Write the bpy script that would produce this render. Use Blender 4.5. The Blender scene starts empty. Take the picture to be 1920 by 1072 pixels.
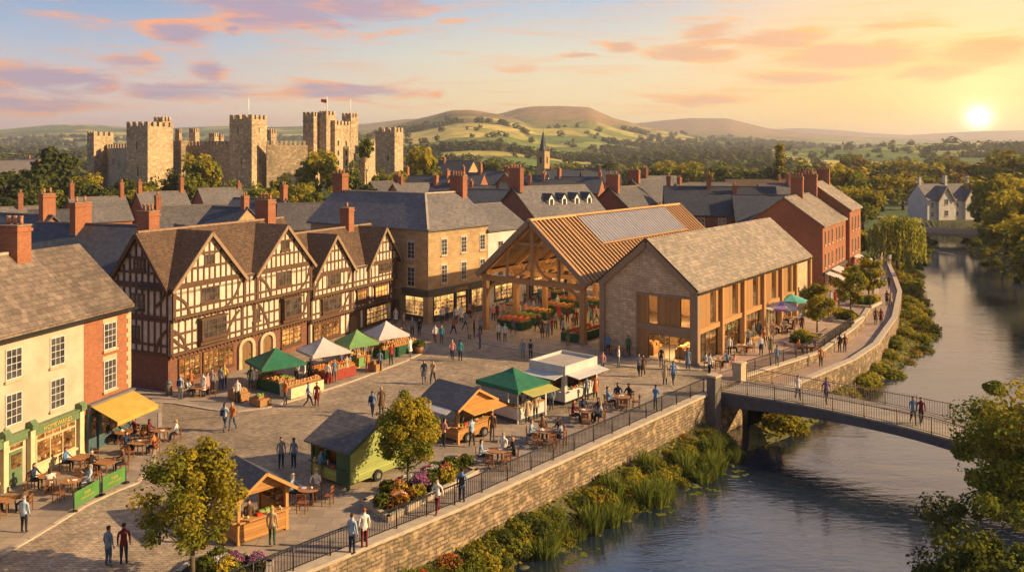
import bpy, bmesh, math, random
import numpy as np
from mathutils import Vector, Matrix
from math import sin, cos, pi, radians, sqrt, atan2, tan
R = random.Random(7)
SC = bpy.context.scene
COL = SC.collection
# ---------------------------------------------------------------- camera
FPX, HC, YH = 1600.0, 17.5, 290.0        # focal length in photo pixels, eye height, horizon row
cam = bpy.data.cameras.new("camera"); cam_o = bpy.data.objects.new("camera", cam); COL.objects.link(cam_o)
cam_o.location = (0, 0, HC); cam_o.rotation_euler = (pi/2, 0, 0)
cam.sensor_width = 36; cam.lens = FPX/1920*36; cam.shift_y = -(536-YH)/1920
cam.clip_start = 0.5; cam.clip_end = 40000
SC.camera = cam_o
SC.render.resolution_x, SC.render.resolution_y = 1024, 571
SC.view_settings.view_transform = 'Standard'; SC.view_settings.look = 'None'
SC.view_settings.exposure = 0.98; SC.view_settings.gamma = 1
try:
    SC.cycles.use_denoising = True
    SC.cycles.max_bounces = 6; SC.cycles.diffuse_bounces = 2; SC.cycles.glossy_bounces = 3
    SC.cycles.transmission_bounces = 3; SC.cycles.volume_bounces = 0; SC.cycles.transparent_max_bounces = 8
    SC.cycles.sample_clamp_indirect = 6; SC.cycles.caustics_reflective = False; SC.cycles.caustics_refractive = False
except Exception: pass

def G(px, py, z=0.0):                      # a photo pixel to the point on the level z
    Y = FPX*(HC-z)/(py-YH); return ((px-960)/FPX*Y, Y)
def GX(px, Y): return (px-960)/FPX*Y
def ZY(py, Y): return HC-(py-YH)*Y/FPX
def S2L(c):
    return tuple(((v/255)/12.92 if v/255 <= .04045 else ((v/255+.055)/1.055)**2.4) for v in c)

# ---------------------------------------------------------------- sun and sky
SUN_AZ, SUN_EL = radians(97), radians(25)
sl = bpy.data.lights.new("sun", 'SUN'); sl.energy = 5.0; sl.angle = radians(0.6); sl.color = (1.0, .70, .35)
so = bpy.data.objects.new("sun", sl); COL.objects.link(so)
sd = Vector((sin(SUN_AZ)*cos(SUN_EL), cos(SUN_AZ)*cos(SUN_EL), sin(SUN_EL)))
so.rotation_euler = sd.to_track_quat('Z', 'Y').to_euler(); so.location = (80, 10, 60)

class NT:
    def __init__(s, nt): s.nt = nt; s.n = nt.nodes; s.l = nt.links
    def put(s, sock, v):
        if hasattr(v, 'is_linked') or isinstance(v, bpy.types.NodeSocket): s.l.new(v, sock)
        elif isinstance(v, (tuple, list)): sock.default_value = tuple(v) if len(v) == len(sock.default_value) else tuple(v)+(1,)
        else: sock.default_value = v
    def m(s, op, a, b=0.0, c=0.0, clamp=False):
        x = s.n.new('ShaderNodeMath'); x.operation = op; x.use_clamp = clamp
        for i, v in enumerate((a, b, c)): s.put(x.inputs[i], v)
        return x.outputs[0]
    def mix(s, f, a, b, bt='MIX'):
        x = s.n.new('ShaderNodeMix'); x.data_type = 'RGBA'; x.blend_type = bt; x.clamp_factor = True
        s.put(x.inputs[0], f); s.put(x.inputs[6], a); s.put(x.inputs[7], b); return x.outputs[2]
    def mr(s, v, a, b, c=0.0, d=1.0, kind='SMOOTHSTEP'):
        x = s.n.new('ShaderNodeMapRange'); x.interpolation_type = kind
        for i, q in enumerate((v, a, b, c, d)): s.put(x.inputs[i], q)
        return x.outputs[0]
    def noise(s, vec, sc, det=3.0, rough=.55, dist=0.0, out=0):
        x = s.n.new('ShaderNodeTexNoise'); s.put(x.inputs['Vector'], vec)
        x.inputs['Scale'].default_value = sc; x.inputs['Detail'].default_value = det
        x.inputs['Roughness'].default_value = rough; x.inputs['Distortion'].default_value = dist
        return x.outputs[out]
    def mapv(s, vec, sc=(1, 1, 1), loc=(0, 0, 0)):
        x = s.n.new('ShaderNodeMapping'); s.put(x.inputs[0], vec)
        x.inputs['Scale'].default_value = sc; x.inputs['Location'].default_value = loc; return x.outputs[0]
    def comb(s, a, b, c=0.0):
        x = s.n.new('ShaderNodeCombineXYZ')
        for i, v in enumerate((a, b, c)): s.put(x.inputs[i], v)
        return x.outputs[0]
    def ramp(s, v, stops):
        x = s.n.new('ShaderNodeValToRGB'); s.put(x.inputs[0], v); e = x.color_ramp.elements
        while len(e) < len(stops): e.new(.5)
        for el, (p, c) in zip(e, stops): el.position = p; el.color = tuple(c)+(1,)
        return x.outputs[0]

world = bpy.data.worlds.new("World"); SC.world = world; world.use_nodes = True
def build_sky():
    w = NT(world.node_tree); w.n.clear()
    out = w.n.new('ShaderNodeOutputWorld'); bg = w.n.new('ShaderNodeBackground'); w.l.new(bg.outputs[0], out.inputs[0])
    tc = w.n.new('ShaderNodeTexCoord'); sp = w.n.new('ShaderNodeSeparateXYZ'); w.l.new(tc.outputs['Generated'], sp.inputs[0])
    x, y, z = sp.outputs
    az = w.m('ARCTAN2', x, y); el = w.m('ARCSINE', z)
    # colour columns: left (dusky pink to blue) and right (gold to cream)
    eld = w.mr(el, 0.0, 0.19, 0, 1, 'LINEAR')
    c = lambda *v: S2L(v)
    left = w.ramp(eld, [(0, c(222, 180, 176)), (.3, c(226, 202, 188)), (.62, c(168, 186, 206)), (1, c(112, 150, 196))])
    mid = w.ramp(eld, [(0, c(248, 208, 142)), (.28, c(250, 222, 160)), (.6, c(224, 218, 192)), (1, c(156, 186, 216))])
    right = w.ramp(eld, [(0, c(255, 198, 92)), (.25, c(255, 212, 118)), (.6, c(252, 212, 146)), (1, c(238, 204, 172))])
    f1 = w.mr(az, -.5, .08); f2 = w.mr(az, .08, .42)
    low = w.mix(f2, w.mix(f1, left, mid), right)
    # behind and to the sides it goes on in the same tints, overhead it is plain evening blue
    high = w.ramp(w.mr(el, .19, 1.3, 0, 1, 'LINEAR'), [(0, (.80, .74, .68)), (.2, (.24, .30, .47)), (.6, (.22, .30, .50)), (1, (.14, .22, .44))])
    nis = w.n.new('ShaderNodeTexSky'); nis.sky_type = 'NISHITA'; nis.sun_disc = False
    nis.sun_elevation = SUN_EL; nis.sun_rotation = SUN_AZ
    nisc = w.mix(1.0, nis.outputs[0], (.07, .07, .07), 'MULTIPLY')
    high = w.mix(.35, high, nisc)
    base = w.mix(w.mr(el, .19, .6), low, high)
    # clouds: stretched blobs broken by noise, all laid out by direction
    vec = w.comb(w.m('MULTIPLY', az, 3.0), w.m('MULTIPLY', el, 17.0), 0.0)
    n1 = w.noise(vec, 2.6, 9, .66, .9); n2 = w.noise(w.mapv(vec, (1, 1, 1), (3.1, .35, 2)), 5.5, 4, .6, .4)
    blobs = [(560,20,260,40,1),(700,5,150,50,1),(610,-40,300,60,.9),(340,62,85,26,1),(435,58,22,14,.9),
             (90,155,190,38,1),(240,120,70,25,.8),(390,135,45,26,1),(330,170,210,26,.9),(640,172,150,20,.9),(60,195,220,25,.8),
             (1330,62,75,38,1),(1290,100,110,20,1),(1460,75,110,22,1),(1165,90,40,14,1),(1090,104,50,7,.8),
             (1590,108,140,34,1.1),(1480,150,150,22,1),(1700,40,120,22,.7),(1850,98,110,30,1.05),(1760,135,120,20,1),(1660,80,60,18,.8),
             (1310,190,110,13,.8),(1550,215,170,9,.6),(960,130,60,14,.5),(150,60,110,50,.55),(880,200,200,14,.45)]
    tot = None
    for (px, py, rx, ry, a) in blobs:
        u0, v0 = atan2(px-960, FPX), atan2(YH-py, sqrt(FPX**2+(px-960)**2))
        cu = cos(u0)**2
        du = w.m('MULTIPLY', w.m('SUBTRACT', az, u0), FPX/rx/cu*.9); dv = w.m('MULTIPLY', w.m('SUBTRACT', el, v0), FPX/ry*.95)
        d2 = w.m('MULTIPLY_ADD', du, du, w.m('MULTIPLY', dv, dv))
        g = w.m('MULTIPLY', w.m('EXPONENT', w.m('MULTIPLY', d2, -1)), a)
        tot = g if tot is None else w.m('MAXIMUM', tot, g)
    n3 = w.noise(w.mapv(vec, (.8, 2.2, 1), (5, 1, 0)), 2.2, 8, .68, .8)
    dens = w.mr(w.m('ADD', tot, w.m('MULTIPLY', w.m('SUBTRACT', n1, .5), 2.6)), .26, .86)
    wisp = w.m('MULTIPLY', w.mr(n3, .48, .72), .5); dens = w.m('MAXIMUM', dens, wisp)
    edge = w.mr(w.m('ADD', tot, w.m('MULTIPLY', w.m('SUBTRACT', n2, .5), 1.6)), .35, .95)
    shade = w.mix(w.mr(az, -.3, .3), c(160, 150, 178), c(226, 174, 136))
    shade = w.mix(w.mr(az, .35, .55), shade, c(228, 148, 78))
    lit = w.mix(w.mr(az, -.2, .5), c(250, 165, 110), c(255, 190, 105))
    cc = w.mix(w.m('MULTIPLY', edge, .9), lit, shade)
    cc = w.mix(w.mr(el, .0, .05), w.mix(.5, cc, low), cc)
    col = w.mix(w.m('MULTIPLY', dens, w.mr(el, .5, .25, 0, .94)), base, cc)
    # the low sun behind the haze
    u0, v0 = atan2(1835-960, FPX), atan2(YH-222, sqrt(FPX**2+875**2))
    s = Vector((sin(u0)*cos(v0), cos(u0)*cos(v0), sin(v0)))
    dt = w.n.new('ShaderNodeVectorMath'); dt.operation = 'DOT_PRODUCT'; w.l.new(tc.outputs['Generated'], dt.inputs[0]); dt.inputs[1].default_value = s
    th = w.m('ARCCOSINE', w.m('MINIMUM', dt.outputs['Value'], 1.0))
    g1 = w.m('MULTIPLY', w.m('EXPONENT', w.m('MULTIPLY', w.m('POWER', w.m('DIVIDE', th, .011), 2), -1)), 3.0)
    g2 = w.m('MULTIPLY', w.m('EXPONENT', w.m('DIVIDE', th, -.045)), .8)
    g3 = w.m('MULTIPLY', w.m('EXPONENT', w.m('DIVIDE', th, -.2)), .22)
    def addc(a, f, k): return w.mix(1.0, a, w.mix(1.0, (k[0], k[1], k[2]), w.comb(f, f, f), 'MULTIPLY'), 'ADD')
    col = addc(col, g1, (1, .95, .75)); col = addc(col, g2, (1, .66, .28)); col = addc(col, g3, (1, .45, .14))
    gr = w.mix(w.mr(el, -.02, .0), (.10, .085, .06), col)
    w.l.new(gr, bg.inputs[0]); bg.inputs[1].default_value = SKY_K
SKY_K = 0.60
build_sky()

# ---------------------------------------------------------------- object helpers
def tag(o, label=None, cat=None, group=None, kind=None):
    if label: o['label'] = ' '.join(label.split()[:16])
    if cat: o['category'] = cat
    if group: o['group'] = group
    if kind: o['kind'] = kind
    return o
def empty(name, loc, label, cat, group=None, rz=0.0):
    o = bpy.data.objects.new(name, None); COL.objects.link(o); o.location = loc; o.rotation_euler = (0, 0, rz)
    o.empty_display_size = .2
    o['w'] = 0; del o['w']
    return tag(o, label, cat, group)
KIDS = {}
def kids(o): return KIDS.get(o.name, [])
def reg(c, p):
    c.parent = p; KIDS.setdefault(p.name, []).append(c)
def copy_tree(o, parent=None):
    c = o.copy(); COL.objects.link(c)
    if parent is not None: reg(c, parent)
    for ch in kids(o): copy_tree(ch, c)
    return c
def place(o, x, y, z=0.0, az=0.0, s=1.0):
    o.location = (x, y, z); o.rotation_euler = (0, 0, -radians(az)); o.scale = (s, s, s); return o
def rootloc(p):
    while p.parent is not None: p = p.parent
    return Vector(p.location)

class Fr:                                   # a wall's own axes: s along azimuth az, d outward (az+90), z up
    def __init__(s, ox, oy, az): s.ox, s.oy, s.az = ox, oy, az; a = radians(az); s.t = (sin(a), cos(a)); s.n = (cos(a), -sin(a))
    def p(s, a, d, z=0.0): return (s.ox+a*s.t[0]+d*s.n[0], s.oy+a*s.t[1]+d*s.n[1], z)
    def side(s, a, d, turn):
        x, y, _ = s.p(a, d); return Fr(x, y, s.az+turn)
LOC = Fr(0, 0, 90)                          # s = +x, d = -y

class MB:
    def __init__(s): s.v = []; s.f = []; s.mi = []; s.sm = []
    def face(s, pts, m=0, smooth=False):
        i = len(s.v); s.v.extend(pts); s.f.append(tuple(range(i, i+len(pts)))); s.mi.append(m); s.sm.append(smooth)
    def hexa(s, b, t, m=0):                 # b, t: 4 points each, counter-clockwise from above
        i = len(s.v); s.v.extend(b); s.v.extend(t)
        for q in ((3, 2, 1, 0), (4, 5, 6, 7), (0, 1, 5, 4), (1, 2, 6, 5), (2, 3, 7, 6), (3, 0, 4, 7)):
            s.f.append(tuple(i+k for k in q)); s.mi.append(m); s.sm.append(False)
    def box(s, F, s0, s1, d0, d1, z0, z1, m=0):
        if s0 > s1: s0, s1 = s1, s0
        if d0 > d1: d0, d1 = d1, d0
        q = [(s0, d1), (s1, d1), (s1, d0), (s0, d0)]
        # (t, n, z) is left-handed when n = az+90, so order for outward faces
        q = [(s0, d1), (s0, d0), (s1, d0), (s1, d1)]
        q = q[::-1] if True else q
        # s along t, d along n; t x n points down, so counter-clockwise from above is (s0,d0),(s0,d1)... reversed
        pts = [(s0, d0), (s0, d1), (s1, d1), (s1, d0)]
        c = F.t[0]*F.n[1]-F.t[1]*F.n[0]
        if c < 0: pass
        else: pts = pts[::-1]
        s.hexa([F.p(a, b, z0) for a, b in pts], [F.p(a, b, z1) for a, b in pts], m)
    def b(s, x0, x1, y0, y1, z0, z1, m=0):
        s.hexa([(x0, y0, z0), (x1, y0, z0), (x1, y1, z0), (x0, y1, z0)], [(x0, y0, z1), (x1, y0, z1), (x1, y1, z1), (x0, y1, z1)], m)
    def beam(s, p, q, w, h, m=0, up=(0, 0, 1)):
        p, q = Vector(p), Vector(q); d = (q-p)
        if d.length < 1e-6: return
        d.normalize(); upv = Vector(up)
        sd_ = d.cross(upv)
        if sd_.length < 1e-3: sd_ = d.cross(Vector((1, 0, 0)))
        sd_.normalize(); u = sd_.cross(d)
        a, c = sd_*w/2, u*h/2
        B = [p-a-c, q-a-c, q+a-c, p+a-c]; T = [p-a+c, q-a+c, q+a+c, p+a+c]
        B = [B[0], B[3], B[2], B[1]]; T = [T[0], T[3], T[2], T[1]]
        s.hexa([tuple(x) for x in B], [tuple(x) for x in T], m)
    def cyl(s, p, q, r0, r1=None, n=8, m=0, cap=True, smooth=True):
        r1 = r0 if r1 is None else r1
        p, q = Vector(p), Vector(q); d = (q-p).normalized(); a = d.orthogonal().normalized(); c = d.cross(a)
        i = len(s.v)
        for (o_, r) in ((p, r0), (q, r1)):
            for k in range(n):
                t = 2*pi*k/n; s.v.append(tuple(o_+a*(r*cos(t))+c*(r*sin(t))))
        for k in range(n):
            k2 = (k+1) % n; s.f.append((i+k, i+k2, i+n+k2, i+n+k)); s.mi.append(m); s.sm.append(smooth)
        if cap:
            s.f.append(tuple(i+k for k in range(n))[::-1]); s.mi.append(m); s.sm.append(False)
            s.f.append(tuple(i+n+k for k in range(n))); s.mi.append(m); s.sm.append(False)
    def ball(s, c, r, m=0, n=8, k=5, sz=(1, 1, 1)):
        i = len(s.v); x, y, z = c
        for a in range(k+1):
            t = pi*a/k
            for b_ in range(n):
                u = 2*pi*b_/n; s.v.append((x+r*sz[0]*sin(t)*cos(u), y+r*sz[1]*sin(t)*sin(u), z+r*sz[2]*cos(t)))
        for a in range(k):
            for b_ in range(n):
                b2 = (b_+1) % n; q = (i+a*n+b_, i+(a+1)*n+b_, i+(a+1)*n+b2, i+a*n+b2)
                s.f.append(q); s.mi.append(m); s.sm.append(True)
    def prism(s, pts, dv, m=0):             # extrude a planar outline by the vector dv
        n = len(pts); A = [tuple(p) for p in pts]; B = [(p[0]+dv[0], p[1]+dv[1], p[2]+dv[2]) for p in A]
        i = len(s.v); s.v.extend(A); s.v.extend(B)
        s.f.append(tuple(range(i, i+n))[::-1]); s.mi.append(m); s.sm.append(False)
        s.f.append(tuple(range(i+n, i+2*n))); s.mi.append(m); s.sm.append(False)
        for k in range(n):
            k2 = (k+1) % n; s.f.append((i+k, i+k2, i+n+k2, i+n+k)); s.mi.append(m); s.sm.append(False)
    def mesh(s, name, mats, off=(0, 0, 0), recalc=True):
        me = bpy.data.meshes.new(name)
        ox, oy, oz = off
        me.from_pydata([(v[0]-ox, v[1]-oy, v[2]-oz) for v in s.v], [], s.f)
        if not isinstance(mats, (list, tuple)): mats = [mats]
        for m in mats: me.materials.append(MT(m))
        me.polygons.foreach_set('material_index', s.mi); me.polygons.foreach_set('use_smooth', s.sm)
        if recalc and len(s.f) < 60000:
            bm = bmesh.new(); bm.from_mesh(me); bmesh.ops.recalc_face_normals(bm, faces=bm.faces); bm.to_mesh(me); bm.free()
        uvmap(me, (ox, oy, oz)); me.update(); return me
    def build(s, name, mats, parent=None, loc=None, label=None, cat=None, group=None, kind=None, recalc=True):
        if not s.v: return None
        if parent is not None: off = rootloc(parent)
        else: off = Vector(loc) if loc is not None else Vector((0, 0, 0))
        o = bpy.data.objects.new(name, s.mesh(name, mats, off, recalc)); COL.objects.link(o)
        if parent is not None: reg(o, parent)
        else: o.location = off
        return tag(o, label, cat, group, kind)
def uvmap(me, off):
    n = len(me.loops)
    if n == 0: return
    co = np.empty(len(me.vertices)*3); me.vertices.foreach_get('co', co); co = co.reshape(-1, 3)+np.array(off)
    nf = len(me.polygons); nr = np.empty(nf*3); me.polygons.foreach_get('normal', nr); nr = nr.reshape(-1, 3)
    tot = np.empty(nf, dtype=np.int32); me.polygons.foreach_get('loop_total', tot)
    li = np.empty(n, dtype=np.int32); me.loops.foreach_get('vertex_index', li)
    N = np.repeat(nr, tot, axis=0); P = co[li]
    h = np.hypot(N[:, 0], N[:, 1]); flat = h < .12
    hh = np.where(flat, 1, h)
    tx, ty = -N[:, 1]/hh, N[:, 0]/hh
    u = np.where(flat, P[:, 0], P[:, 0]*tx+P[:, 1]*ty)
    # b = N x t
    bx, by, bz = -N[:, 2]*ty, N[:, 2]*tx, N[:, 0]*ty-N[:, 1]*tx
    v = np.where(flat, P[:, 1], P[:, 0]*bx+P[:, 1]*by+P[:, 2]*bz)
    uv = me.uv_layers.new(name='UVMap'); uv.data.foreach_set('uv', np.stack([u, v], 1).ravel())

# ---------------------------------------------------------------- materials
MATS = {}
def MT(n):
    if not isinstance(n, str): return n
    return MATS[n]
def newmat(name, rough=.8, metal=0.0, spec=.3):
    m = bpy.data.materials.new(name); m.use_nodes = True; MATS[name] = m
    w = NT(m.node_tree); b = w.n['Principled BSDF']
    b.inputs['Roughness'].default_value = rough; b.inputs['Metallic'].default_value = metal
    if 'Specular IOR Level' in b.inputs: b.inputs['Specular IOR Level'].default_value = spec
    return w, b
def uvn(w): x = w.n.new('ShaderNodeUVMap'); x.uv_map = 'UVMap'; return x.outputs[0]
def objn(w, k='Object'): x = w.n.new('ShaderNodeTexCoord'); return x.outputs[k]
def bump(w, b, h, st=.3, dist=.05):
    x = w.n.new('ShaderNodeBump'); x.inputs['Strength'].default_value = st; x.inputs['Distance'].default_value = dist
    w.l.new(h, x.inputs['Height']); w.l.new(x.outputs[0], b.inputs['Normal'])
def plain(name, c1, c2=None, sc=3.0, rough=.75, bs=.15, metal=0, spec=.3, det=4):
    c2 = c2 or tuple(v*.72 for v in c1)
    w, b = newmat(name, rough, metal, spec)
    n = w.noise(objn(w), sc, det, .6)
    w.l.new(w.mix(w.mr(n, .3, .7), c2, c1), b.inputs['Base Color'])
    if bs: bump(w, b, n, bs, .03)
    return name
def wood(name, c1, c2, pitch=.0, rough=.7, along='u'):
    w, b = newmat(name, rough)
    uv = uvn(w)
    n = w.noise(w.mapv(uv, (14, 1.2, 1) if along == 'v' else (1.2, 14, 1)), 1.5, 4, .6)
    c = w.mix(w.mr(n, .3, .7), c1, c2)
    if pitch:
        sp = w.n.new('ShaderNodeSeparateXYZ'); w.l.new(uv, sp.inputs[0])
        q = w.m('DIVIDE', sp.outputs[0] if along == 'v' else sp.outputs[1], pitch)
        fr = w.m('FRACT', q); fl = w.m('FLOOR', q)
        wn = w.n.new('ShaderNodeTexWhiteNoise'); wn.noise_dimensions = '1D'; w.l.new(fl, wn.inputs['W'])
        c = w.mix(w.m('MULTIPLY', wn.outputs[0], .45), c, tuple(v*.5 for v in c2))
        gap = w.mr(fr, .0, .09); c = w.mix(gap, tuple(v*.25 for v in c2), c)
        bump(w, b, w.m('ADD', gap, w.m('MULTIPLY', n, .3)), .4, .03)
    else: bump(w, b, n, .2, .02)
    w.l.new(c, b.inputs['Base Color']); return name
def brick(name, c1, c2, mortar, bw=.24, bh=.08, ms=.012, warp=.0, rough=.85, var=.35, bs=.5, big=.35, offs=.5):
    w, b = newmat(name, rough)
    uv = uvn(w)
    v = uv
    if warp:
        x = w.n.new('ShaderNodeVectorMath'); x.operation = 'MULTIPLY_ADD'
        w.l.new(w.noise(uv, 1.0/bw*.5, 2, .5, 0, 1), x.inputs[0]); x.inputs[1].default_value = (warp, warp, 0); w.l.new(uv, x.inputs[2]); v = x.outputs[0]
    t = w.n.new('ShaderNodeTexBrick'); w.l.new(v, t.inputs['Vector']); t.offset = offs; t.squash = 1
    t.inputs['Scale'].default_value = 1; t.inputs['Brick Width'].default_value = bw; t.inputs['Row Height'].default_value = bh
    t.inputs['Mortar Size'].default_value = ms; t.inputs['Mortar Smooth'].default_value = .3; t.inputs['Bias'].default_value = 0
    t.inputs['Color1'].default_value = c1+(1,); t.inputs['Color2'].default_value = c2+(1,); t.inputs['Mortar'].default_value = mortar+(1,)
    n = w.noise(uv, big, 4, .6); n2 = w.noise(uv, 3.5/bw*.3, 3, .6)
    c = w.mix(w.mr(n, .35, .7, 0, var), t.outputs[0], tuple(v_*.55 for v_ in c2))
    c = w.mix(w.mr(n2, .45, .75, 0, var), c, tuple(min(1, v_*1.5) for v_ in c1))
    if 'slat' in name or 'roof' in name or 'setts' in name:
        oi = w.n.new('ShaderNodeObjectInfo'); f = w.m('MULTIPLY_ADD', oi.outputs['Random'], .5, .75) if 'setts' not in name else w.m('MULTIPLY', w.mr(w.noise(uv, .09, 5, .65, .6), .3, .7, .72, 1.28), w.mr(w.noise(uv, .55, 6, .7, 1.2), .35, .6, .8, 1.08))
        c = w.mix(1.0, c, w.comb(f, f, f), 'MULTIPLY')
    w.l.new(c, b.inputs['Base Color'])
    bump(w, b, w.m('SUBTRACT', w.m('MULTIPLY', n2, .5), t.outputs['Fac']), bs, .04)
    return name
def emis(name, stops, sc, strength, vor=True, stretch=(1, 1, 1)):
    w, b = newmat(name, .3)
    uv = w.mapv(uvn(w), stretch)
    if vor:
        t = w.n.new('ShaderNodeTexVoronoi'); w.l.new(uv, t.inputs['Vector']); t.inputs['Scale'].default_value = sc; t.distance = 'CHEBYCHEV'
        sp = w.n.new('ShaderNodeSeparateColor'); w.l.new(t.outputs['Color'], sp.inputs[0]); f = w.m('MULTIPLY_ADD', sp.outputs[0], .6, w.m('MULTIPLY', w.noise(uv, sc*.35, 3), .4))
    else: f = w.noise(uv, sc, 4)
    c = w.ramp(f, stops)
    w.l.new(c, b.inputs['Base Color']); w.l.new(c, b.inputs['Emission Color']); b.inputs['Emission Strength'].default_value = strength
    return name

brick('slate', (.15, .13, .12), (.09, .085, .09), (.035, .035, .04), .42, .26, .012, .05, .62, .4, .5, .25)
brick('slate_blue_shade', (.075, .078, .092), (.048, .052, .065), (.022, .022, .028), .42, .24, .012, .05, .55, .35, .45, .2)  # slate with the blue shade of roofs facing away put into its colour
brick('roof_tile', (.15, .085, .05), (.075, .05, .038), (.03, .022, .018), .28, .16, .014, .07, .8, .45, .8, .35)
brick('stone_slate', (.27, .215, .165), (.16, .135, .115), (.06, .05, .045), .6, .34, .014, .12, .8, .45, .6, .3)
brick('brick_red', (.36, .115, .05), (.25, .08, .04), (.26, .17, .11), .24, .085, .012, .01, .85, .3, .4, .4)
brick('brick_dark', (.24, .085, .05), (.15, .06, .04), (.14, .10, .08), .24, .085, .012, .01, .85, .4, .4, .4)
brick('sandstone', (.43, .29, .15), (.33, .22, .12), (.25, .17, .10), .75, .32, .014, .02, .85, .3, .3, .3)
brick('rubble', (.60, .43, .27), (.43, .31, .20), (.24, .18, .12), .62, .22, .018, .12, .88, .4, .45, .4)
brick('castle_stone', (.50, .36, .22), (.34, .26, .175), (.17, .13, .095), 1.0, .42, .04, .35, .9, .75, .5, .09)
brick('quay_stone', (.33, .235, .145), (.17, .125, .085), (.10, .08, .06), .52, .2, .03, .3, .9, .85, 1.0, .28)
brick('slate_brown', (.19, .14, .11), (.11, .085, .07), (.04, .032, .028), .6, .34, .014, .12, .8, .5, .6, .3)
brick('setts', (.37, .28, .19), (.26, .20, .145), (.115, .09, .075), .34, .17, .018, .10, .8, .5, .6, .13)
brick('flags', (.34, .265, .20), (.25, .20, .16), (.16, .13, .105), 1.15, .75, .018, .05, .8, .4, .4, .15)
brick('path_flags', (.36, .25, .19), (.28, .2, .155), (.2, .15, .12), 1.6, 1.1, .015, .03, .8, .3, .3, .1)
plain('kerb', (.46, .38, .29), (.36, .29, .22), 2)
plain('kerb_dark', (.17, .14, .12), (.12, .10, .09), 2)
plain('cream_render', (.48, .40, .31), (.38, .30, .225), .6, .9, .25, det=8)
plain('white_render', (.55, .51, .47), (.46, .42, .38), .8, .85)
plain('plaster', (.56, .49, .41), (.44, .37, .29), 1.6, .9)
plain('stone_trim', (.48, .37, .24), (.38, .29, .19), 2)
wood('old_timber', (.12, .062, .036), (.07, .038, .024))
wood('oak', (.44, .235, .095), (.32, .165, .065), 0, .65)
wood('oak_grey', (.30, .20, .125), (.21, .14, .09), 0, .7)
wood('oak_light', (.60, .36, .17), (.46, .26, .11), 0, .65)
wood('deck_grey', (.38, .32, .26), (.28, .235, .19), .14, .8)
wood('oak_boards', (.42, .22, .085), (.30, .15, .055), .16, .65, 'v')
wood('deck_boards', (.20, .115, .06), (.14, .08, .045), .14, .7)
wood('pine', (.50, .255, .085), (.38, .18, .06), .14, .6)
wood('pine_plain', (.52, .27, .095), (.40, .2, .07), 0, .6)
wood('chair_wood', (.25, .105, .04), (.16, .06, .025), 0, .5)
wood('table_wood', (.40, .19, .075), (.28, .12, .045), .12, .45)
wood('door_wood', (.24, .135, .06), (.16, .09, .04), .18, .6, 'v')
wood('green_boards', (.36, .40, .13), (.29, .33, .10), .15, .6)
plain('green_dark', (.045, .10, .055), (.03, .075, .04), 2, .5)
plain('shop_green', (.13, .19, .10), (.10, .15, .08), 2, .45)
plain('shop_cream', (.58, .49, .30), (.5, .41, .25), 2, .5)
plain('shop_blue', (.07, .12, .14), (.05, .09, .11), 2, .45)
plain('shop_grey', (.085, .085, .08), (.06, .06, .058), 2, .5)
plain('gold', (.62, .42, .12), None, 4, .4)
plain('lead', (.16, .16, .175), None, 2, .5)
plain('metal_dark', (.035, .034, .036), (.025, .024, .026), 3, .4, 0, .3)
plain('girder', (.10, .10, .115), (.075, .075, .09), 2, .45, 0, .2)
plain('white_paint', (.78, .76, .70), (.70, .67, .60), 2, .5)
plain('kiosk_white', (.52, .50, .47), (.45, .43, .40), 1.2, .5)
plain('sash_white', (.50, .48, .45), (.42, .40, .37), 2, .5, 0)
plain('pot', (.42, .20, .10), (.30, .14, .075), 4)
plain('chimney_top', (.30, .2, .13), (.2, .13, .09), 4)
plain('canvas_green', (.025, .145, .075), (.02, .11, .06), 2, .7)
plain('canvas_mid_green', (.16, .30, .10), (.12, .24, .08), 2, .7)
plain('canvas_white', (.50, .46, .44), (.42, .39, .37), 2, .75)
plain('canvas_yellow', (.47, .31, .065), (.40, .25, .05), 1.5, .7)
plain('canvas_lime', (.42, .38, .10), (.36, .32, .08), 1.5, .7)
plain('canvas_orange', (.55, .29, .07), (.48, .24, .06), 1.5, .7)
plain('canvas_teal', (.12, .38, .33), (.09, .30, .27), 2, .7)
plain('canvas_purple', (.30, .20, .42), (.24, .16, .35), 2, .7)
plain('banner_green', (.08, .22, .05), (.06, .17, .04), 2, .6)
plain('cloth_dark_green', (.02, .09, .04), (.012, .055, .028), 5, .8)
plain('cloth_maroon', (.30, .05, .03), (.2, .035, .02), 5, .8)
plain('cloth_cream', (.66, .55, .36), (.55, .42, .24), 5, .8)
plain('tyre', (.02, .02, .02), None, 5, .8)
plain('chrome', (.5, .5, .5), None, 3, .3, 0, .8)
plain('soil', (.07, .05, .035), None, 4, .9)
plain('bed', (.045, .04, .025), (.03, .026, .018), .5, .9)
plain('mudbank', (.10, .09, .04), (.06, .06, .025), .6, .9, .4)
plain('grass', (.075, .105, .025), (.045, .07, .018), .3, .95, .3)
plain('rooftop', (.40, .33, .28), (.32, .27, .23), 1, .8)
plain('red_paint', (.42, .05, .03), None, 3, .5)
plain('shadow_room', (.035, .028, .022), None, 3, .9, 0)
for nm, c in dict(fruit_red=(.55, .05, .02), fruit_orange=(.72, .22, .025), fruit_yellow=(.75, .45, .05), fruit_green=(.20, .32, .04),
                  fruit_peach=(.72, .36, .14), bread=(.50, .26, .09), leaf_veg=(.22, .38, .08), crate=(.36, .19, .075), pots=(.6, .52, .42)).items():
    plain(nm, c, None, 8, .5, 0)
def glass(name, c, rough=.08):
    w, b = newmat(name, rough, 0, .9)
    n = w.noise(uvn(w), 1.3, 3)
    w.l.new(w.mix(w.mr(n, .4, .65), c, tuple(v*2.6 for v in c)), b.inputs['Base Color']); return name
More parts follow.
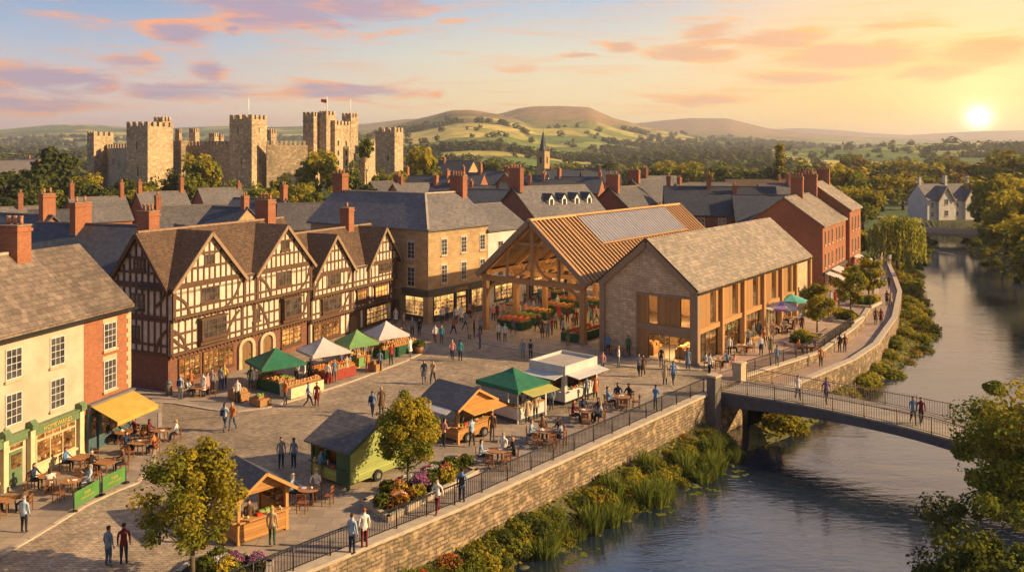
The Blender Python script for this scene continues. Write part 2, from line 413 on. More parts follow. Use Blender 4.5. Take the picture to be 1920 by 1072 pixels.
glass('glass_dark', (.03, .03, .034)); glass('glass_lead', (.035, .03, .028), .2); plain('glass_roof', (.24, .25, .29), (.19, .20, .24), 1.2, .25, 0, 0, .6)
def shopglass(name, k, cols, glow):
    """a lit window or glowing shelf wall, light drawn in colour: bright ceiling above, shelves of small goods below"""
    w, b = newmat(name, .25); uv = uvn(w); sp = w.n.new('ShaderNodeSeparateXYZ'); w.l.new(uv, sp.inputs[0])
    row = w.m('DIVIDE', sp.outputs[1], .42); fr = w.m('FRACT', row); fl = w.m('FLOOR', row)
    t = w.n.new('ShaderNodeTexVoronoi'); t.distance = 'MANHATTAN'; t.inputs['Scale'].default_value = 1
    w.l.new(w.comb(w.m('MULTIPLY', sp.outputs[0], 6.5), w.m('MULTIPLY', fr, 1.6), fl), t.inputs['Vector'])
    sc = w.n.new('ShaderNodeSeparateColor'); w.l.new(t.outputs['Color'], sc.inputs[0])
    items = w.ramp(sc.outputs[0], cols); hgt = w.m('MULTIPLY_ADD', sc.outputs[1], .55, .3)
    on = w.m('MULTIPLY', w.m('LESS_THAN', fr, hgt), w.m('GREATER_THAN', sc.outputs[2], .18))
    bgc = w.mix(w.mr(w.noise(uv, .6, 3), .35, .65), tuple(v*.35 for v in glow), glow)
    c = w.mix(on, bgc, items); c = w.mix(w.m('LESS_THAN', fr, .07), c, (.05, .025, .01))
    low = w.mr(sp.outputs[1], 2.1, 2.35); c = w.mix(low, c, tuple(min(1, v*1.25) for v in glow))
    big = w.mr(w.noise(uv, .9, 2), .35, .6, .35, 1.0)
    c = w.mix(1.0, c, w.comb(big, big, big), 'MULTIPLY')
    w.l.new(c, b.inputs['Base Color']); w.l.new(c, b.inputs['Emission Color']); b.inputs['Emission Strength'].default_value = k
CI = [(0, (.05, .02, .01)), (.3, (.22, .07, .02)), (.5, (.40, .20, .06)), (.7, (.5, .38, .22)), (.85, (.12, .13, .05)), (1, (.45, .10, .04))]
shopglass('glowing_shelves', .05, CI, (.42, .24, .10)); shopglass('glass_lit', .62, CI, (.95, .50, .15)); shopglass('glass_warm', .30, CI, (.55, .28, .09)); shopglass('glass_shop', .13, CI, (.28, .15, .06))  # the shelf walls glow faintly, room light painted in with their goods
def clearglass():
    m = bpy.data.materials.new('clear_glass'); m.use_nodes = True; MATS['clear_glass'] = m; w = NT(m.node_tree); w.n.clear()
    o = w.n.new('ShaderNodeOutputMaterial'); t = w.n.new('ShaderNodeBsdfTransparent'); g = w.n.new('ShaderNodeBsdfGlossy'); x = w.n.new('ShaderNodeMixShader'); f = w.n.new('ShaderNodeFresnel')
    g.inputs['Roughness'].default_value = .03; t.inputs[0].default_value = (.92, .93, .92, 1); w.l.new(w.m('MULTIPLY', f.outputs[0], .8), x.inputs[0]); w.l.new(t.outputs[0], x.inputs[1]); w.l.new(g.outputs[0], x.inputs[2]); w.l.new(x.outputs[0], o.inputs[0])
clearglass()
emis('ceiling_glow', [(0, (1, .55, .18)), (1, (1, .7, .3))], 1, 2.6, False)
def water_mat():
    w, b = newmat('water', .06, 0, .9)
    b.inputs['IOR'].default_value = 2.2
    p = objn(w)
    n0 = w.noise(w.mapv(p, (.35, .9, 1)), .5, 4, .6, .8); n1 = w.noise(w.mapv(p, (1.0, 2.2, 1)), 1.1, 4, .6, .5)
    nb = w.noise(p, .07, 3, .5)
    c = w.mix(w.mr(nb, .35, .65), (.008, .016, .030), (.02, .03, .045))
    rip = w.mr(w.noise(w.mapv(p, (.10, .03, 1)), 1.0, 5, .65, .6), .56, .68)   # broken water over the shallows upstream
    w.l.new(c, b.inputs['Base Color'])
    sp = w.n.new('ShaderNodeSeparateXYZ'); w.l.new(p, sp.inputs[0])
    far = w.mr(sp.outputs[1], 95, 150)
    h = w.m('ADD', w.m('MULTIPLY', n0, .7), w.m('MULTIPLY', n1, .3))
    x = w.n.new('ShaderNodeBump'); x.inputs['Distance'].default_value = .2
    w.l.new(h, x.inputs['Height']); w.l.new(w.m('MULTIPLY_ADD', far, -.20, .30), x.inputs['Strength'])
    w.l.new(x.outputs[0], b.inputs['Normal'])
    w.l.new(w.m('MULTIPLY_ADD', w.m('MULTIPLY', rip, far), .25, .045), b.inputs['Roughness'])
water_mat()
def leafmat(name, c1, c2, tr=.35):
    m = bpy.data.materials.new(name); m.use_nodes = True; MATS[name] = m; w = NT(m.node_tree); w.n.clear()
    out = w.n.new('ShaderNodeOutputMaterial'); d = w.n.new('ShaderNodeBsdfDiffuse'); t = w.n.new('ShaderNodeBsdfTranslucent'); mx = w.n.new('ShaderNodeMixShader')
    n = w.noise(objn(w), 1.1, 4, .65); n2 = w.noise(objn(w), 9, 2, .6)
    oi = w.n.new('ShaderNodeObjectInfo')
    c = w.mix(w.mr(n, .35, .68), c2, c1); c = w.mix(w.mr(n2, .4, .8, 0, .5), c, tuple(v*1.6 for v in c1))
    c = w.mix(w.m('MULTIPLY', oi.outputs['Random'], .3), c, tuple(v*.6 for v in c2))
    w.l.new(c, d.inputs[0]); w.l.new(c, t.inputs[0]); mx.inputs[0].default_value = tr
    w.l.new(d.outputs[0], mx.inputs[1]); w.l.new(t.outputs[0], mx.inputs[2]); w.l.new(mx.outputs[0], out.inputs[0])
    return name
leafmat('leaf_gold_lit', (.50, .37, .04), (.22, .20, .028), .45)  # gold holds the look of sunlit and backlit leaves in its colour
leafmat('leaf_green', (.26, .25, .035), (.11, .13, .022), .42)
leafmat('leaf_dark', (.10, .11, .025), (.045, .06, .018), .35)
leafmat('leaf_orange', (.34, .16, .022), (.16, .12, .018))
leafmat('leaf_willow', (.55, .48, .08), (.32, .31, .05), .5)
leafmat('leaf_reed', (.22, .24, .04), (.10, .13, .025), .4)
leafmat('leaf_rust', (.34, .13, .03), (.16, .10, .03), .3)
leafmat('leaf_far', (.16, .145, .04), (.09, .095, .03), .35)
for nm, c in dict(fl_red=(.5, .06, .04), fl_pink=(.5, .14, .25), fl_white=(.75, .72, .65), fl_purple=(.28, .16, .38), fl_orange=(.62, .2, .03), fl_yellow=(.6, .45, .06)).items():
    leafmat(nm, c, tuple(v*.8 for v in c), .25)
plain('bark', (.12, .085, .055), (.07, .05, .035), 4, .9, .5)
# ---------------------------------------------------------------- terrain, river, paving
from mathutils.geometry import tessellate_polygon
WZ = -3.2
QUAY = [(-34, 8.6), (-8.9, 35.4), (-2.6, 42.1), (14.3, 62.2)]
TERR = [(18.0, 66.8), (21.5, 70.1), (24.5, 72.8), (27.4, 75.6), (34.3, 85.6), (37.0, 90), (44.9, 104.9), (52.4, 121.7), (60, 140), (66, 152)]
FARL = [(76, 172), (92, 200), (104, 226)]
RB = [(126, 226), (118, 203), (107, 186), (97, 157), (89, 132), (80, 105), (66, 80), (55, 62), (46, 50), (37.5, 40), (33, 30), (28, 15), (26, -30)]
def sheet(name, poly, z, mat, label=None, kind='structure', t=0.0):
    tris = tessellate_polygon([[Vector((x, y, 0)) for x, y in poly]])
    mb = MB(); mb.v = [(x, y, z) for x, y in poly]
    for t_ in tris:
        a, b, c = [poly[i] for i in t_]
        if (b[0]-a[0])*(c[1]-a[1])-(b[1]-a[1])*(c[0]-a[0]) < 0: t_ = t_[::-1]
        mb.f.append(tuple(t_)); mb.mi.append(0); mb.sm.append(False)
    if t:
        n = len(poly)
        for i in range(n):
            a, b = poly[i], poly[(i+1) % n]; mb.face([(a[0], a[1], z-t), (b[0], b[1], z-t), (b[0], b[1], z), (a[0], a[1], z)], 0)
    return tag(mb.build(name, mat, recalc=False), label, kind=kind)
BIG = [(-60, -30)]+QUAY+TERR+FARL+RB+[(700, -30), (700, 560), (-700, 560), (-700, -30)]
sheet('ground', BIG, -0.01, 'grass')
sheet('plaza', [(-58, -28)]+QUAY+TERR[:9]+[(50, 150), (40, 180), (-60, 180), (-120, 150), (-120, -28)], 0.0, 'setts')
sheet('river', [(-100, -40), (260, -40), (260, 260), (-100, 260)], WZ, 'water')
def densify(L, step=1.5, wob=0.0, rr=None):
    out = []
    for (a, b) in zip(L, L[1:]):
        n = max(1, int(math.hypot(b[0]-a[0], b[1]-a[1])/step))
        for i in range(n):
            t = i/n; w_ = wob*(rr.random()-.5)*2 if wob else 0
            out.append((a[0]+(b[0]-a[0])*t+w_, a[1]+(b[1]-a[1])*t+w_))
    out.append(L[-1]); return out
def bank(name, top, ztop, bot, mat, segs=4, zb=WZ-.5, wob=.35):
    # a slope between two polylines sampled alike
    n = 90
    def samp(L):
        d = [0]
        for a, b in zip(L, L[1:]): d.append(d[-1]+math.hypot(b[0]-a[0], b[1]-a[1]))
        return [(float(np.interp(d[-1]*i/n, d, [p[0] for p in L])), float(np.interp(d[-1]*i/n, d, [p[1] for p in L]))) for i in range(n+1)]
    A, B = samp(top), samp(bot); mb = MB(); rr = random.Random(3)
    for i in range(n+1):
        for k in range(segs+1):
            t = k/segs; w_ = wob*(rr.random()-.5) if 0 < k else 0
            mb.v.append((A[i][0]*(1-t)+B[i][0]*t+w_, A[i][1]*(1-t)+B[i][1]*t+w_, ztop*(1-t)+zb*t+(.25*sin(t*pi)+w_*.4 if 0 < k < segs else 0)))
    for i in range(n):
        for k in range(segs):
            a = i*(segs+1)+k; mb.f.append((a, a+1, a+segs+2, a+segs+1)); mb.mi.append(0); mb.sm.append(True)
    return tag(mb.build(name, mat), kind='structure')
# water's edge below the quay, below the walk, on the far bank
WL = [(-34, 3), (-9.0, 31.8), (-5.9, 36.2), (-2.6, 39.8), (1.3, 43.6), (7.9, 50.4), (12, 54.5), (16.2, 58.6)]
WL2 = [(16.2, 58.6), (21.8, 63.2), (30.2, 73.8), (39.3, 84.0), (50.5, 100.4), (56.7, 118), (66, 138), (72, 152), (84, 172), (98, 200), (108, 226)]
WR = [(115, 226), (108, 203), (99, 189), (87.7, 157), (79.5, 132), (70, 105), (57, 80), (46, 62), (36, 50), (28.5, 40), (24, 30), (19, 15), (18, -30)]
bank('riverbank_slope', QUAY[:3]+[(5, 51.2), QUAY[3]], -1.9, WL, 'mudbank')
PATH_OUT = [(17.5, 62.8), (20.6, 65.0), (24.7, 69.4), (30.2, 75.1), (34.9, 81.3), (42.6, 94.5), (51.4, 112.6), (57.5, 128), (62.5, 141), (68, 153)]
bank('riverbank_slope', PATH_OUT+FARL, -2.4, WL2, 'mudbank')
bank('riverbank_slope', RB, 0.0, WR, 'mudbank', wob=1.0)
bank('riverbank_slope', [(104, 226), (126, 226)], 0.0, [(108, 223), (118, 223)], 'mudbank')
sheet('river_path', [(16.5, 64.5)]+PATH_OUT[1:]+[(66, 152.5)]+TERR[::-1][1:], -.8, 'path_flags')
# quay wall with coping, and the two walls of the lower walk
def wallrun(mb, L, z0, z1, th, m=0, outside=1):
    for a, b in zip(L, L[1:]):
        F = Fr(a[0], a[1], math.degrees(atan2(b[0]-a[0], b[1]-a[1]))); Lg = math.hypot(b[0]-a[0], b[1]-a[1])
        mb.box(F, 0, Lg, -th, 0, z0, z1, m)
qt = empty('quay_wall', (0, 45, 0), 'long coursed stone quay wall between the square and the river, below the dark railing', 'wall')
mb = MB(); wallrun(mb, QUAY+[(15.0, 63.0)], WZ-.6, -.03, .6); mb.build('stonework', 'quay_stone', qt)
mb = MB(); wallrun(mb, [(x+.06, y-.05) for x, y in QUAY+[(15.0, 63.0)]], -.03, .13, .62); mb.build('coping', 'kerb', qt)
qt = empty('terrace_wall', (30, 78, 0), 'low stone retaining wall holding the terrace above the sloping riverside walk', 'wall')
mb = MB(); wallrun(mb, TERR, -1.55, -.03, .4); mb.build('stonework', 'quay_stone', qt)
mb = MB(); wallrun(mb, [(x+.04, y-.04) for x, y in TERR], -.03, .14, .5); mb.build('coping', 'kerb', qt)
qt = empty('parapet_wall', (40, 90, 0), 'curving stone parapet wall on the river edge of the lower walk', 'wall')
PO = densify(PATH_OUT[1:], 4)
mb = MB(); wallrun(mb, PO, WZ-.4, -.55, .45); mb.build('stonework', 'quay_stone', qt)
mb = MB(); wallrun(mb, [(x+.05, y-.04) for x, y in PO], -.55, -.42, .56); mb.build('coping', 'kerb', qt)

def strip(name, L, w, z, h, mat, kind='structure'):
    mb = MB()
    for a, b in zip(L, L[1:]):
        F = Fr(a[0], a[1], math.degrees(atan2(b[0]-a[0], b[1]-a[1]))); Lg = math.hypot(b[0]-a[0], b[1]-a[1])
        mb.box(F, -.02, Lg+.02, -w/2, w/2, z, z+h)
    return tag(mb.build(name, mat), kind=kind)
# pavement in front of the shops and the timber houses, apron of the market hall, riverside terrace flags
PV1 = [G(x, y) for x, y in [(-150, 1130), (0, 1043), (55, 1012), (100, 985), (160, 948), (215, 922), (258, 905), (285, 870), (300, 820), (300, 775)]]
sheet('pavement', PV1+[(-26.5, 66), (-40, 60), (-45, 30), (-36, 26)], .05, 'flags', t=.06)
strip('kerb', PV1, .22, 0.0, .075, 'kerb')
PV2 = [G(x, y) for x, y in [(262, 752), (330, 757), (400, 769), (445, 772), (500, 765), (560, 748), (605, 733), (660, 715), (708, 697), (760, 677), (792, 662), (801, 652), (796, 642), (775, 633), (745, 628)]]
sheet('pavement', PV2+[(-14, 92), (-30, 66)], .055, 'flags', t=.06)
strip('kerb', PV2, .22, 0.0, .075, 'kerb')
AP = [G(x, y) for x, y in [(700, 612), (745, 615), (793, 623), (850, 633), (908, 644), (970, 655), (1034, 666), (1110, 678), (1200, 690), (1310, 694)]]
sheet('pavement', AP+[(16.2, 70.4), (35, 96), (33, 118), (-12, 97)], .06, 'flags', t=.06)
strip('kerb', AP, .2, 0.0, .07, 'kerb')
sheet('terrace', [(16.0, 69.5), (15.4, 63.6)]+[(x-.5, y+.3) for x, y in TERR[:9]]+[(44, 128), (36, 110), (35, 96)], .02, 'path_flags')
FG = [G(x, y) for x, y in [(330, 1100), (500, 985), (690, 880), (800, 840), (930, 800)]]
sheet('pavement', [(-30, 14.0)]+[(x-.4, y+.4) for x, y in QUAY[1:]]+[(11, 62)]+FG[::-1]+[(-24, 22)], .012, 'flags')

# ---- country beyond the town
def hill_layers():
    P = lambda *a: (np.array(a[0::2], float), np.array(a[1::2], float))
    return [  # crest distance, foot distance, profile px/py
        (2100, 650, P(-900,292,500,292,600,268,690,246,760,232,800,222,850,208,880,206,930,212,970,224,1010,240,1060,256,1200,272,1400,284,2800,288)),
        (2800, 900, P(-900,296,700,296,850,230,940,211,975,202,1000,199,1060,198,1105,201,1125,211,1150,223,1200,236,1260,249,1350,260,1450,268,1600,276,2800,280)),
        (4200, 1200, P(-900,246,0,243,100,234,160,233,230,239,300,241,430,236,500,238,560,237,690,232,760,224,830,219,950,240,1150,285,2800,300)),
        (5000, 1800, P(-900,300,1000,290,1100,246,1180,233,1250,225,1300,221,1365,222,1400,231,1440,241,1500,249,1600,256,1750,262,2800,262)),
        (7500, 3000, P(-900,300,1300,275,1380,250,1420,243,1500,240,1560,243,1640,250,1700,253,1760,250,1830,246,1920,244,2800,240)),
        (1500, 450, P(-900,280,0,284,300,286,700,290,1200,287,1400,284,1600,278,1750,272,1900,268,2100,262,2800,262))]
HL = hill_layers()
RN = np.random.RandomState(5)
_ph = RN.rand(24, 4)
def rolling(X, Y, wl):
    z = 0
    for k in range(8):
        a = _ph[k, 0]*6.28; f = 2*pi/wl*(0.7+_ph[k, 1]*1.6); z = z+np.sin((X*np.cos(a)+Y*np.sin(a))*f+_ph[k, 2]*6.28)/(1+k*.35)
    return z/3
def terr_h(X, Y):
    px = 960+FPX*X/Y; z = np.full_like(X, -2.5)
    for (Yc, Y0, (ax, ay)) in HL:
        crest = HC+(YH-np.interp(px, ax, ay))*Yc/FPX
        t = (Y-Y0)/(Yc-Y0); g = np.where(t < 1, np.clip(t, 0, 1)**1.35, np.clip(1-(t-1)*1.4, 0, 1))
        z = np.maximum(z, np.where(crest > 0, crest*g, -2.5)-2.5*(1-np.clip(t*4, 0, 1)))
    am = np.clip((Y-500)/900, 0, 1)*(1-.75*np.clip((Y-2000)/2500, 0, 1))
    return z+rolling(X, Y, 420)*4.5*am+rolling(Y, X, 150)*1.2*am
NPX, NY = 420, 260
pxs = np.linspace(-700, 2620, NPX); Ys = 430*np.exp(np.linspace(0, np.log(9000/430), NY))
PXg, Yg = np.meshgrid(pxs, Ys); Xg = (PXg-960)/FPX*Yg
Zg = terr_h(Xg, Yg)
# fields: jittered cells; borders carry hedges
CW, CD = 150.0, 190.0
def cellinfo(X, Y):
    sh = X*.9+Y*.25; tv = Y-.2*X
    ci, cj = np.floor(sh/CW), np.floor(tv/CD)
    best = np.full(X.shape, 1e18); sec = best.copy(); bid = np.zeros(X.shape)
    for di in (-1, 0, 1):
        for dj in (-1, 0, 1):
            i, j = ci+di, cj+dj
            h1 = np.modf(np.abs(np.sin(i*127.1+j*311.7)*43758.5453))[0]; h2 = np.modf(np.abs(np.sin(i*269.5+j*183.3)*43758.5453))[0]
            d = ((sh-(i+.15+.7*h1)*CW)/CW)**2+((tv-(j+.15+.7*h2)*CD)/CD)**2
            idv = np.modf(np.abs(np.sin(i*12.9898+j*78.233)*9758.31))[0]
            sec = np.where(d < best, best, np.minimum(sec, d)); bid = np.where(d < best, idv, bid); best = np.minimum(best, d)
    return bid, np.sqrt(sec)-np.sqrt(best)
cid, cb = cellinfo(Xg, Yg)
pal = np.array([(.22,.24,.05),(.12,.17,.035),(.40,.33,.08),(.08,.12,.03),(.46,.36,.10),(.15,.18,.04),(.30,.28,.06)])
fc = pal[(cid*6.99).astype(int)]
wood_n = rolling(Xg+900, Yg*1.1, 700)
wd = np.clip((wood_n-.12)*4, 0, 1)*.9; wd = np.maximum(wd, (cb < .05)*.8)
moor = np.clip((Zg-75)/50+rolling(Xg, Yg, 260)*.4, 0, 1)*np.clip((PXg-560)/220, 0, 1)
fc = fc*(1-wd[..., None])+np.array((.045, .06, .02))*wd[..., None]
mc = np.array((.27, .17, .085))*(1+.25*rolling(Xg, Yg, 90)[..., None])
fc = fc*(1-moor[..., None])+mc*moor[..., None]
fc = fc*(1+.22*rolling(Xg, Yg, 45)[..., None])*1.12
me = bpy.data.meshes.new('hills')
V = np.stack([Xg, Yg, Zg], -1).reshape(-1, 3); idx = np.arange(NPX*NY).reshape(NY, NPX)
F4 = np.stack([idx[:-1, :-1], idx[:-1, 1:], idx[1:, 1:], idx[1:, :-1]], -1).reshape(-1, 4)
me.from_pydata(V.tolist(), [], F4.tolist()); me.polygons.foreach_set('use_smooth', [True]*len(F4))
at = me.color_attributes.new('field', 'FLOAT_COLOR', 'POINT')
at.data.foreach_set('color', np.concatenate([np.clip(fc, .01, 1).reshape(-1, 3), np.ones((NPX*NY, 1))], 1).ravel().astype(np.float32))
w, b = newmat('country', .95, 0, .1)
x = w.n.new('ShaderNodeAttribute'); x.attribute_name = 'field'
nn = w.noise(objn(w), .03, 5, .6)
w.l.new(w.mix(w.mr(nn, .35, .7, 0, .45), x.outputs['Color'], (.09, .09, .03)), b.inputs['Base Color'])
me.materials.append(MATS['country'])
ho = bpy.data.objects.new('hills', me); COL.objects.link(ho); tag(ho, kind='structure')

# ---------------------------------------------------------------- foliage
def leaves(mb, cx, cy, cz, rx, ry, rz, n, size, rr, m=0, flat=.5):
    for _ in range(n):
        while True:
            a, b_, c = rr.uniform(-1, 1), rr.uniform(-1, 1), rr.uniform(-1, 1)
            if a*a+b_*b_+c*c < 1: break
        x, y, z = cx+a*rx, cy+b_*ry, cz+c*rz
        n_ = Vector((a+rr.gauss(0, .5), b_+rr.gauss(0, .5), c+flat+rr.gauss(0, .5))).normalized()
        t = n_.orthogonal().normalized(); t.rotate(Matrix.Rotation(rr.uniform(0, 6.28), 3, n_)); q = n_.cross(t); s = size*rr.uniform(.6, 1.3)
        P = Vector((x, y, z)); t = t*s; q = q*s*.6
        mb.face([tuple(P-t), tuple(P+q-t*.1), tuple(P+t), tuple(P-q-t*.1)], m, False)
def crown_mesh(name, rx, rz, mats, nclump=34, per=120, leaf=.13, seed=1, shape='round', csz=.32, zc=None, ry=None):
    rr = random.Random(seed); mb = MB(); ry = ry or rx; zc = rz if zc is None else zc
    for k in range(nclump):
        while True:
            a, b_, c = rr.uniform(-1, 1), rr.uniform(-1, 1), rr.uniform(-1, 1)
            d = a*a+b_*b_+c*c
            if .04 < d < 1: break
        if shape == 'cone': f = (1-c)/2*.95+.12; a, b_ = a*f, b_*f
        if shape == 'egg': f = 1-.35*max(0, c); a, b_ = a*f, b_*f
        s = csz*rr.uniform(.45, 1.35); m = 1 if (a*.8+c*.5+rr.gauss(0, .45)) < 0 else 0  # sunlight put into colour: sunward and upper clumps take the lighter leaves
        leaves(mb, a*rx*.86, b_*ry*.86, zc+c*rz*.86, rx*s, ry*s, min(rz, rx*1.1)*s*.75, per, leaf, rr, m % len(mats))
    return mb.mesh(name, mats, recalc=False)
def trunk_mb(h, r, rx, zc, rr, nb=6, lean=0):
    mb = MB(); p = Vector((0, 0, -.05)); top = Vector((lean, 0, h)); mb.cyl(p, p.lerp(top, .5), r, r*.75, 8); mb.cyl(p.lerp(top, .5), top, r*.75, r*.35, 8)
    for k in range(nb):
        a = 2*pi*k/nb+rr.uniform(-.3, .3); s = p.lerp(top, rr.uniform(.45, .95)); e = s+Vector((cos(a)*rx*rr.uniform(.4, .75), sin(a)*rx*rr.uniform(.4, .75), zc*rr.uniform(.25, .7)))
        mid = s.lerp(e, .5)+Vector((0, 0, -.06*zc)); mb.cyl(s, mid, r*.42, r*.28, 6); mb.cyl(mid, e, r*.28, r*.08, 6)
    return mb
def mk_tree(name, label, group, x, y, z, crown, th, tr, rx, zc, seed=1, cz=0.0, cat='tree', s=1.0, rz=0):
    t = empty(name, (x, y, z), label, cat, group, rz)
    rr = random.Random(seed)
    reg(trunk_mb(th, tr, rx, zc, rr).build('trunk', 'bark', None), t)
    c = bpy.data.objects.new('crown', crown); COL.objects.link(c); reg(c, t); c.location = (0, 0, cz)
    t.scale = (s, s, s); return t
# garden-sized trees on the square, dense enough to read at their size
cmA = crown_mesh('crown_a', 2.4, 2.75, ['leaf_gold_lit', 'leaf_green'], 100, 150, .085, 17, 'egg', .21)
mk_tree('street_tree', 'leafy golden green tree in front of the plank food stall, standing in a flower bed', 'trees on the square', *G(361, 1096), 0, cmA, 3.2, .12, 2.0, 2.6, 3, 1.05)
cmB = crown_mesh('crown_b', 1.72, 2.1, ['leaf_gold_lit', 'leaf_green'], 78, 210, .078, 19, 'egg', .30)
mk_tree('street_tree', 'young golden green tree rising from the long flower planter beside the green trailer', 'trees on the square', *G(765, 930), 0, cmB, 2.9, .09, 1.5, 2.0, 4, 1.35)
cmC = crown_mesh('crown_c', 1.65, 1.75, ['leaf_gold_lit', 'leaf_green'], 40, 130, .11, 13, 'egg', .28)
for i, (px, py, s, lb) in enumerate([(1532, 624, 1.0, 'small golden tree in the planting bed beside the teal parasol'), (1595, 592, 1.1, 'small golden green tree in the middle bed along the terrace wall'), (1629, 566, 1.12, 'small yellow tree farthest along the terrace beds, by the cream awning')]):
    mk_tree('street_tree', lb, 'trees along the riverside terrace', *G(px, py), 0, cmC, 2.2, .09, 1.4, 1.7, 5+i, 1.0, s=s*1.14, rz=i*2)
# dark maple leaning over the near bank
cmD = crown_mesh('crown_d', 3.9, 3.9, ['leaf_gold_lit', 'leaf_green'], 90, 260, .11, 14, 'round', .24)
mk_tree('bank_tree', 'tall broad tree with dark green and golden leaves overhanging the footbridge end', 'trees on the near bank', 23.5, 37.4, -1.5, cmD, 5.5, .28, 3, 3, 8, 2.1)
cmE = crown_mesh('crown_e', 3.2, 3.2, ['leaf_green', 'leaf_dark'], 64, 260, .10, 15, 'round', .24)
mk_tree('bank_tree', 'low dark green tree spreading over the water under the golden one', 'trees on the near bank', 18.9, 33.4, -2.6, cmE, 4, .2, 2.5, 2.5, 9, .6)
# weeping willow
def willow():
    rr = random.Random(21); mb = MB()
    for k in range(170):
        a = rr.uniform(0, 6.28); r = 3.9*sqrt(rr.random()); top = 7.6-1.7*(r/3.9)**2+rr.uniform(-.4, .3); L = rr.uniform(2.2, 5.2)*(.55+.5*r/3.9)
        bx, by = r*cos(a), r*sin(a); n = int(L*11)
        for i in range(n):
            t = i/n; q = rr.uniform(-.16, .16); x, y, z = bx*(1+.06*t)+q, by*(1+.06*t)+rr.uniform(-.16, .16), top-L*t
            w_ = rr.uniform(.06, .13); u = rr.uniform(0, 3.14); mb.face([(x-w_*cos(u), y-w_*sin(u), z), (x, y, z-.2), (x+w_*cos(u), y+w_*sin(u), z), (x, y, z+.2)], 0 if rr.random() < .6 else 1)
    for k in range(24): leaves(mb, rr.uniform(-2, 2), rr.uniform(-2, 2), 7.2+rr.uniform(-.6, .5), 1.2, 1.2, .6, 60, .16, rr, rr.randint(0, 1))
    return mb.mesh('willow_crown', ['leaf_willow', 'leaf_green'], recalc=False)
wx, wy = G(1683, 506, -2.0)
wt = mk_tree('willow_tree', 'weeping willow hanging over the river bank before the stone bridge', None, wx, wy, -2.2, willow(), 5.5, .3, 2.6, 3, 10, 0, s=1.16)
# mid and far trees: a few shared crowns, many trees
CR = [crown_mesh('crown_f%d' % i, 4, 3.6, m, 30, 62, .42, 30+i, 'round', .34) for i, m in enumerate([['leaf_gold_lit', 'leaf_green'], ['leaf_green', 'leaf_dark'], ['leaf_orange', 'leaf_green'], ['leaf_dark', 'leaf_dark'], ['leaf_gold_lit', 'leaf_dark']])]
CP = crown_mesh('crown_pop', 1.9, 7.2, ['leaf_gold_lit', 'leaf_dark'], 90, 50, .34, 40, 'cone', .3)
_tk = {}
def ftree(px, ytop, Y, r, kind, label, group, zb=0.0, pop=False, hs=1.0, X=None):
    X = GX(px, Y) if X is None else X
    ztop = ZY(ytop, Y); h = ztop-zb
    t = empty('poplar_tree' if pop else 'broadleaf_tree', (X, Y, zb), label, 'tree', group, R.uniform(0, 6.28) if not pop else 0)
    key = pop
    if key not in _tk:
        _tk[key] = trunk_mb(5, .3, 2.4, 3, random.Random(2)).mesh('trunk', 'bark')
    tr = bpy.data.objects.new('trunk', _tk[key]); COL.objects.link(tr); reg(tr, t)
    c = bpy.data.objects.new('crown', CP if pop else CR[kind]); COL.objects.link(c); reg(c, t)
    if pop: c.scale = (r/1.9, r/1.9, (h*.95)/14.4); c.location = (0, 0, h*.05); tr.scale = (1, 1, h*.1)
    else:
        ch = h*.86 if h < 3.2*r else 2.6*r
        c.scale = (r/4, r/4, ch/7.2); c.location = (0, 0, h-ch); tr.scale = (r/4, r/4, max(.3, (h-ch*.55)/8))
    return t
# ---------------------------------------------------------------- building parts
def window(par, F, s, z, w, h, d=0.0, nx=2, ny=3, frame='sash_white', pane='glass_dark', bar=.035, fr=.07, sill='stone_trim', lintel=None, name='window'):
    mb = MB(); a, b = s-w/2, s+w/2
    mb.box(F, a-fr, a, d-.06, d+.05, z-fr, z+h+fr); mb.box(F, b, b+fr, d-.06, d+.05, z-fr, z+h+fr)
    mb.box(F, a, b, d-.06, d+.05, z-fr, z); mb.box(F, a, b, d-.06, d+.05, z+h, z+h+fr)
    for i in range(1, nx): x = a+w*i/nx; mb.box(F, x-bar/2, x+bar/2, d+.015, d+.045, z, z+h)
    for j in range(1, ny): q = z+h*j/ny; mb.box(F, a, b, d+.014, d+.042+(.02 if j*2 == ny else 0), q-bar/2, q+bar/2)
    o = mb.build(name, frame, par)
    mb = MB(); mb.box(F, a, b, d-.03, d+.012, z, z+h); mb.build('pane', pane, o)
    if sill: mb = MB(); mb.box(F, a-.15, b+.15, d-.02, d+.13, z-fr-.13, z-fr-.003); mb.build('sill', sill, o)
    if lintel: mb = MB(); mb.box(F, a-.14, b+.14, d-.02, d+.022, z+h+fr+.003, z+h+fr+.26); mb.build('lintel', lintel, o)
    return o
def pt(F, s, d, z): return F.p(s, d, z)
def gable_body(mb, F, L, D, ze, zr, m=0, s0=0.0, z0=-.1, d0=0.0):
    for a, b in ((s0, L),):
        pts = [pt(F, a, d0, z0), pt(F, a, d0, ze), pt(F, a, d0-D/2, zr), pt(F, a, d0-D, ze), pt(F, a, d0-D, z0)]
        q = F.p(b-a, 0); dv = (q[0]-F.ox, q[1]-F.oy, 0); mb.prism(pts, dv, m)
def roof_slab(mb, F, s0, s1, D, ze, zr, th=.18, ov=.3, m=0, d0=0.0, g=.25):
    # two slabs, eave overhang ov and gable overhang g
    k = (zr-ze)/(D/2)
    for sg in (1, -1):
        de = d0+ov if sg > 0 else d0-D-ov
        zl = ze-k*ov
        q = [(s0-g, de, zl), (s1+g, de, zl), (s1+g, d0-D/2, zr), (s0-g, d0-D/2, zr)]
        A = [pt(F, a, b, c+.03) for a, b, c in q]; B = [pt(F, a, b, c+.03+th) for a, b, c in q]
        if sg > 0: A = A[::-1]; B = B[::-1]
        mb.hexa(A, B, m)
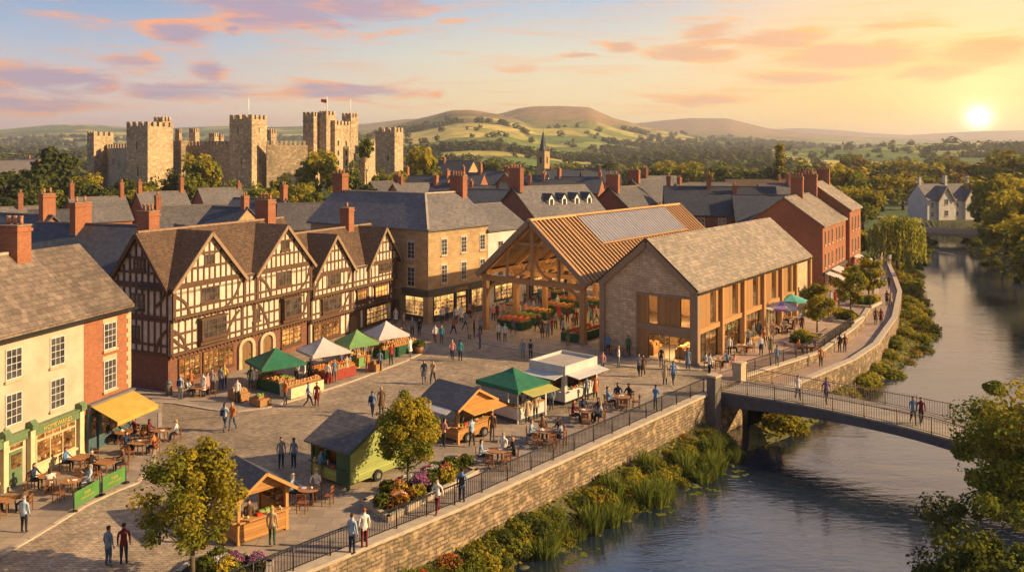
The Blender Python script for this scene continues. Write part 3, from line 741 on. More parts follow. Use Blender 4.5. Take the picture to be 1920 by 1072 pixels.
def ridge(mb, F, s0, s1, D, zr, d0=0.0, th=.2, m=0): mb.box(F, s0-.25, s1+.25, d0-D/2-.13, d0-D/2+.13, zr+th-.06, zr+th+.09, m)
def chimney(par, F, s, d, z0, z1, w=.9, t=.6, pots=3, mat='brick_red', along='s'):
    mb = MB(); a, b = (w, t) if along == 's' else (t, w)
    mb.box(F, s-a/2, s+a/2, d-b/2, d+b/2, z0, z1)
    mb.box(F, s-a/2-.07, s+a/2+.07, d-b/2-.07, d+b/2+.07, z1-.32, z1-.14); mb.box(F, s-a/2-.04, s+a/2+.04, d-b/2-.04, d+b/2+.04, z1-.002, z1+.08, 1)
    mb.box(F, s-a/2-.05, s+a/2+.05, d-b/2-.05, d+b/2+.05, z0, z0+.12, 2)
    o = mb.build('chimney', [mat, 'chimney_top', 'lead'], par)
    for i in range(pots):
        t_ = (i+.5)/pots-.5; x, y, _ = F.p(s+(t_*w if along == 's' else 0), d+(t_*w if along != 's' else 0))
        m_ = MB(); m_.cyl((x, y, z1+.08), (x, y, z1+.5), .115, .10, 8); m_.cyl((x, y, z1+.5), (x, y, z1+.58), .135, .135, 8)
        m_.build('chimney_pot', 'pot', o)
    return o
def simple_house(name, label, cat, F, L, D, ze, zr, wall, roof, chims=(), wins=(), gwins=(), group=None, zb=-.1, pots=3, wmat='sash_white', far=False, th=.18, cm='brick_red'):
    par = empty(name, (F.ox, F.oy, 0), label, cat, group)
    mb = MB(); gable_body(mb, F, L, D, ze, zr, z0=zb); mb.build('wall', wall, par)
    mb = MB(); roof_slab(mb, F, 0, L, D, ze, zr, th); ro = mb.build('roof', roof, par)
    mb = MB(); ridge(mb, F, 0, L, D, zr, th=th); mb.build('ridge_tile', 'kerb_dark', ro)
    for c in chims:
        s, off, h, w_ = (list(c)+[0, 1.6, .9])[:4] if len(c) < 4 else c
        k = (zr-ze)/(D/2); base = zr-abs(off)*k-.5
        chimney(par, F, s, -D/2+off, base, zr+h, w_, .62, pots, mat=cm, along='d')
    for (s, z, w_, h) in wins: window(par, F, s, z, w_, h, nx=2, ny=3 if not far else 2, bar=.05 if far else .035, frame=wmat)
    if gwins:
        GF = Fr(*F.p(0, -D)[:2], F.az+90)
        for (s, z, w_, h) in gwins: window(par, GF, s, z, w_, h, nx=2, ny=3, frame=wmat)
    return par
def letters(par, F, s, z, d, txt, size, mat='gold', name='lettering'):
    cu = bpy.data.curves.new('t', 'FONT'); cu.body = txt; cu.size = size; cu.extrude = .012; cu.align_x = 'CENTER'; cu.align_y = 'CENTER'; cu.resolution_u = 2
    o = bpy.data.objects.new('t', cu); COL.objects.link(o); dg = bpy.context.evaluated_depsgraph_get(); me = bpy.data.meshes.new_from_object(o.evaluated_get(dg))
    bpy.data.objects.remove(o); me.materials.clear(); me.materials.append(MT(mat))
    ob = bpy.data.objects.new(name, me); COL.objects.link(ob); reg(ob, par)
    r = rootloc(par); x, y, _ = F.p(s, d)
    # text x axis runs along t seen from outside: t is to the left when facing the wall from outside with n = az+90, so flip
    xa = Vector((F.t[0], F.t[1], 0)); n = Vector((F.n[0], F.n[1], 0)); za = Vector((0, 0, 1))
    if xa.cross(za).dot(n) < 0: xa = -xa
    M = Matrix((xa, za, xa.cross(za))).transposed().to_4x4(); M.translation = Vector((x, y, z))-r
    ob.matrix_local = M; return ob

# ---------------------------------------------------------------- cream and brick terrace (near left)
def terrace_left():
    F = Fr(-24.0, 53.7, 14.7); D = 7.7; ze, zr = 8.2, 11.6
    # cream house
    c = empty('cream_house', F.p(-4.0, 0), 'cream rendered three storey shop house with sash windows and a green shopfront', 'house')
    mb = MB(); gable_body(mb, Fr(*F.p(-26, 0)[:2], 14.7), 22.0, D, ze, zr); mb.build('wall', 'cream_render', c)
    mb = MB(); roof_slab(mb, F, -26, -4.0, D, ze, zr, g=0); ro = mb.build('roof', 'slate_brown', c)
    mb = MB(); ridge(mb, F, -26, -4.25, D, zr); mb.build('ridge_tile', 'kerb', ro)
    mb = MB(); mb.box(F, -26, -4.0, .30, .42, ze-.40, ze-.27); mb.build('gutter', 'metal_dark', c)
    chimney(c, F, -5.05, -D/2, zr-1.2, zr+1.75, 1.35, 1.0, 3, 'brick_red', 'd')
    for s in (-5.9, -8.9, -12.2, -15.5):
        for z, h in ((5.75, 1.5), (3.35, 1.55)):
            window(c, F, s-.1, z, .95, h, nx=3, ny=4)
    # shopfront: fascia, pilasters, door, display windows
    def shop(s0, s1, ftxt=None, door=None, fm='shop_green', pm='shop_cream', wm='glass_shop', stall='shop_cream', par=c, zt=2.75):
        o = MB(); o.box(F, s0, s1, .02, .26, zt-.42, zt-.003); o.box(F, s0-.05, s1+.05, .02, .36, zt, zt+.12); fa = o.build('fascia', fm, par)
        if ftxt: letters(par, F, (s0+s1)/2, zt-.21, .285, ftxt, .34)
        m_ = MB(); m_.box(F, s0+.2, s1-.2, .02, .14, .05, .62); m_.build('stall_riser', stall, par)
        return fa
    def pilaster(s, m='shop_cream', cap='shop_green', par=c, zt=2.75):
        o = MB(); o.box(F, s-.16, s+.16, .02, .3, .05, zt-.003); o.box(F, s-.19, s+.19, .02, .34, .05, .3); o.build('pilaster', m, par)
        o = MB(); o.box(F, s-.2, s+.2, .02, .46, zt+.003, zt+.3); o.prism([F.p(s-.2, .02, zt+.3), F.p(s-.2, .46, zt+.3), F.p(s-.2, .24, zt+.5)], tuple(np.array(F.p(.4, 0))-np.array(F.p(0, 0)))); o.build('corbel', cap, par)
    shop(-7.95, -4.55, 'HOMEWARES'); pilaster(-4.45); pilaster(-8.0)
    window(c, F, -6.2, .75, 2.75, 1.15, d=.10, nx=3, ny=1, frame='shop_cream', pane='glass_shop', sill='shop_cream', name='display_window', bar=.05)
    window(c, F, -6.2, 2.0, 2.75, .27, d=.10, nx=5, ny=1, frame='shop_cream', pane='glass_shop', sill=None, name='transom_light', bar=.05)
    o = MB(); o.box(F, -9.6, -8.25, .02, .2, 2.33, 2.747); o.box(F, -9.65, -8.2, .02, .3, 2.75, 2.85); o.build('fascia', 'shop_green', c)
    dr = MB(); dr.box(F, -9.35, -8.5, .02, .09, .07, 1.9); dr.box(F, -9.25, -8.95, .09, .11, 1.0, 1.75, 1); dr.box(F, -8.9, -8.6, .09, .11, 1.0, 1.75, 1); dr.build('door', ['shop_green', 'glass_shop'], c)
    window(c, F, -8.92, 2.0, .85, .27, d=.06, nx=1, ny=1, frame='shop_cream', pane='glass_shop', sill=None, name='transom_light')
    pilaster(-9.75)
    shop(-16.2, -9.9, None); pilaster(-16.3)
    window(c, F, -11.9, .75, 3.4, 1.45, d=.10, nx=3, ny=2, frame='shop_green', pane='glass_shop', sill='shop_cream', name='display_window', bar=.05)
    window(c, F, -14.9, .75, 1.9, 1.45, d=.10, nx=2, ny=2, frame='shop_green', pane='glass_shop', sill='shop_cream', name='display_window', bar=.05)
    # brick house
    b = empty('brick_house', F.p(-2, 0), 'narrow orange brick house with pale quoins, above the yellow awning', 'house')
    Fb = Fr(*F.p(-3.997, 0)[:2], 14.7)
    mb = MB(); gable_body(mb, Fb, 4.0, D, ze, zr); mb.build('wall', 'brick_red', b)
    mb = MB(); roof_slab(mb, F, -4.0, 0.0, D, ze, zr, g=0); mb.build('roof', 'slate_brown', b)
    mb = MB(); mb.box(F, -4.0, .22, .30, .42, ze-.40, ze-.27); mb.build('gutter', 'metal_dark', b)
    mb = MB()
    for i in range(17): w_ = .42 if i % 2 else .26; z = 2.9+i*.29; mb.box(F, -w_, .015, -.3, .03, z, z+.275)
    mb.build('quoin', 'stone_trim', b)
    for z, h in ((5.75, 1.5), (3.3, 1.7)): window(b, F, -1.85, z, .95, h, nx=3, ny=4, lintel='stone_trim')
    o = MB(); o.box(F, -3.8, -.1, .02, .26, 2.33, 2.747); o.box(F, -3.85, -.02, .02, .38, 2.75, 2.87); o.build('fascia', 'lead', b)
    for s in (-3.75, -2.9, -.25):
        o = MB(); o.box(F, s-.12, s+.12, .02, .24, .05, 2.327); o.build('pilaster', 'shop_blue', b)
    dr = MB(); dr.box(F, -3.6, -3.05, .02, .09, .07, 2.1); dr.box(F, -3.52, -3.13, .09, .10, .85, 1.95, 1); dr.build('door', ['shop_blue', 'glass_shop'], b)
    window(b, F, -1.6, .75, 2.3, 1.45, d=.10, nx=3, ny=1, frame='shop_blue', pane='glass_shop', sill='shop_blue', name='display_window', bar=.06)
    m_ = MB(); m_.box(F, -2.77, -.37, .02, .14, .05, .55); m_.build('stall_riser', 'shop_blue', b)
    # awning
    aw = empty('awning', F.p(-1.6, .3, 2.7), 'yellow canvas awning slung out over the cafe tables from the brick house', 'awning')
    s0, s1 = -3.75, -.15
    mb = MB(); P = [F.p(s0, .30, 2.72), F.p(s1, .30, 2.72), F.p(s1, 2.1, 1.98), F.p(s0, 2.1, 1.98)]; mb.hexa([P[3], P[2], P[1], P[0]], [tuple(np.array(q)+(0, 0, .035)) for q in (P[3], P[2], P[1], P[0])])
    mb.box(F, s0, s1, 2.1, 2.13, 1.75, 2.015); mb.build('canvas', 'canvas_yellow', aw)
    for s in (s0+.06, s1-.06): mb = MB(); mb.beam(F.p(s, .3, 1.9), F.p(s, 2.08, 1.95), .04, .04); mb.build('arm', 'metal_dark', aw)
terrace_left()

# ---------------------------------------------------------------- timber framed houses
def timber_wall(tb, F, s0, s1, z0, z1, d, wins=(), step=.66, tw=.14, braces=(), rails=(), gable=None, th=.05):
    """studs and rails standing proud of a plaster wall; gable = (apex s, apex z)"""
    def top(s):
        if gable is None: return z1
        a, za = gable
        return z1+(za-z1)*(1-abs(s-a)/max(.01, (a-s0) if s < a else (s1-a)))
    hit = lambda s, za, zb: any(w0-.08 < s < w1+.08 and za < q1 and zb > q0 for (w0, w1, q0, q1) in wins)
    n = max(2, int(round((s1-s0)/step)))
    ZZ = [z0]+sorted(rails)+[None]
    for i in range(n+1):
        s = s0+tw/2+(s1-s0-tw)*i/n; t = top(s)-(.02 if gable is None else .25)
        segs = [(z0, t)]
        for (w0, w1, q0, q1) in wins:
            if w0-.06 < s < w1+.06:
                ns = []
                for a, b in segs:
                    if b <= q0 or a >= q1: ns.append((a, b))
                    else:
                        if a < q0: ns.append((a, q0))
                        if b > q1: ns.append((q1, b))
                segs = ns
        for a, b in segs:
            if b-a > .08: tb.box(F, s-tw/2, s+tw/2, d-.02, d+th, a, b)
    lo = .22
    tb.box(F, s0, s1, d-.02, d+th+.03, z0-.02, z0+.2)
    if gable is None: tb.box(F, s0, s1, d-.02, d+th+.028, z1-.2, z1)
    for r_ in rails:
        a, b = s0, s1
        if gable is not None:
            A, za = gable; k = max(0, (r_-z1)/(za-z1)); a, b = s0+(A-s0)*k+.1, s1-(s1-A)*k-.1
        segs = [(a, b)]
        for (w0, w1, q0, q1) in wins:
            if q0 < r_+.07 and q1 > r_-.07: segs = [x for (p, q) in segs for x in ((p, min(q, w0)), (max(p, w1), q)) if x[1]-x[0] > .1]
        for p, q in segs: tb.box(F, p, q, d-.02, d+th+.022, r_-.08, r_+.08)
    for (sa, za, sb, zb, bulge) in braces:
        N = 7; pr = None
        for i in range(N+1):
            t = i/N; s = sa+(sb-sa)*t; z = za+(zb-za)*t; L = math.hypot(sb-sa, zb-za); o_ = bulge*sin(pi*t)
            s += -(zb-za)/L*o_; z += (sb-sa)/L*o_
            q = F.p(s, d+th-.003, z)
            if pr: tb.beam(pr, q, .17, .07, up=(F.n[0], F.n[1], 0))if False else tb.beam(pr, q, .065, .2, up=(F.n[1]*0, 0, 1))
            pr = q
def lead_window(par, F, s, z, w, h, d, nx, ny, oriel=0.0, pane='glass_lead'):
    if oriel:
        mb = MB(); mb.box(F, s-w/2-.12, s+w/2+.12, d-.05, d+oriel-.07, z-.55, z-.08); mb.box(F, s-w/2-.12, s+w/2+.12, d-.05, d+oriel-.07, z-.08, z+h+.05); mb.box(F, s-w/2-.22, s+w/2+.22, d-.05, d+oriel+.1, z+h+.09, z+h+.22); mb.build('oriel', 'old_timber', par)
    return window(par, F, s, z, w, h, d=d+oriel, nx=nx, ny=ny, frame='old_timber', pane=pane, sill='old_timber', bar=.055, fr=.09)
def cross_gable(par, F, s, w, ze, zp, d, back, roof='roof_tile', ov=.35, name='gable_roof'):
    mb = MB(); k = (zp-ze)/(w/2)
    for sg in (-1, 1):
        e = s+sg*(w/2+.3); zl = ze-k*.3
        q = [F.p(e, d+ov, zl), F.p(e, back, zl), F.p(s, back, zp), F.p(s, d+ov, zp)]
        if sg < 0: q = q[::-1]
        mb.hexa([(x, y, z+.02) for x, y, z in q], [(x, y, z+.2) for x, y, z in q])
    o = mb.build(name, roof, par)
    for sg in (-1, 1):
        mb = MB(); e = s+sg*(w/2+.3); mb.beam(F.p(e, d+ov+.02, ze-k*.3-.05), F.p(s, d+ov+.02, zp+.0), .08, .26)
        mb.build('bargeboard', 'oak_grey', o)
    return o
def gable_wall(mb, F, s, w, ze, zp, d, depth=.4):
    q = F.p(0, -depth); p0 = F.p(0, 0); dv = (q[0]-p0[0], q[1]-p0[1], 0)
    mb.prism([F.p(s-w/2, d, ze), F.p(s+w/2, d, ze), F.p(s, d, zp)], dv)
def timber_houses():
    F = Fr(-25.4+.12, 62.8-.05, 24.7)
    # ---- first house
    h = empty('timber_framed_house', F.p(8, -2), 'large black and white timber framed house with two broad gables above orange brick arches', 'house')
    L, D = 16.0, 5.8; j1, j2, ze, zr = 2.65, 5.35, 7.75, 11.5
    G0 = Fr(*F.p(0, -D)[:2], F.az+90)           # end wall
    mb = MB(); mb.box(F, 0, L, -D, 0, -.1, j1); mb.build('ground_wall', 'brick_dark', h)
    pl = MB(); pl.box(F, .0, L, -D, .25, j1+.003, j2); pl.box(F, 0, L, -D, .5, j2+.003, ze)
    gable_body(pl, F, L, D, ze, zr, z0=ze-.01, s0=0.01)
    gs = [(3.55, 7.2, 11.45), (12.4, 7.2, 11.3)]
    for s, w_, zp in gs: gable_wall(pl, F, s, w_, ze, zp, .52, 3.4)
    pl.build('plaster_wall', 'plaster', h)
    tb = MB()
    up = [(2.75, 4.75, 5.95+.4, 7.5), (11.4, 13.6, 6.1, 7.5)]
    W2 = [(2.65, 4.65, 6.2, 7.35), (11.4, 13.3, 6.2, 7.45)]
    W1 = [(2.6, 5.3, 3.35, 4.85), (8.7, 9.5, 3.7, 4.7), (12.2, 14.4, 3.35, 4.95)]
    timber_wall(tb, F, 0, L, j1+.02, j2-.02, .25, W1, rails=(3.25, 4.2), braces=[(.1, 4.6, 1.5, 2.9, .25), (1.7, 2.9, .25, 3.9, .1), (7.1, 4.95, 5.6, 2.9, -.25), (10.6, 2.9, 9.4, 5.0, -.15), (14.7, 2.9, 15.8, 4.9, -.2)])
    timber_wall(tb, F, 0, L, j2+.02, ze, .5, W2, rails=(6.05,), braces=[(.1, 7.1, 1.6, 5.5, .3), (5.2, 5.5, 6.9, 7.3, -.3), (9.1, 7.3, 10.6, 5.5, .3), (14.2, 5.5, 15.8, 7.4, -.3)])
    gw = {0: [(3.0, 4.1, 9.05, 9.85)], 1: [(11.85, 12.95, 9.3, 10.15)]}
    for i, (s, w_, zp) in enumerate(gs):
        timber_wall(tb, F, s-w_/2, s+w_/2, ze, ze, .53, gw[i], rails=(8.95, 10.0), gable=(s, zp), step=.62)
    # end wall in shade
    timber_wall(tb, G0, 0, D, j1+.02, j2-.02, .02, [(1.7, 3.0, 3.6, 4.7)], rails=(3.4,), braces=[(5.7, 4.6, 4.6, 2.8, -.2)])
    timber_wall(tb, G0, 0, D, j2+.02, ze, .04, [(1.9, 3.5, 5.9, 7.1)], rails=(), braces=[(.2, 5.5, 1.0, 7.3, .15), (5.6, 7.4, 4.6, 6.2, .1)])
    timber_wall(tb, G0, 0, D, ze, ze, .05, [(2.3, 3.6, 8.9, 9.7)], rails=(8.7, 9.8), gable=(D/2, zr))
    for s in (0.05, 7.4, 8.9, 15.9):
        tb.box(F, s-.14, s+.14, .2, .34, j1-.1, j2); tb.box(F, s-.14, s+.14, .45, .6, j2-.1, ze)
    for i in range(40):
        s = .2+i*.4; tb.box(F, s-.07, s+.07, 0, .38, j1-.13, j1-.005); tb.box(F, s-.07, s+.07, .2, .63, j2-.13, j2-.005)
    tb.box(F, -.02, L+.02, .3, .42, j1+.0, j1+.2); tb.box(F, -.02, L+.02, .56, .68, j2+0, j2+.2)
    tb.build('timber_frame', 'old_timber', h)
    mb = MB(); roof_slab(mb, F, 0, L, D, ze, zr, .2, .5, g=.35); ro = mb.build('roof', 'roof_tile', h)
    mb = MB(); ridge(mb, F, 0, L, D, zr); mb.build('ridge_tile', 'chimney_top', ro)
    for sg in (0, 1): mb = MB(); mb.beam(G0.p(-.35 if not sg else D+.35, .42, ze-.45), G0.p(D/2, .42, zr+.05), .08, .28); mb.build('bargeboard', 'old_timber', h)
    for s, w_, zp in gs: cross_gable(h, F, s, w_, ze, zp, .5, -D/2)
    for (w0, w1, q0, q1) in W2: lead_window(h, F, (w0+w1)/2, q0+.1, w1-w0-.2, q1-q0-.2, .5, 4, 2)
    lead_window(h, F, 3.95, 3.5, 2.4, 1.3, .25, 5, 3, .4); lead_window(h, F, 13.3, 3.5, 2.1, 1.4, .25, 4, 3, .4); lead_window(h, F, 9.1, 3.8, .7, .8, .25, 2, 2)
    for i in gw:
        w0, w1, q0, q1 = gw[i][0]; lead_window(h, F, (w0+w1)/2, q0+.06, w1-w0-.15, q1-q0-.15, .53, 3, 1)
    for (s, z, w_, q, dd) in ((2.35, 3.75, 1.0, .85, .04), (2.7, 6.0, 1.3, 1.0, .06), (2.95, 9.0, 1.0, .6, .07)): lead_window(h, G0, s, z, w_, q, dd, 3, 2)
    # ground floor: shop windows, two stone arched doorways
    lead_window(h, F, 2.0, .75, 2.0, 1.45, .06, 4, 2, 0, 'glass_shop'); lead_window(h, F, 5.0, .75, 3.1, 1.45, .06, 6, 2, 0, 'glass_shop'); lead_window(h, F, 13.8, .85, 2.5, 1.4, .06, 5, 3, 0, 'glass_warm')
    for s in (8.1, 10.6):
        mb = MB(); N = 10
        mb.box(F, s-.95, s-.62, .0, .22, .05, 1.75); mb.box(F, s+.62, s+.95, .0, .22, .05, 1.75)
        for i in range(N):
            a, b = pi*i/N, pi*(i+1)/N
            q = [(s+.62*cos(a), 1.75+.5*sin(a)), (s+.62*cos(b), 1.75+.5*sin(b)), (s+.95*cos(b), 1.75+.78*sin(b)), (s+.95*cos(a), 1.75+.78*sin(a))]
            mb.prism([F.p(x, .0, z) for x, z in q], tuple(np.array(F.p(0, .22))-np.array(F.p(0, 0))))
        st = mb.build('door_surround', 'stone_trim', h)
        mb = MB(); mb.box(F, s-.615, s+.615, .01, .07, .06, 1.75); mb.prism([F.p(s+.6*cos(pi*i/N), .01, 1.752+.48*sin(pi*i/N)) for i in range(N+1)], tuple(np.array(F.p(0, .06))-np.array(F.p(0, 0))))
        do = mb.build('door', 'door_wood', h)
        x, y, z = F.p(s+.42, .1, 1.05); mb = MB(); mb.ball((x, y, z), .05); mb.build('handle', 'metal_dark', do)
    chimney(h, F, 14.2, -D/2-.3, 10.3, 13.4, 1.5, 1.0, 4, 'brick_red', 'd')
    chimney(h, F, 1.7, -D/2-1.0, 9.5, 13.1, 1.3, 1.0, 3, 'brick_red', 'd')
    # ---- second house, lower
    h = empty('timber_framed_house', F.p(23, -2), 'lower black and white timber framed house with two steep gables behind the white parasols', 'house')
    s0, L = 16.25, 30.0; D = 5.6; j1, j2, ze, zr = 2.3, 4.45, 6.5, 9.9
    mb = MB(); mb.box(F, s0, L, -D, 0, -.1, j1); mb.build('ground_wall', 'old_timber', h)
    pl = MB(); pl.box(F, s0, L, -D, .25, j1+.003, j2); pl.box(F, s0, L+.25, -D, .5, j2+.003, ze)
    Fq = Fr(*F.p(s0, 0)[:2], F.az); gable_body(pl, Fq, L-s0, D, ze, zr, z0=ze-.01)
    gs = [(19.45, 5.9, 9.85), (27.9, 5.6, 9.9)]
    for s, w_, zp in gs: gable_wall(pl, F, s, w_, ze, zp, .52, 3.2)
    pl.build('plaster_wall', 'plaster', h)
    tb = MB()
    W2 = [(18.5, 20.4, 5.25, 6.55), (27.0, 29.1, 5.5, 6.45)]; W1 = [(17.8, 20.6, 2.85, 4.05), (23.3, 24.9, 3.1, 4.1), (26.4, 28.7, 2.9, 4.1)]
    timber_wall(tb, F, s0, L, j1+.02, j2-.02, .25, W1, rails=(2.95,), braces=[(21.1, 2.5, 22.4, 4.2, .2), (25.0, 4.2, 26.2, 2.5, -.2), (29.0, 2.5, 29.9, 4.2, .1)])
    timber_wall(tb, F, s0, L+.25, j2+.02, ze, .5, W2, rails=(5.1,), braces=[(16.4, 4.7, 17.4, 6.3, .2), (22.0, 6.4, 20.9, 4.7, .2), (29.9, 6.4, 29.3, 4.8, .1)])
    for i, (s, w_, zp) in enumerate(gs): timber_wall(tb, F, s-w_/2, s+w_/2, ze, ze, .53, (), rails=(7.5, 8.5), gable=(s, zp), step=.6)
    for s in (s0+.05, 22.4, 25.1, 29.9): tb.box(F, s-.13, s+.13, .2, .34, j1-.1, j2); tb.box(F, s-.13, s+.13, .45, .6, j2-.1, ze)
    for i in range(34):
        s = s0+.2+i*.4; tb.box(F, s-.07, s+.07, 0, .38, j1-.13, j1-.005); tb.box(F, s-.07, s+.07, .2, .63, j2-.13, j2-.005)
    for s, w_ in ((22.9, .5), (21.9, .12), (23.9, .12), (29.6, .35)): pass
    tb.box(F, s0, L+.02, .3, .42, j1+.0, j1+.18); tb.box(F, s0, L+.27, .56, .68, j2, j2+.18)
    tb.build('timber_frame', 'old_timber', h)
    for a, b in ((22.0, 22.4), (21.1, 21.7), (24.4, 24.7), (29.2, 29.8), (16.5, 16.7)): mb = MB(); mb.box(F, a, b, .0, .05, .3, j1-.3); mb.build('plaster_panel', 'plaster', h)
    mb = MB(); roof_slab(mb, Fq, 0, L-s0, D, ze, zr, .2, .45, g=.3); ro = mb.build('roof', 'roof_tile', h)
    mb = MB(); ridge(mb, Fq, 0, L-s0, D, zr); mb.build('ridge_tile', 'chimney_top', ro)
    for s, w_, zp in gs: cross_gable(h, F, s, w_, ze, zp, .5, -D/2)
    for (w0, w1, q0, q1) in W2: lead_window(h, F, (w0+w1)/2, q0+.1, w1-w0-.2, q1-q0-.2, .53, 4, 2)
    for (w0, w1, q0, q1) in W1: lead_window(h, F, (w0+w1)/2, q0+.12, w1-w0-.2, q1-q0-.22, .26, 4, 2, .12, 'glass_warm' if w0 > 23 else 'glass_lead')
    lead_window(h, F, 18.9, .5, 3.8, 1.3, .06, 7, 2, 0, 'glass_shop'); lead_window(h, F, 27.2, .45, 3.6, 1.5, .06, 6, 3, 0, 'glass_lit')
    mb = MB(); mb.box(F, 22.55, 23.75, .01, .07, .05, 1.3); mb.prism([F.p(23.15+.6*cos(pi*i/8), .01, 1.303+.45*sin(pi*i/8)) for i in range(9)], tuple(np.array(F.p(0, .06))-np.array(F.p(0, 0)))); mb.build('door', 'door_wood', h)
    chimney(h, F, 26.2, -D/2-.1, 9.2, 12.0, 1.1, .9, 1, 'brick_red', 'd')
timber_houses()

# ---------------------------------------------------------------- sandstone corner shop, its cream neighbour and the row behind the hall
def corner_shop():
    F = Fr(-8.7, 88.6, 36.6); W = Fr(-8.7, 88.6, 126.6-180)   # W: left wing runs back-left
    Wf = Fr(*W.p(18.4, 0)[:2], 126.6)                        # its street face, s from far end to the corner
    h = empty('corner_shop', (-8.7, 88.6, 0), 'three storey sandstone corner building with a hipped slate roof and lit shop windows', 'shop building')
    ze, zr = 9.75, 13.0
    P = lambda s, w_: (F.ox+F.t[0]*s+W.t[0]*w_, F.oy+F.t[1]*s+W.t[1]*w_)
    mb = MB(); mb.prism([P(0, 0)+(-.1,), P(10, 0)+(-.1,), P(10, 8)+(-.1,), P(8, 8)+(-.1,), P(8, 18.4)+(-.1,), P(0, 18.4)+(-.1,)], (0, 0, ze+.1))
    for a in (10.0,): mb.prism([P(a-.3, 0)+(ze,), P(a-.3, 4)+(zr,), P(a-.3, 8)+(ze,)], (F.t[0]*.3, F.t[1]*.3, 0))
    mb.prism([P(0, 18.1)+(ze,), P(4, 18.1)+(zr,), P(8, 18.1)+(ze,)], (W.t[0]*.3, W.t[1]*.3, 0))
    mb.build('wall', 'sandstone', h)
    mb = MB(); o = .35; zo = ze-.25
    A, B = P(-o, -o)+(zo,), P(10.3, -o)+(zo,); C_, D_ = P(4, 4)+(zr,), P(10.3, 4)+(zr,); E, E2 = P(-o, 18.8)+(zo,), P(4, 18.8)+(zr,)
    Fb, Gb = P(8+o, 8+o)+(zo,), P(10.3, 8+o)+(zo,); Hb = P(8+o, 18.8)+(zo,)
    def slab(q, m=0):
        mb.face([(x, y, z+.22) for x, y, z in q], m); mb.face([(x, y, z+.02) for x, y, z in q][::-1], m)
        for a, b in zip(q, q[1:]+q[:1]): mb.face([(a[0], a[1], a[2]+.02), (b[0], b[1], b[2]+.02), (b[0], b[1], b[2]+.22), (a[0], a[1], a[2]+.22)], m)
    slab([A, B, D_, C_]); slab([A, C_, E2, E]); slab([C_, D_, Gb, Fb]); slab([C_, Fb, Hb, E2]); mb.build('roof', 'slate', h)
    mb = MB(); mb.beam(P(4, 4)+(zr+.24,), P(10.3, 4)+(zr+.24,), .25, .14); mb.beam(P(4, 4)+(zr+.24,), P(4, 18.8)+(zr+.24,), .25, .14); mb.beam(P(-o, -o)+(zo+.22,), P(4, 4)+(zr+.24,), .22, .12)
    mb.build('ridge_tile', 'kerb', h)
    mb = MB(); mb.box(F, -.03, 10, 0, .05, 9.3, 9.48); mb.box(Wf, 0, 18.4, 0, .05, 9.3, 9.48); mb.build('cornice', 'stone_trim', h)
    for s in (2.5, 5.75, 9.0): window(h, F, s, 6.9, .8, 1.6, nx=2, ny=4, lintel='stone_trim'); window(h, F, s, 3.95, .8, 1.8, nx=2, ny=4, lintel='stone_trim')
    for s in (16.0, 11.5, 6.5): window(h, Wf, s, 6.6, .95, 1.65, nx=2, ny=4, lintel='stone_trim'); window(h, Wf, s, 3.7, .95, 1.9, nx=2, ny=4, lintel='stone_trim')
    # shopfront
    mb = MB(); mb.box(F, -.25, 10, .02, .3, 2.75, 3.247); mb.box(F, -.35, 10, .02, .45, 3.25, 3.42); mb.box(Wf, 14.9, 18.418, .02, .3, 2.75, 3.247); mb.box(Wf, 14.9, 18.40, .02, .45, 3.25, 3.42); mb.build('fascia', 'shop_grey', h)
    mb = MB(); mb.box(Wf, 0, 14.8, 0, .06, 3.2, 3.42); mb.build('string_course', 'stone_trim', h)
    letters(h, F, 5.0, 3.0, .32, 'CLARENCE', .42)
    mb = MB(); mb.box(F, -.3, .45, -.45, .27, .05, 2.745); mb.build('corner_pier', 'sandstone', h)
    for s in (4.2, 6.25, 6.75): mb = MB(); mb.box(F, s-.1, s+.1, .02, .27, .05, 2.745); mb.build('pilaster', 'shop_grey', h)
    for (s, w_) in ((2.35, 3.1), (8.3, 2.7)):
        window(h, F, s, .7, w_, 1.9, d=.08, nx=3, ny=1, frame='shop_grey', pane='glass_lit', sill='shop_grey', name='display_window', bar=.06)
        mb = MB(); mb.box(F, s-w_/2, s+w_/2, .02, .16, .05, .5); mb.build('stall_riser', 'shop_grey', h)
    window(h, Wf, 16.6, .7, 2.6, 1.9, d=.08, nx=2, ny=1, frame='shop_grey', pane='glass_lit', sill='shop_grey', name='display_window', bar=.06)
    mb = MB(); mb.box(Wf, 15.2, 18.0, .02, .16, .05, .5); mb.build('stall_riser', 'shop_grey', h)
    mb = MB(); mb.box(Wf, 13.2, 14.3, .0, .05, .05, 2.1); mb.build('door', 'door_wood', h)
    window(h, F, 5.25, .2, 1.5, 1.8, d=.05, nx=2, ny=1, frame='shop_grey', pane='glass_lit', sill=None, name='door', bar=.12); window(h, F, 5.25, 2.2, 1.5, .4, d=.05, nx=1, ny=1, frame='shop_grey', pane='glass_lit', sill=None, name='transom_light')
    chimney(h, F, 9.7, -4.1, 12.4, 15.0, 2.0, .8, 5, 'brick_red', 'd'); chimney(h, Wf, .4, -4.2, 12.3, 15.2, 1.7, 1.0, 3, 'brick_red', 's')
    # cream neighbour
    D = Fr(*F.p(10.05, 0)[:2], 36.6)
    n = simple_house('cream_house', 'cream rendered house with two sash windows between the sandstone corner and the market hall', 'house', D, 7.4, 8, 8.9, 11.4, 'white_render', 'slate', (), [(2.3, 5.9, .85, 1.6), (5.4, 5.9, .85, 1.6), (2.3, 3.6, .85, 1.3)])
    mb = MB(); mb.box(D, .3, 7.2, .02, .3, 2.7, 3.3); mb.box(D, .3, 7.2, .3, .9, 3.15, 3.22); mb.build('fascia', 'shop_grey', n)
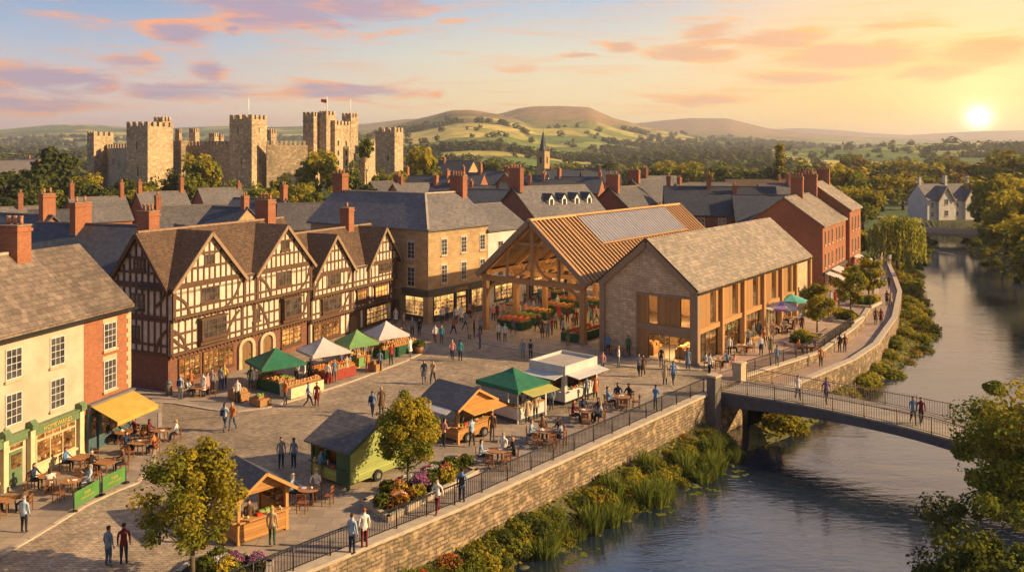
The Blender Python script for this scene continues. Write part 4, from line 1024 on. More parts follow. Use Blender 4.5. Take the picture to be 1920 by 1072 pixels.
    window(n, D, 3.4, .9, 4.4, 1.6, d=.08, nx=4, ny=1, frame='shop_grey', pane='glass_lit', sill='shop_grey', name='display_window', bar=.16)
    # low shop row seen through the hall
    D2 = Fr(*F.p(17.7, 0)[:2], 36.6)
    n = simple_house('shop_row', 'low grey fronted shop seen through the open market hall', 'shop building', D2, 17, 8, 4.6, 7.0, 'sandstone', 'slate', ())
    mb = MB(); mb.box(D2, .1, 16.9, .02, .3, 2.7, 3.3); mb.build('fascia', 'shop_grey', n)
    for s in (2.5, 6.5, 10.5, 14.5): window(n, D2, s, .7, 2.8, 1.8, d=.08, nx=3, ny=1, frame='shop_grey', pane='glass_lit' if s < 10 else 'glass_warm', sill='shop_grey', name='display_window', bar=.1)
    for s in (.5, 4.5, 8.5, 12.5, 16.5): mb = MB(); mb.box(D2, s-.2, s+.2, .02, .25, .05, 2.7); mb.build('pilaster', 'shop_grey', n)
corner_shop()

# ---------------------------------------------------------------- open timber market hall
def market_hall():
    P0 = (6.6, 78.5); A = 36.0; Wd, Lh, ze, zr = 11.8, 32.7, 6.0, 11.05
    F = Fr(P0[0], P0[1], A)                    # s along the hall, d outward to the right; hall spans d -Wd..0
    h = empty('market_hall', F.p(15, -Wd/2), 'open sided oak framed market hall with a rafter roof and a long glazed strip', 'market hall')
    k = (zr-ze)/(Wd/2)
    nb = 6; ts = [Lh*i/nb for i in range(nb+1)]
    for i, s in enumerate(ts):
        s_ = min(max(s, .25), Lh-.25)
        for d in (-.22, -Wd+.22):
            mb = MB(); mb.box(F, s_-.25, s_+.25, d-.25, d+.25, .05, ze-.1); mb.box(F, s_-.3, s_+.3, d-.3, d+.3, .05, .35); mb.build('post', 'oak', h)
        # truss: tie beam, king post, queen posts, principals, arched braces
        mb = MB(); zt = ze-1.05
        mb.box(F, s_-.17, s_+.17, -Wd+.4, -.4, zt, zt+.5)
        mb.box(F, s_-.15, s_+.15, -Wd/2-.17, -Wd/2+.17, zt+.5, zr-.25)
        for dd in (-Wd/2-3.0, -Wd/2+3.0): mb.box(F, s_-.12, s_+.12, dd-.12, dd+.12, zt+.5, ze+(Wd/2-3.0)*k-.1)
        zc = zr-2.2; mb.box(F, s_-.1, s_+.1, -Wd/2-2.35, -Wd/2+2.35, zc-.12, zc+.12)
        for sg in (-1, 1):
            mb.beam(F.p(s_, -Wd/2+sg*(Wd/2+.35), ze-.25-.35*k), F.p(s_, -Wd/2, zr-.2), .34, .44)
            N = 6; pr = None
            for q in range(N+1):                 # curved knee braces
                t = q/N; a = t*pi/2
                p = F.p(s_, -Wd/2+sg*(Wd/2-.35-1.9*(1-cos(a))), zt-2.0+2.0*sin(a))
                if pr: mb.beam(pr, p, .2, .22)
                pr = p
            pr = None
            for q in range(N+1):
                t = q/N; a = t*pi/2
                p = F.p(s_, -Wd/2+sg*(2.9*(1-sin(a))+.1), zt+.5+2.9*(1-cos(a)))
                if pr: mb.beam(pr, p, .14, .18)
                pr = p
        mb.build('truss', 'oak', h)
    for d in (-.22, -Wd+.22):
        mb = MB(); mb.box(F, .0, Lh, d-.16, d+.16, ze-.42, ze-.07); mb.build('wall_plate', 'oak', h)
        for i in range(nb):                      # longitudinal braces
            mb = MB()
            for (a, sg) in ((ts[i]+.3, 1), (ts[i+1]-.3, -1)):
                pr = None
                for q in range(6):
                    an = q/5*pi/2; p = F.p(a+sg*1.5*(1-cos(an)), d, ze-2.0+1.6*sin(an))
                    if pr: mb.beam(pr, p, .14, .18)
                    pr = p
            mb.build('brace', 'oak', h)
    # boarding, rafters standing over it, ridge and verge
    for sg in (1, -1):
        de = -Wd/2+sg*(Wd/2+.45); zl = ze-.45*k
        q = [(-.3, de, zl), (Lh+.3, de, zl), (Lh+.3, -Wd/2, zr), (-.3, -Wd/2, zr)]
        mb = MB(); Aa = [F.p(a, b, c-.04) for a, b, c in q]; B = [F.p(a, b, c+.03) for a, b, c in q]
        if sg > 0: Aa, B = Aa[::-1], B[::-1]
        mb.hexa(Aa, B); ro = mb.build('roof', 'deck_boards', h)
        mb = MB(); n = 46
        for i in range(n+1):
            s = -.2+(Lh+.4)*i/n
            if sg > 0 and 8.0 < s < 28.4: mb.beam(F.p(s, -Wd/2+sg*3.35, zr-3.35*k+.12), F.p(s, de, zl+.12), .15, .22)
            else: mb.beam(F.p(s, -Wd/2, zr+.12), F.p(s, de, zl+.12), .15, .22)
        mb.build('rafter', 'oak_light', ro)
    mb = MB(); mb.box(F, -.35, Lh+.35, -Wd/2-.2, -Wd/2+.2, zr+.1, zr+.3); mb.build('ridge_beam', 'oak_light', h)
    for s in (-.35, Lh+.35):
        for sg in (-1, 1): mb = MB(); mb.beam(F.p(s, -Wd/2+sg*(Wd/2+.5), ze-.5*k-.05), F.p(s, -Wd/2, zr+.05), .2, .5); mb.build('bargeboard', 'oak_grey', h)
    mb = MB(); q = [(8.1, -Wd/2+.25, zr-.25*k), (28.3, -Wd/2+.25, zr-.25*k), (28.3, -Wd/2+3.2, zr-3.2*k), (8.1, -Wd/2+3.2, zr-3.2*k)]
    mb.hexa([F.p(a, b, c+.16) for a, b, c in q], [F.p(a, b, c+.24) for a, b, c in q]); sk = mb.build('skylight', 'glass_roof', h)
    mb = MB()
    for i in range(34):
        s = 8.1+20.2*i/33; mb.beam(F.p(s, -Wd/2+.25, zr-.25*k+.27), F.p(s, -Wd/2+3.2, zr-3.2*k+.27), .04, .05)
    mb.beam(F.p(8.0, -Wd/2+3.28, zr-3.28*k+.28), F.p(28.4, -Wd/2+3.28, zr-3.28*k+.28), .16, .14); mb.beam(F.p(8.0, -Wd/2+.15, zr-.15*k+.3), F.p(28.4, -Wd/2+.15, zr-.15*k+.3), .16, .12); mb.build('glazing_bar', 'oak', sk)
    # lit pendant lamps under the ridge
    for i in range(6):
        for dd in (-3.2, 3.2):
            x, y, z = F.p(2.7+i*5.4, -Wd/2+dd, 4.6); mb = MB(); mb.cyl((x, y, z), (x, y, z+.25), .3, .08, 10); mb.cyl((x, y, z+.25), (x, y, 5.0), .015, .015, 4); lp = mb.build('pendant_lamp', 'metal_dark', h)
            mb = MB(); mb.ball((x, y, z-.02), .11); mb.build('bulb', 'ceiling_glow', lp)
            l = bpy.data.lights.new('lamp_glow', 'POINT'); l.energy = 170; l.color = (1, .62, .25); l.shadow_soft_size = .25; lo = bpy.data.objects.new('lamp_glow', l); COL.objects.link(lo); reg(lo, lp); lo.location = Vector((x, y, z-.25))-rootloc(lp)
    return F, Wd, Lh
HALL = market_hall()

# ---------------------------------------------------------------- stone and oak barn
def barn():
    F = Fr(15.3, 70.7, 36.0); Wd, L, ze, zr = 9.1, 30.5, 6.25, 10.1
    GF = Fr(*F.p(0, -Wd)[:2], 126.0)
    h = empty('market_barn', F.p(15, -4.5), 'long stone barn with oak posts, board panels, tall glazing and a stone slate roof', 'barn')
    # shell built open along glazed bays: rear wall, gables, floor, first floor
    mb = MB()
    mb.box(F, 0, L, -Wd, -Wd+.35, -.05, ze)                      # far long wall
    mb.box(GF, 0, 3.7, -.35, 0, -.05, ze)                        # stone part of the front gable
    mb.box(GF, 3.7, Wd-.3, -.35, 0, 5.65, ze)
    q = F.p(.35, 0); p0 = F.p(0, 0); dv = (q[0]-p0[0], q[1]-p0[1], 0)
    mb.prism([F.p(0, 0, ze), F.p(0, -Wd, ze), F.p(0, -Wd/2, zr)], dv)
    mb.prism([F.p(L-.35, 0, -.05), F.p(L-.35, 0, ze), F.p(L-.35, -Wd/2, zr), F.p(L-.35, -Wd, ze), F.p(L-.35, -Wd, -.05)], dv)
    mb.box(F, 25.3, L-.35, -.35, 0, -.05, ze-.1)
    mb.build('wall', 'rubble', h)
    mb = MB(); roof_slab(mb, F, 0, L, Wd, ze, zr, .16, .25, g=.3); mb.build('roof', 'stone_slate', h)
    mb = MB(); mb.box(F, -.3, L+.3, .24, .38, ze-.33, ze-.2)
    for sg in (-1, 1): mb.beam(F.p(-.34, -Wd/2+sg*(Wd/2+.3), ze-.05), F.p(-.34, -Wd/2, zr+.24), .06, .1)
    mb.build('gutter', 'metal_dark', h)
    mb = MB()
    for sg in (-1, 1): mb.beam(F.p(-.12, -Wd/2+sg*(Wd/2-.05), ze-.22), F.p(-.12, -Wd/2, zr-.22), .4, .5)
    mb.box(GF, 0-.02, .48, -.02, .28, .0, ze-.25); mb.box(GF, Wd-.5, Wd+.2, -.3, .25, .0, ze-.05)
    mb.box(GF, 3.7, Wd-.5, -.25, .12, 2.55, 3.0); mb.box(GF, 3.5, 3.7, -.3, .08, .0, 5.65); mb.box(GF, 3.7, Wd-.5, -.3, .08, 5.45, 5.65)
    mb.build('oak_frame', 'oak_grey', h)
    # gable board panels and glazing
    mb = MB(); mb.box(GF, 3.7, 4.6, -.2, .0, .02, 2.55); mb.build('board_panel', 'oak_boards', h)
    for a_, b_ in ((3.7, 4.65), (5.52, 7.62)): mb = MB(); mb.box(GF, a_, b_, -.2, .0, 3.0, 5.45); mb.build('board_panel', 'oak_boards', h)
    for (s, w_, z, hh, nx) in ((5.08, .8, 3.04, 2.37, 1), (8.1, .9, 3.04, 2.37, 1)): window(h, GF, s, z, w_, hh, d=-.12, nx=nx, ny=1, frame='metal_dark', pane='clear_glass', sill=None, fr=.03)
    window(h, GF, 6.6, .05, 3.85, 2.1, d=-.12, nx=4, ny=1, frame='metal_dark', pane='clear_glass', sill=None, name='glass_door', fr=.05, bar=.05)
    mb = MB(); mb.box(GF, 4.6, 8.6, -.3, .06, 2.2, 2.548); mb.build('door_header', 'oak_grey', h)
    # long side: posts, first floor boards, ground floor glazing
    posts = [0.0, 5.0, 10.2, 15.4, 20.6, 25.3, 30.2]
    for s in posts[1:]:
        mb = MB(); mb.box(F, s-.22, s+.22, -.35, .32, .0, ze-.12); mb.build('post', 'oak', h)
    mb = MB(); mb.box(F, .3, L, -.3, .22, ze-.42, ze-.1); mb.build('wall_plate', 'oak', h)
    for i in range(5):
        a, b = posts[i]+(.5 if i == 0 else .22), posts[i+1]-.22; w_ = b-a
        mb = MB(); mb.box(F, a, b, -.3, .12, 2.55, 2.98); mb.build('rail', 'oak', h)
        mb = MB(); mb.box(F, a, a+w_*.55, -.2, -.02, 2.98, ze-.42); mb.box(F, b-w_*.16, b, -.2, -.02, 2.98, ze-.42); mb.build('board_panel', 'oak_boards', h)
        window(h, F, a+w_*.695, 3.0, w_*.25, ze-.42-3.04, d=-.15, nx=1, ny=1, frame='oak', pane='clear_glass', sill=None, fr=.04)
        window(h, F, (a+b)/2, .06, w_-.12, 2.42, d=-.22, nx=5, ny=1, frame='metal_dark', pane='clear_glass', sill=None, name='glazed_screen', fr=.05, bar=.06)
    mb = MB(); mb.box(F, .4, L-.4, -Wd+.36, -.4, 2.7, 2.9); mb.build('upper_floor', 'oak_grey', h)
    window(h, F, 26.6, 2.6, .5, .6, d=0, nx=1, ny=1, frame='stone_trim', pane='glass_dark', sill=None); window(h, F, 26.4, 1.0, .5, .7, d=0, nx=1, ny=1, frame='stone_trim', pane='glass_dark', sill=None)
    mb = MB(); mb.box(F, .4, L-.4, -Wd+.36, -Wd+.5, .0, ze-.3); mb.box(F, .4, L-.4, -Wd+.5, -.4, .03, .085); mb.build('lining', 'deck_grey', h)
    for z0_, z1_ in ((.1, 2.65), (2.92, 5.6)):
        mb = MB(); mb.box(F, 5.6, 5.75, -Wd+.55, -1.6, z0_, z1_); mb.box(F, .5, L-.5, -Wd+.51, -Wd+.6, z0_, z1_); mb.build('display_shelf', 'glowing_shelves', h)
    for i in range(6):
        for z, e in ((2.3, 70), (5.3, 55)):
            x, y, _ = F.p(1.9+i*4.6, -2.6, 0); m_ = MB(); m_.cyl((x, y, z), (x, y, z+.2), .2, .06, 10); m_.cyl((x, y, z+.2), (x, y, z+.4), .012, .012, 4); lp = m_.build('pendant_lamp', 'metal_dark', h)
            m_ = MB(); m_.ball((x, y, z-.02), .08); m_.build('bulb', 'ceiling_glow', lp)
            l = bpy.data.lights.new('lamp_glow', 'POINT'); l.energy = e*8; l.color = (1, .64, .28); l.shadow_soft_size = .2; lo = bpy.data.objects.new('lamp_glow', l); COL.objects.link(lo); reg(lo, lp); lo.location = Vector((x, y, z-.2))-rootloc(lp)
    return F
BARN = barn()

# ---------------------------------------------------------------- brick range behind the barn
def brick_range():
    F = Fr(39.5, 108.5, 31.4)
    h = simple_house('brick_warehouse', 'tall red brick range with slim dark windows rising behind the barn', 'house', F, 15.6, 9.6, 8.4, 11.8, 'brick_red', 'stone_slate', [(7.2, 0, 2.6, 1.6), (15.0, 0, 2.8, 2.0)], (), pots=4)
    for s in (1.5, 3.7, 6.0, 8.9, 11.0, 13.2):
        for z in (5.9, 3.0): window(h, F, s, z, .55, 1.75, nx=1, ny=1, frame='stone_trim', pane='glass_dark', sill='stone_trim', fr=.05)
    mb = MB(); mb.box(F, .1, 15.4, .02, .3, 2.1, 2.5); mb.build('fascia', 'shop_grey', h)
    for s in (2.2, 6.0, 9.8, 13.4): window(h, F, s, .5, 2.6, 1.45, d=.05, nx=3, ny=1, frame='shop_grey', pane='glass_shop', sill='shop_grey', name='display_window')
    F2 = Fr(*F.p(15.9, .5)[:2], 31.4)
    h2 = simple_house('brick_house', 'tall end house of the brick row with a steep side gable and paired chimneys', 'house', F2, 9, 10.5, 9.6, 13.3, 'brick_red', 'stone_slate', [(.9, -1, 1.6, 2.2), (8.2, 0, 1.9, 1.8)], (), pots=5)
    for s in (2, 4.5, 7):
        for z in (6.6, 3.4): window(h2, F2, s, z, .6, 1.9, nx=1, ny=1, frame='stone_trim', pane='glass_dark', fr=.05)
    # shop awnings along the row
    for i, (s, w_, z, col, lb) in enumerate([(1.8, 2.6, 2.3, 'canvas_white', 'small grey white awning over the first shop of the brick row'), (6.2, 4.6, 2.5, 'canvas_white', 'wide cream awning reaching out over the brick row shops'), (18.5, 4, 2.9, 'canvas_white', 'pale awning on the end house of the brick row')]):
        a = empty('awning', F.p(s, .3, z), lb, 'awning', 'awnings along the brick row'); dd = .9 if s > 16 else .3
        P = [F.p(s-w_/2, dd, z), F.p(s+w_/2, dd, z), F.p(s+w_/2, dd+1.9, z-.6), F.p(s-w_/2, dd+1.9, z-.6)]; mb = MB()
        mb.hexa([P[3], P[2], P[1], P[0]], [tuple(np.array(q)+(0, 0, .04)) for q in (P[3], P[2], P[1], P[0])]); mb.box(F, s-w_/2, s+w_/2, dd+1.9, dd+1.93, z-.82, z-.57); mb.build('canvas', col, a)
        mb = MB()
        for e in (s-w_/2+.1, s+w_/2-.1): mb.beam(F.p(e, dd, z-.9), F.p(e, dd+1.85, z-.66), .04, .04)
        mb.build('frame', 'metal_dark', a)
brick_range()
# ---------------------------------------------------------------- railings and footbridge
def railing(name, label, L, zf, h=1.0, post=2.1, sp=.14, group=None, mat='metal_dark', cat='railing'):
    a0 = L[0]; r = empty(name, (a0[0], a0[1], zf(0)), label, cat, group); acc = 0.0
    for i, (a, b) in enumerate(zip(L, L[1:])):
        Lg = math.hypot(b[0]-a[0], b[1]-a[1]); n = max(1, round(Lg/post)); 
        P = lambda t: (a[0]+(b[0]-a[0])*t, a[1]+(b[1]-a[1])*t, zf(acc+Lg*t))
        for k in range(n+(1 if i == len(L)-2 else 0)):
            x, y, z = P(k/n); m = MB(); m.cyl((x, y, z-.05), (x, y, z+h+.04), .04, .04, 6); m.build('post', mat, r)
        for k in range(n):
            p, q = P(k/n), P((k+1)/n); m = MB(); m.beam((p[0], p[1], p[2]+.12), (q[0], q[1], q[2]+.12), .03, .04)
            c = int(Lg/n/sp)
            for j in range(1, c):
                t = (k+j/c)/n; x, y, z = P(t); m.b(x-.011, x+.011, y-.011, y+.011, z+.12, z+h-.02)
            m.build('panel', mat, r)
        m = MB(); p, q = P(0), P(1); m.beam((p[0], p[1], p[2]+h), (q[0], q[1], q[2]+h), .06, .05)
        m.build('handrail', mat, r); acc += Lg
    return r
QR = [(x-.25, y+.3) for x, y in [(-19, 24.3)]+QUAY[1:]]
railing('railing', 'dark iron railing along the quay wall beside the cafe tables', QR, lambda s: .12, post=2.0)
TR = [(x-.2, y+.2) for x, y in TERR[:5]]
railing('railing', 'iron railing on the terrace wall beyond the footbridge', TR, lambda s: .12, post=2.2)
BA = math.degrees(atan2(.74, -.67)); BF = Fr(15.4, 62.9, BA)
bz = lambda s: .06+.25*sin(min(1, s/16)*pi)*1.0-(.0045*max(0, s-12)**2)
def footbridge():
    b = empty('footbridge', BF.p(14, -2), 'slender steel footbridge with slatted railings crossing the river from the square', 'bridge')
    N = 28; L = 29.0
    m = MB(); g = MB()
    for i in range(N):
        s0, s1 = L*i/N, L*(i+1)/N
        def hx(mb, d0, d1, f0, f1):
            B = [BF.p(s0, d0, f0(s0)), BF.p(s0, d1, f0(s0)), BF.p(s1, d1, f0(s1)), BF.p(s1, d0, f0(s1))]
            T = [BF.p(s0, d0, f1(s0)), BF.p(s0, d1, f1(s0)), BF.p(s1, d1, f1(s1)), BF.p(s1, d0, f1(s1))]
            mb.hexa(B, T)
        hx(m, -3.95, -.05, lambda s: bz(s)-.12, lambda s: bz(s))
        dep = lambda s: .5+.5*(abs(s-13)/13)**1.6
        for d0, d1 in ((-.18, .1), (-4.1, -3.82)): hx(g, d0, d1, lambda s: bz(s)-.12-dep(s), lambda s: bz(s)-.10)
        for d0, d1 in ((.1, .16), (-4.16, -4.1)): hx(g, d0, d1, lambda s: bz(s)-.32, lambda s: bz(s)-.03)
        if i % 2 == 0: hx(g, -3.82, -.18, lambda s: bz(s)-.6, lambda s: bz(s)-.2)
    m.build('deck', 'deck_grey', b); g.build('girder', 'girder', b)
    q = MB(); q.box(BF, -1.6, .0, -4.3, .25, WZ-.6, -.15); q.build('abutment', 'quay_stone', b); q = MB(); q.box(BF, 28.4, 31, -4.6, .5, WZ-.8, -1.2); q.build('abutment', 'quay_stone', b)
    for d in (.02, -3.98):
        L_ = [BF.p(s, d)[:2] for s in (0.05, 14.5, 28.9)]
        rl = railing('footbridge_railing', 'x', L_, bz, 1.05, 2.05, .15, mat='oak_grey')
        # railings belong to the bridge: hand their pieces over
        for c in KIDS.pop(rl.name, []):
            c.parent = b; KIDS.setdefault(b.name, []).append(c); c.location = Vector(c.location)+Vector(rl.location)-Vector(b.location)
            if c.name.startswith('panel'): c.name = 'railing_panel'
            if c.name.startswith('post'): c.name = 'railing_post'
        bpy.data.objects.remove(rl)
footbridge()
for (px, py, hh, lb) in ((1337, 741, 1.5, 'squat stone pier at the quay end of the railing, before the footbridge'), (1385, 711, 1.35, 'squat stone pier between the footbridge and the terrace railing')):
    x, y = G(px, py); f = Fr(x, y, 42); p = empty('gate_pier', (x, y, 0), lb, 'pier', 'stone piers at the footbridge')
    m = MB(); m.box(f, -.3, .55, -.35, .35, -3.4, hh-.15); m.build('shaft', 'kerb_dark' if px < 1350 else 'stone_trim', p); m = MB(); m.box(f, -.36, .61, -.41, .41, hh-.147, hh); m.build('cap', 'stone_trim', p)

# ---------------------------------------------------------------- castle
def castle():
    h = empty('castle', (-75, 268, 6), 'medieval stone castle with square battlemented towers and a tall keep on its wooded mound', 'castle')
    A = 20.0; ZB = 3.0
    def merlons(mb, F, s0, s1, d0, d1, z, n, mw=.55):
        st = (s1-s0)/n
        for i in range(n): mb.box(F, s0+i*st+st*.0, s0+i*st+st*mw, d0, d1, z, z+1.35)
    def ring(mb, F, wl, wr, z, ns=None):
        nr, nl = max(3, round(wr/2.0)), max(3, round(wl/2.0)); a, b = wr, wl
        for i in range(nr):
            s = a*(i+.0)/(nr-.45); e = min(s+a/(nr-.45)*.55, a)
            for d0, d1 in ((-.6, 0), (-b, -b+.6)): mb.box(F, s, e, d0, d1, z, z+1.4)
        for i in range(nl):
            s = -b+b*(i)/(nl-.45); e = min(s+b/(nl-.45)*.55, 0)
            if i == 0: s += .6
            for p in ((0, .6), (a-.6, a)):
                e2 = min(e, -.6)
                if e2 > s: mb.box(F, p[0], p[1], s, e2, z, z+1.4)
    def tower(px, ytop, Y, wl, wr, slits=(), zb=ZB):
        F = Fr(GX(px, Y), Y, A); z = ZY(ytop, Y)-1.4
        m = MB(); m.box(F, 0, wr, -wl, 0, zb, z); m.box(F, -.12, wr+.12, -wl-.12, .12, z-1.6, z-1.3); t = m.build('tower', 'castle_stone', h)
        m = MB(); m.box(F, .6, wr-.6, -wl+.6, -.6, z+.003, z+.15); ring(m, F, wl, wr, z+.002); m.build('battlement', 'castle_stone', t)
        GF = Fr(*F.p(0, -wl)[:2], A+90)
        for (face, s, zz, w_, hh) in slits:
            f = F if face == 'r' else GF; m = MB(); m.box(f, s-w_/2-.16, s+w_/2+.16, -.05, .05, zz-.16, zz+hh+.16); wn_ = m.build('window', 'stone_trim', t)
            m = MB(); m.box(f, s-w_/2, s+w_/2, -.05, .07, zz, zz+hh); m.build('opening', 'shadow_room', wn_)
        return F, z
    def wall(px0, Y0, px1, Y1, ytop, n, zb=ZB, batt=True, th=2.0):
        x0, x1 = GX(px0, Y0), GX(px1, Y1); F = Fr(x0, Y0, math.degrees(atan2(x1-x0, Y1-Y0))); L = math.hypot(x1-x0, Y1-Y0); z = ZY(ytop, (Y0+Y1)/2)-1.2
        m = MB(); m.box(F, 0, L, -th, 0, zb, z); o = m.build('curtain_wall', 'castle_stone', h)
        if batt: m = MB(); merlons(m, F, 0, L, -.6, 0, z+.002, n); m.build('battlement', 'castle_stone', o)
    tower(472, 215, 260, 8.2, 7.6, [('l', 3.2, 24, .35, 2.2), ('r', 3.6, 24.2, .35, 1.8), ('l', 4.4, 14.5, .35, 2.2), ('r', 3.8, 14.5, .35, 1.8)])
    tower(277, 228, 252, 8.0, 10.5, [('l', 4, 19, .4, 2.4), ('l', 4.4, 11, .4, 3.2)])
    tower(305, 219, 262, 3.4, 3.6, zb=20)
    tower(336, 242, 268, 1.6, 1.2, zb=16)
    tower(176, 247, 292, 3.0, 8.5)
    tower(366, 240, 290, 2.6, 2.0, zb=12); tower(402, 249, 292, 2.4, 2.2, zb=12); tower(414, 251, 294, 1.8, 1.6, zb=12); tower(508, 242, 290, 3.0, 3.2, zb=12)
    tower(628, 226, 272, 10.0, 11.5, [('r', 2.0, 20.4, .9, 1.6), ('r', 6.8, 20.4, .9, 1.6), ('r', 2.0, 17.2, .9, 1.6), ('r', 6.8, 17.2, .9, 1.6), ('r', 2.0, 14, .9, 1.6), ('r', 6.8, 14, .9, 1.6)])
    tower(588, 210, 268.5, 3.9, 3.4); tower(612, 208, 270, 2.6, 5.4, zb=18); tower(658, 212, 281, 3.4, 4.6, zb=18)
    tower(740, 239, 258, 5.4, 5.6, [('l', 3.2, 15.6, .5, 1.6)]); tower(715, 245, 275, 2.2, 3, zb=12)
    for px_, zz, Y_ in ((345, 17, 271), (385, 16, 269), (690, 15, 283), (222, 14, 281)):
        x_ = GX(px_, Y_); f = Fr(x_, Y_-3.5, 60); m_ = MB(); m_.box(f, -.3, .3, -3, .0, zz, zz+2.2); m_.build('buttress', 'castle_stone', h)
    wall(190, 305, 250, 262, 271, 12); wall(310, 300, 340, 262, 258, 4, batt=False); wall(300, 278, 440, 266, 266, 22); wall(500, 262, 577, 266.5, 265, 9); wall(684, 283, 735, 298, 267, 9)
    for px, y0, y1, Y in ((466, 218, 184, 263), (613, 210, 181, 272), (657, 214, 186, 284)):
        x = GX(px, Y); m = MB(); m.cyl((x, Y, ZY(y0, Y)-1.5), (x, Y, ZY(y1, Y)), .17, .1, 6); fp = m.build('flagpole', 'white_paint', h)
        if px == 613:
            m = MB(); z = ZY(184, Y); x2 = x-1.9
            m.hexa([(x2, Y-.02, z-1.3), (x-.1, Y-.02, z-1.7), (x-.1, Y+.02, z-1.7), (x2, Y+.02, z-1.3)], [(x2, Y-.02, z-.3), (x-.1, Y-.02, z-.5), (x-.1, Y+.02, z-.5), (x2, Y+.02, z-.3)]); m.build('flag', 'red_paint', fp)
castle()
def mound():
    m = MB(); n = 46; cx, cy = -78, 272
    for i in range(n+1):
        for j in range(n+1):
            x, y = cx-120+240*i/n, cy-95+190*j/n; r = math.hypot((x-cx)/1.35, y-cy)
            t = min(1, max(0, (88-r)/52)); z = 7.4*t*t*(3-2*t)+.35*sin(x*.3)*cos(y*.23)*t-.03
            m.v.append((x, y, z))
    for i in range(n):
        for j in range(n): a = i*(n+1)+j; m.f.append((a, a+n+1, a+n+2, a+1)); m.mi.append(0); m.sm.append(True)
    tag(m.build('castle_mound', 'grass', recalc=False), kind='structure')
mound()

